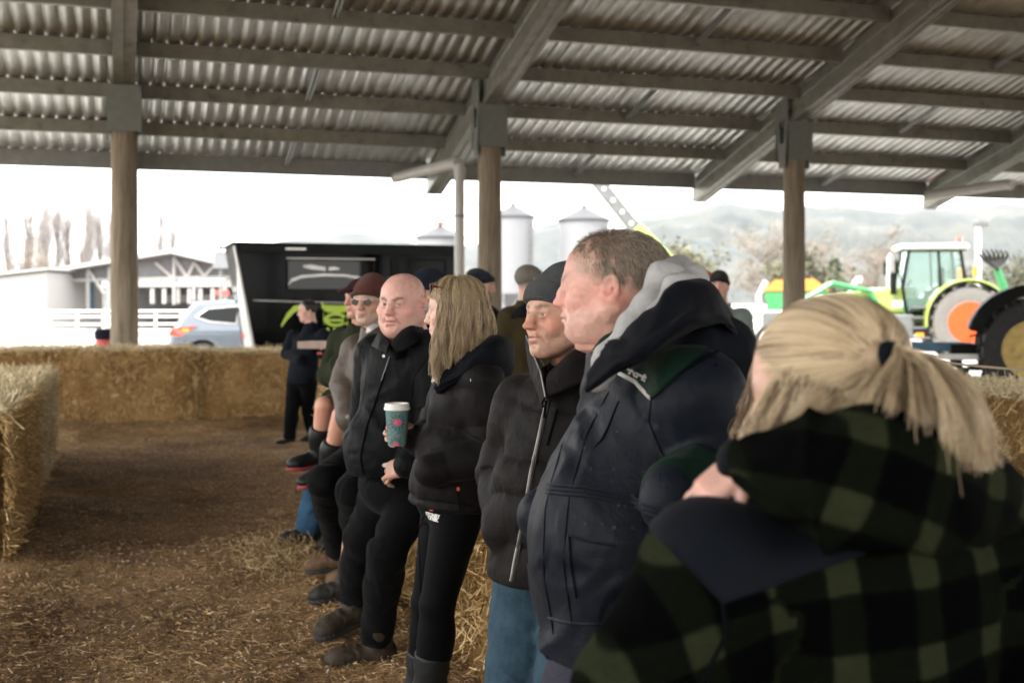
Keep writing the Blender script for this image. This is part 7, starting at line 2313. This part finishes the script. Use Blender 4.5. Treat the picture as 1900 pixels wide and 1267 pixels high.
# ------------------------------------------------------------------ the blonde woman in front, the child she holds
hC = P(1535, 722, 1.62)
J = joints(head=hC, neck=P(1595, 870, 1.60), pelvis=P(1570, 1640, 1.66),
           sh={'L': P(1322, 1068, 1.53), 'R': P(1850, 1060, 1.68)}, el={'L': P(1188, 1300, 1.50), 'R': P(1990, 1260, 1.66)},
           wr={'L': P(1300, 1300, 1.78), 'R': P(1700, 1280, 1.95)}, kn={'L': P(1500, 2150, 1.66), 'R': P(1640, 2150, 1.72)}, an={'L': P(1500, 2640, 1.66), 'R': P(1640, 2640, 1.72)},
           chest=P(1585, 1140, 1.62), waist=P(1575, 1380, 1.64), hipw=.085)
pC = Person('blonde woman with a ponytail seen from behind in a green and black checked fleece', J, dirc(-.82, .55, -.22), dirc(-.30, .95), 'people leaning along the straw bales', hs=1.0)
pC.body(h=.005, skin=(.55, .34, .26), ruddy=.4, female=True, neckr=.045, limb=.9, nose=.9, ears=False)
M_PLAID = mat_plaid('checked_fleece', (.022, .027, .0130), (.0032, .0046, .0024), (.0005, .0008, .0008), p=.056, rot=(0, .05, 0), cloth_coords=True)
M_PLAIDH = mat_plaid('checked_fleece_hood', (.025, .030, .0145), (.0038, .0054, .0028), (.0006, .0009, .0009), p=.052, rot=(.1, -.35, .1))
M_PATCHN = mat_cloth('navy_shoulder_panel', (.0032, .0046, .0074), rough=.8, var=.12, scale=12)
pC.jacket('fleece_jacket', M_PLAID, h=.009, pel=(.20, .16, .2), bel=(.205, .15, .22), che=(.20, .135, .20), arm=(.092, .086, .062), hem=.72,
          fold=.012, seed=12, shr=.092, lam=.09, neck_r=.10, armfold=1.0, cloth_coords=True)
dC = nrm(P(1450, 1050, 1) - V3(0, 0, EYE))
ya, yb, yc = P(1200, 968, 1.45), P(1340, 1110, 1.42), P(1660, 1000, 1.45)
pC.patch('shoulder_panel', M_PATCHN, [ln_plane(ya, yb), ln_plane(yb, yc), (P(1600, 1000, 1.5), dirc(-1, 0, 0))], off=.004)
pC.seam('seam', [ya, yb], dC, .003, M_SEAM, off=.001); pC.seam('seam', [yb, P(1500, 1035, 1.43), yc], dC, .003, M_SEAM, off=.001)
pC.seam('seam', [yb, P(1345, 1180, 1.42), P(1300, 1267, 1.42)], dC, .003, M_SEAM, off=.001)
loft(pC, 'hood', [[P(1420, 838, 1.60), P(1470, 828, 1.56), P(1540, 815, 1.53), P(1625, 815, 1.52), P(1725, 830, 1.53), P(1800, 860, 1.58), P(1840, 890, 1.68)],
    [P(1384, 806, 1.56), P(1440, 790, 1.50), P(1520, 770, 1.46), P(1622, 766, 1.44), P(1740, 786, 1.46), P(1840, 832, 1.54), P(1880, 880, 1.68)],
    [P(1362, 838, 1.53), P(1415, 838, 1.45), P(1508, 838, 1.395), P(1622, 842, 1.37), P(1745, 856, 1.40), P(1862, 890, 1.50), P(1915, 925, 1.68)],
    [P(1364, 866, 1.52), P(1425, 912, 1.43), P(1518, 960, 1.38), P(1622, 982, 1.36), P(1745, 975, 1.39), P(1860, 955, 1.49), P(1915, 955, 1.66)],
    [P(1376, 884, 1.53), P(1448, 958, 1.45), P(1535, 1012, 1.41), P(1625, 1032, 1.395), P(1740, 1022, 1.42), P(1850, 995, 1.51), P(1900, 985, 1.66)],
    [P(1400, 880, 1.56), P(1468, 945, 1.50), P(1545, 990, 1.47), P(1628, 1005, 1.46), P(1735, 995, 1.48), P(1830, 970, 1.55), P(1880, 965, 1.66)]],
    M_PLAIDH, nu=60, nv=30, fold=.016, thick=.012, seed=6, freq=(7, 9))
# hair drawn back into a ponytail
M_HAIRC = mat_hair('blonde_hair', [(.17, .115, .062), (.32, .235, .14), (.46, .36, .225), (.60, .49, .33)], .38)
M_HAIRCB = mat_plain('blonde_hair_base', (.30, .22, .13), .55, var=.3, scale=40)
tieW = P(1645, 660, 1.522)
tieL = pC.Rhi @ (tieW - hC) / pC.hs
cS = V3(0, -.012, .036); rS = V3(.0785, .101, .085)
f = Fld(V3(-.12, -.15, -.16), V3(.12, .13, .15), .006)
f.ell(cS, rS * .99, k=0); f.ell((0, -.035, -.045), (.068, .060, .075), k=.04); f.ell((0, .11, -.055), (.078, .072, .115), k=.02, op=-1)
f.cone(cS * .4 + tieL * .6, tieL, .030, .010, k=.03)
pC.add('hair_base', xform(f.mesh(), pC.Rh, hC, pC.hs), M_HAIRCB)
rs = np.random.RandomState(31)
def slerp_strands(n, k=12):
    u = rs.normal(size=(n * 3, 3)); u /= np.linalg.norm(u, axis=1)[:, None]
    hair = ~((u[:, 1] > .62 + .30 * u[:, 2]) & (u[:, 2] < .70)) & (u[:, 2] > -.85)
    # start near the hairline: push the roots forward and down, away from the tie
    ut = (tieL - cS) / rS; ut = ut / np.linalg.norm(ut)
    u = u[hair][:n]
    ang = np.arccos(np.clip(u @ ut, -1, 1))
    perp = u - (u @ ut)[:, None] * ut; perp /= np.linalg.norm(perp, axis=1)[:, None] + 1e-9
    L = []
    t = np.linspace(0, 1, k)
    a0 = np.minimum(ang * (1.0 + .5 * rs.rand(len(u))), 2.35)
    lum = rs.normal(size=len(u)) * .0045
    for j in range(k):
        a = a0 * (1 - t[j])
        d = np.cos(a)[:, None] * ut + np.sin(a)[:, None] * perp
        sw = .022 * np.sin(3 * t[j] * math.pi + perp[:, 0] * 8)[:, None] * np.cross(d, perp) * (1 - t[j])
        R_ = 1.03 + .05 * math.sin(t[j] * math.pi) + lum
        p = cS + (d + sw) * rS * R_[:, None]
        if t[j] > .80: p = p * (1 - (t[j] - .80) / .20) + (tieL + perp * .0085) * ((t[j] - .80) / .20)
        L.append(p)
    return np.stack(L, 1)
S1 = slerp_strands(6500) @ (pC.Rh.T * pC.hs) + hC
M_HC = [mat_hair('blonde_lock', [c1, c2], .38) for c1, c2 in (((.44, .34, .21), (.62, .51, .35)), ((.30, .22, .13), (.48, .375, .235)), ((.095, .062, .034), (.20, .14, .08)), ((.38, .29, .175), (.55, .44, .29)))]  # darkest pair paints the shade between strands into the hair colour
def locks(name, S, key, r0, r1):
    idx = (np.abs(np.sin(np.asarray(key) * 91.7)) * 1000).astype(int) % 97 % len(M_HC)
    for k_ in range(len(M_HC)):
        if (idx == k_).any(): hair_obj(name, S[idx == k_], r0, r1, M_HC[k_], pC.root)
m0 = S1[:, 0] - hC
locks('hair', S1, np.round(m0[:, 2] * 140 + rs.normal(size=len(S1)) * .8) + 31 * np.round(m0[:, 0] * 40), .0005, .0004)
# ponytail
n = 7500; k = 16
s = rs.rand(n) ** .9; lock = np.round(s * 15 + rs.normal(size=n) * .35) / 15
s = .70 * s + .30 * lock
dep = rs.normal(size=n) * .5
def PP(px, py, D):
    X = (px - 950) / FPX * D
    return np.stack([X * CT + D * ST, -X * ST + D * CT, EYE - (py - 565) / FPX * D], -1)
jx = lambda a: rs.normal(size=n) * a
c0 = PP(1662 + jx(2), 658 + jx(6), 1.514 + dep * .008)
c1 = PP(1664 + 95 * s + jx(6), 642 + 25 * (1 - s) + 4 * s + jx(7), 1.490 + dep * .03)
c2 = PP(1572 + 272 * s + jx(9), 765 - 30 * s + 14 * np.sin(lock * 9) + jx(9), 1.45 + dep * .05 + .04 * np.sin(lock * 23))
c3 = PP(1590 + 246 * s + jx(13) + 16 * np.sin(lock * 31), 858 + 85 * np.sin(np.pi * np.clip(s * 1.08, 0, 1)) * (.55 + .45 * rs.rand(n)) * (s > .25) - 25 * (s < .2), 1.46 + dep * .04)
tt = np.linspace(0, 1, k)
pts = [((1 - t) ** 3)[None] * 0 + (1 - t) ** 3 * c0 + 3 * (1 - t) ** 2 * t * c1 + 3 * (1 - t) * t ** 2 * c2 + t ** 3 * c3 for t in tt.reshape(-1, 1)]
S2 = np.stack(pts, 1)
S2[:, :, 0] += (np.sin(tt * 9 + lock[:, None] * 40) * .004 * tt)
locks('ponytail', S2, np.round(s * 34 + rs.normal(size=n) * .6) + 7 * np.round(dep * 1.5), .0005, .00025)
# loose locks at the temple and nape
n = 1500
q0 = rs.rand(n); lk = np.round(q0 * 6) / 6; q = .5 * q0 + .5 * lk
c0 = PP(1440 + 150 * q + rs.normal(size=n) * 10, 715 + 50 * q + rs.normal(size=n) * 14, 1.545 - .02 * np.sin(q * 3))
c1 = PP(1405 + 150 * q + rs.normal(size=n) * 10, 765 + 22 * q, 1.525)
c2 = PP(1385 + 150 * q + rs.normal(size=n) * 12, 795 + 8 * q, 1.52)
c3 = PP(1376 + 190 * q + rs.normal(size=n) * 10, 835 - 55 * q + rs.normal(size=n) * 12, 1.53 + .02 * rs.rand(n))
S3 = np.stack([(1 - t) ** 3 * c0 + 3 * (1 - t) ** 2 * t * c1 + 3 * (1 - t) * t ** 2 * c2 + t ** 3 * c3 for t in np.linspace(0, 1, 10).reshape(-1, 1)], 1)
locks('loose_hair', S3, np.round(q0 * 14), .0007, .0004)
td = nrm(P(1690, 655, 1.50) - tieW)
mb = MB()
pr = [(.0135 + .0065 * math.cos(a), .0065 * 1.5 * math.sin(a)) for a in np.linspace(0, 2 * math.pi, 9)]
mb.lathe(pr, 20, tieW + td * .004, np.stack([np.cross(td, UP) / np.linalg.norm(np.cross(td, UP)), np.cross(np.cross(td, UP), td), td], 1), cap=False)
mb.build('hair_tie', M_NAVYDARK, pC.root, smooth=True, world_coords=True)

# the child
hO = P(1482, 750, 2.0)
J = joints(head=hO, neck=P(1470, 850, 1.98), pelvis=P(1500, 1130, 1.98), sh={'L': P(1560, 900, 1.98), 'R': P(1420, 900, 1.86)},
           el={'L': P(1590, 1020, 2.0), 'R': P(1418, 872, 1.72)}, wr={'L': P(1540, 1100, 1.9), 'R': P(1376, 858, 1.56)},
           kn={'L': P(1610, 1230, 1.98), 'R': P(1420, 1240, 1.9)}, an={'L': P(1590, 1420, 2.0), 'R': P(1440, 1430, 1.95)}, hipw=.05)
pO = Person('small child in a dark cap held by the blonde woman, one hand on her shoulder', J, dirc(.2, -.95, 0), dirc(.2, -.95), None, hs=.80)
hnd = pO.hand('R', dirc(-.74, -.10, -.62), dirc(-.45, -.55, .70), curl=(.20, .18, .18, .2), thumb=.5, thumb_across=.3, sc=.66, skin=(.56, .33, .27), ruddy=.7)
pO.body(h=.006, skin=(.56, .34, .27), female=True, limb=.55, neckr=.035, hands=[hnd], hb=.012)
pO.jacket('coat', M_NAVYDARK, h=.012, pel=(.10, .085, .1), bel=(.11, .09, .12), che=(.11, .09, .11), arm=(.048, .042, .034), shr=.05, neck_r=.055, fold=.004, hem=None)
pO.trousers('leggings', M_LEGG, hip=(.10, .085, .08), r=(.06, .045, .036), h=.012, fold=.003)
for q in 'LR': pO.boot(q, M_RUBBER, M_SOLE, h=.012, scale=.6, kind='boot', shaft=.06)
pO.cap(mat_cloth('brown_check_cap', (.035, .026, .018), rough=.9, var=.3, scale=60))
M_HAIRO = mat_hair('brown_curls', [(.09, .055, .032), (.20, .13, .075), (.30, .21, .13)])
long_hair(pO, 1200, M_HAIRO, zend=-.11, seed=9, thick=.02, face=.9, wav=.03, backshort=False, r=(.0008, .0005))

# ------------------------------------------------------------------ further along the row
# man in the maroon beanie and brown oilskin jacket
hF = P(687, 560, 6.1)
J = joints(head=hF, neck=P(698, 622, 6.16), pelvis=P(688, 838, 6.30), sh={'R': P(664, 652, 6.34), 'L': P(742, 655, 6.02)},
           el={'R': P(640, 712, 6.24), 'L': P(760, 750, 5.95)}, wr={'R': P(650, 775, 6.02), 'L': P(710, 780, 5.8)},
           kn={'R': P(600, 893, 5.98), 'L': P(655, 910, 5.75)}, an={'R': P(630, 1022, 6.62), 'L': P(668, 1045, 6.4)}, chest=P(696, 700, 6.22), waist=P(690, 775, 6.25))
pF = Person('older man in a maroon knitted beanie and tinted glasses with a brown oilskin jacket', J, dirc(-.34, -.93, .02), dirc(-.72, -.68), 'people leaning along the straw bales', hs=1.0)
pF.body(h=.0045, skin=(.44, .26, .18), ruddy=.7, nose=1.0, nosep=1.0, eye=.2, brow=(.22, .17, .13), stub=(.34, .28, .23), stubs=.55, wrinkle=1.0, neckr=.05, jaw=.98)
pF.beanie(M_KNITM, front=.034, back=-.02, cuff=.016, top=1.12, cuff_mat=M_KNITMB, h=.007)
pF.jacket('oilskin_jacket', M_OILSKIN, h=.010, pel=(.17, .14, .13), bel=(.175, .15, .17), che=(.185, .135, .18), arm=(.088, .076, .066), hem=.86, fold=.013, seed=14, cuff=.006, neck_r=.08, lam=.07)
pF.trousers('trousers', M_BLACKT, hip=(.17, .15, .14), r=(.102, .080, .066), fold=.012, top=.98, h=.012)
for q, t in (('R', P(545, 1052, 6.6) - P(632, 1042, 6.64)), ('L', P(590, 1070, 6.4) - P(668, 1060, 6.4))): pF.boot(q, M_LEATHERB, M_SOLE, toe=t, h=.008)
loft(pF, 'collar', [[P(690, 612, 6.10), P(706, 600, 6.12), P(722, 592, 6.2)], [P(692, 622, 6.05), P(714, 606, 6.06), P(730, 596, 6.16)], [P(700, 634, 6.03), P(722, 622, 6.03), P(740, 614, 6.14)]], M_OILSKIN, fold=.003, seed=3)
loft(pF, 'shirt_collar', [[P(681, 606, 6.06), P(690, 600, 6.06), P(700, 596, 6.1)], [P(679, 618, 6.04), P(690, 612, 6.03), P(702, 606, 6.08)]], M_WHITESH, fold=.001, seed=3)
disc(pF, P(645, 773, 5.98), .010, M_ZIP, 'cuff_stud')
mb = MB(); M_LENS = mat_plain('tinted_lens', (.040, .024, .018), .3, spec=.15)
for s in (-1, 1):
    vs = []; n = 14
    for o_ in (0, .003): vs += [pF.hl((s * .033 + .024 * math.cos(a), .097 - .10 * (abs(.033 + .024 * math.cos(a) * s * s) ** 2) * 2 + o_, -.004 + .017 * math.sin(a))) for a in np.linspace(0, 2 * math.pi, n, endpoint=False)]
    m2 = MB(); m2.add(vs, [tuple(range(n)), tuple(range(n, 2 * n))[::-1]] + [(k, (k + 1) % n, n + (k + 1) % n, n + k) for k in range(n)]); m2.build('lens', M_LENS, pF.root, world_coords=True)
    mb.tube([pF.hl((s * .056, .088, .004)), pF.hl((s * .074, .05, .006)), pF.hl((s * .08, -.005, .012))], .0022, 5)
mb.tube([pF.hl((-.058, .090, .006)), pF.hl((-.03, .099, .012)), pF.hl((0, .101, .004)), pF.hl((.03, .099, .012)), pF.hl((.058, .090, .006))], .0022, 5)
mb.build('glasses_frame', M_ALU, pF.root, world_coords=True)

# man with folded arms, shorts and gumboots, sitting on the bale
hG = P(671, 553, 7.15)
J = joints(head=hG, neck=P(672, 606, 7.2), pelvis=P(676, 735, 7.40), sh={'R': P(634, 636, 7.36), 'L': P(704, 636, 7.08)},
           el={'R': P(612, 694, 7.22), 'L': P(690, 702, 6.9)}, wr={'R': P(655, 690, 6.92), 'L': P(630, 676, 7.02)},
           kn={'R': P(602, 752, 7.08), 'L': P(634, 770, 6.86)}, an={'R': P(588, 836, 7.16), 'L': P(606, 862, 6.95)}, chest=P(670, 665, 7.25), waist=P(674, 705, 7.33))
pG = Person('man in an olive jacket with folded arms, bare knees, shorts and black gumboots', J, dirc(-.70, -.70, 0), dirc(-.74, -.66), 'people leaning along the straw bales', hs=1.0)
pG.body(h=.006, skin=(.50, .27, .19), ruddy=.8, nosep=.9)
pG.cap(mat_cloth('dark_red_cap', (.030, .010, .013), rough=.9))
pG.jacket('olive_jacket', M_OLIVE, h=.011, pel=(.17, .15, .12), bel=(.175, .15, .15), che=(.18, .135, .17), arm=(.084, .074, .062), hem=.93, fold=.012, seed=16, lam=.06)
pG.trousers('shorts', M_OLIVE, hip=(.17, .15, .12), r=(.110, .090, .07), shorts=.78, h=.012)
for q, t in (('R', P(540, 856, 7.05) - P(592, 850, 7.16)), ('L', P(560, 884, 6.85) - P(608, 872, 6.95))): pG.boot(q, M_RUBBER, M_REDSOLE, toe=t, kind='gumboot', shaft=.15, h=.008)

# mostly hidden man in jeans between them
hH = P(712, 553, 7.9)
J = joints(head=hH, neck=P(716, 602, 7.9), pelvis=P(700, 770, 7.85), sh={'R': P(676, 626, 8.0), 'L': P(750, 626, 7.8)}, el={'R': P(650, 690, 7.95), 'L': P(766, 690, 7.7)},
           wr={'R': P(640, 730, 7.6), 'L': P(700, 730, 7.5)}, kn={'R': P(598, 872, 7.3), 'L': P(650, 872, 7.1)}, an={'R': P(572, 976, 7.52), 'L': P(640, 985, 7.4)})
pH = Person('mostly hidden man in blue jeans and dark boots behind the brown oilskin jacket', J, dirc(-.9, -.3, 0), dirc(-.8, -.6), 'people leaning along the straw bales')
pH.body(h=.008, skin=(.48, .27, .19), hb=.016); pH.beanie(M_KNITK, h=.009)
pH.jacket('green_coat', mat_cloth('dark_green_coat', (.014, .026, .013), rough=.9), h=.013, pel=(.17, .15, .2), bel=(.17, .15, .16), che=(.18, .13, .17), hem=.78, fold=.01, seed=18)
pH.trousers('jeans', mat_cloth('mid_denim', (.030, .070, .125), rough=.9, var=.35, scale=11, wr=.4), r=(.105, .082, .078), fold=.014, h=.012)
for q, t in (('R', P(525, 990, 7.45) - P(575, 985, 7.52)), ('L', P(595, 1000, 7.3) - P(640, 992, 7.4))): pH.boot(q, M_LEATHERK, M_SOLE, toe=t, h=.009)

# bearded man in a navy cap behind the bald man
hI = P(788, 546, 6.3)
J = joints(head=hI, neck=P(800, 605, 6.4), pelvis=P(772, 790, 6.62), sh={'R': P(764, 640, 6.6), 'L': P(842, 640, 6.35)}, el={'R': P(740, 720, 6.6), 'L': P(850, 730, 6.2)},
           wr={'R': P(730, 770, 6.3), 'L': P(790, 790, 6.1)}, kn={'R': P(664, 918, 5.98), 'L': P(720, 930, 5.8)}, an={'R': P(640, 1072, 6.18), 'L': P(700, 1075, 6.0)})
pI = Person('man with a grey beard and navy cap in dark shorts, mostly behind the bald man', J, dirc(-.9, -.35, 0), dirc(-.86, -.5), 'people leaning along the straw bales')
pI.body(h=.006, skin=(.50, .28, .20), ruddy=.8, stub=(.46, .43, .40), stubs=.95)
pI.beanie(M_CAPN, front=.036, back=.0, cuff=0, h=.008)
pI.jacket('jacket', M_BLACKJ, h=.013, fold=.01, seed=20, hem=.80, pel=(.17, .15, .14))
pI.trousers('shorts', mat_cloth('charcoal_shorts', (.016, .015, .016), rough=.9), hip=(.17, .15, .13), r=(.115, .098, .09), shorts=.90, h=.011)
for q, t in (('R', P(606, 1098, 6.15) - P(644, 1092, 6.18)), ('L', P(650, 1110, 6.0) - P(700, 1105, 6.0))): pI.boot(q, M_LEATHERK, M_SOLE, toe=t, h=.008, shaft=.10)

# ------------------------------------------------------------------ people further off
def simple(label, head, face, body, neck, pelvis, sh, el, wr, kn, an, jm, tm, skin=(.50, .29, .21), h=.009, hs=1.0, jk={}, boots=M_LEATHERK, group=None, hb=.018, **kw):
    J = joints(head=head, neck=neck, pelvis=pelvis, sh=sh, el=el, wr=wr, kn=kn, an=an)
    p = Person(label, J, face, body, group, hs=hs)
    p.body(h=h, hb=hb, skin=skin, **kw)
    d = dict(h=.014, fold=.010, hem=pelvis[2] - .10); d.update(jk)
    p.jacket('jacket', jm, **d)
    p.trousers('trousers', tm, h=.016, fold=.008)
    for q in 'LR': p.boot(q, boots, M_SOLE, h=.012)
    return p
D = 13.6
pJ = simple('woman in dark clothes holding a shallow tray in front of the black trailer', P(571, 577, D), dirc(-.93, -.36, -.1), dirc(-.55, -.83), P(577, 603, D), P(560, 702, D),
            {'R': P(544, 624, D + .1), 'L': P(600, 622, D - .1)}, {'R': P(531, 656, D + .1), 'L': P(612, 655, D - .15)}, {'R': P(556, 668, D - .25), 'L': P(596, 658, D - .35)},
            {'R': P(542, 760, D), 'L': P(572, 762, D + .1)}, {'R': P(537, 812, D), 'L': P(582, 806, D + .15)}, mat_cloth('dark_slate_jumper', (.007, .009, .013), rough=.9, wr=.3), M_BLACKT,
            skin=(.56, .35, .27), female=True, boots=M_RUBBER, jk=dict(pel=(.17, .15, .18), bel=(.17, .14, .16), che=(.17, .13, .17), arm=(.07, .06, .05), shr=.07, hem=.70, neck_r=.075))
f = Fld(V3(-.12, -.20, -.12), V3(.12, .12, .14), .008); f.ell((0, -.014, .037), (.083, .104, .088), k=0); f.ell((0, .10, -.03), (.075, .06, .105), k=.02, op=-1); f.ell((0, -.125, .05), (.04, .04, .04), k=.015)
f.disp(lambda p: .003 * fbm(p * 40, 2))
pJ.add('hair', xform(f.mesh(), pJ.Rh, pJ.J['head'], pJ.hs), mat_plain('dark_brown_hair', (.014, .010, .008), .5, var=.3, scale=40))
lp_, ln_2 = pJ.on(P(557, 615, D - 1.0), P(557, 615, D) - V3(0, 0, EYE))
mb = MB(); mb.box(lp_ + ln_2 * .006, (.06, .012, .022), basis(-ln_2, UP)); mb.build('chest_logo', M_RED, pJ.root, world_coords=True)
tc_ = P(594, 645, D - .42)
ty = thing('serving_tray', 'shallow cardboard tray held by the woman in front of the trailer', 'tray', tc_)
Rt_ = basis(dirc(-.2, -.97), UP)
M_CARD = mat_plain('tray_card', (.34, .25, .20), .8)
mb = MB(); mb.box(tc_, (.42, .28, .012), Rt_); mb.build('base', M_CARD, ty, world_coords=True)
mb = MB()
for s in (-1, 1):
    mb.box(tc_ + Rt_ @ V3(0, s * .14, .035), (.42, .008, .075), Rt_); mb.box(tc_ + Rt_ @ V3(s * .21, 0, .035), (.008, .272, .075), Rt_)
mb.build('rim', M_CARD, ty, world_coords=True)
D = 9.6
pK = simple('bearded man in a navy beanie standing by the second timber post', P(893, 530, D), dirc(.93, -.15, -.05), dirc(.85, -.3), P(888, 566, D), P(885, 735, D),
            {'R': P(872, 590, D - .16), 'L': P(908, 588, D + .18)}, {'R': P(868, 650, D - .2), 'L': P(918, 650, D + .2)}, {'R': P(890, 700, D - .2), 'L': P(925, 700, D + .1)},
            {'R': P(880, 830, D), 'L': P(890, 830, D + .1)}, {'R': P(880, 915, D - .05), 'L': P(890, 915, D + .1)}, M_BLACKJ, M_BLACKT, stub=(.035, .022, .015), stubs=.95, jk=dict(neck_r=.07))
pK.beanie(M_KNITN, front=.036, back=-.02, cuff=.045, h=.009, slouch=(-.02, .0))
D = 8.5
pL = simple('man in a grey cap and olive brown coat seen from behind past the timber post', P(982, 523, D), dirc(.75, .50, 0), dirc(.30, .95), P(980, 568, D), P(985, 760, D),
            {'L': P(946, 592, D + .02), 'R': P(1030, 592, D)}, {'L': P(930, 660, D), 'R': P(1045, 660, D)}, {'L': P(950, 730, D + .2), 'R': P(1030, 730, D + .2)},
            {'L': P(965, 870, D), 'R': P(1000, 870, D)}, {'L': P(965, 965, D), 'R': P(1000, 965, D)}, M_OLIVEB, M_BLACKT, stub=(.3, .27, .24), stubs=.3, scalp=(lambda v: np.clip((.0 - v[:, 1]) / .02, 0, 1) * np.clip((v[:, 2] + .05) / .02, 0, 1), (.22, .19, .16), .8),
            jk=dict(pel=(.19, .16, .2), bel=(.19, .15, .18), arm=(.085, .075, .06), hem=.7))
pL.cap(M_CAPG, h=.008)
loft(pL, 'collar', [[P(955, 575, D - .1), P(975, 562, D - .14), P(1000, 560, D - .12), P(1020, 575, D)], [P(948, 592, D - .10), P(972, 585, D - .16), P(1002, 585, D - .15), P(1025, 592, D)]], M_NAVYDARK, fold=.004)
D = 10.2
pM = simple('man in a black beanie and grey-green jacket behind the shoulder of the big man', P(1334, 531, D), dirc(-.25, -.95, .05), dirc(-.2, -.97), P(1338, 572, D), P(1340, 735, D),
            {'R': P(1302, 590, D), 'L': P(1376, 590, D)}, {'R': P(1290, 655, D), 'L': P(1392, 655, D)}, {'R': P(1310, 705, D - .2), 'L': P(1375, 710, D - .2)},
            {'R': P(1325, 825, D), 'L': P(1355, 825, D)}, {'R': P(1325, 890, D), 'L': P(1355, 890, D)}, M_SAGE, M_BLACKT, stub=(.25, .18, .14), stubs=.4, h=.007, jk=dict(arm=(.085, .075, .06), bel=(.19, .15, .18)))
pM.beanie(M_KNITK, front=.034, back=-.01, cuff=.03, h=.008)
D = 11.6
pN = simple('person in a bright orange beanie almost hidden behind the navy hood', P(1306, 528, D), dirc(-.5, -.8, 0), dirc(-.3, -.9), P(1304, 566, D), P(1298, 710, D),
            {'R': P(1266, 584, D), 'L': P(1330, 584, D)}, {'R': P(1256, 640, D), 'L': P(1340, 640, D)}, {'R': P(1275, 690, D - .2), 'L': P(1325, 690, D - .2)},
            {'R': P(1285, 790, D), 'L': P(1310, 790, D)}, {'R': P(1285, 850, D), 'L': P(1310, 850, D)}, M_BLACKJ, M_BLACKT)
pN.beanie(M_ORANGE, front=.034, back=-.01, cuff=.04, h=.009)
# twine hanging across the bay at the right
tw = thing('twine_line', 'sagging strand of pale twine stretched across in front of the old wheel', 'twine', P(1650, 655, 6.5))
mb = MB(); mb.tube([P(1560, 640, 6.4) * (1 - t) + P(1990, 690, 6.9) * t - V3(0, 0, .03 * math.sin(math.pi * t)) for t in np.linspace(0, 1, 14)], .0075, 6)
mb.build('strand', mat_plain('pale_twine', (.34, .29, .21), .9), tw, smooth=True, world_coords=True)
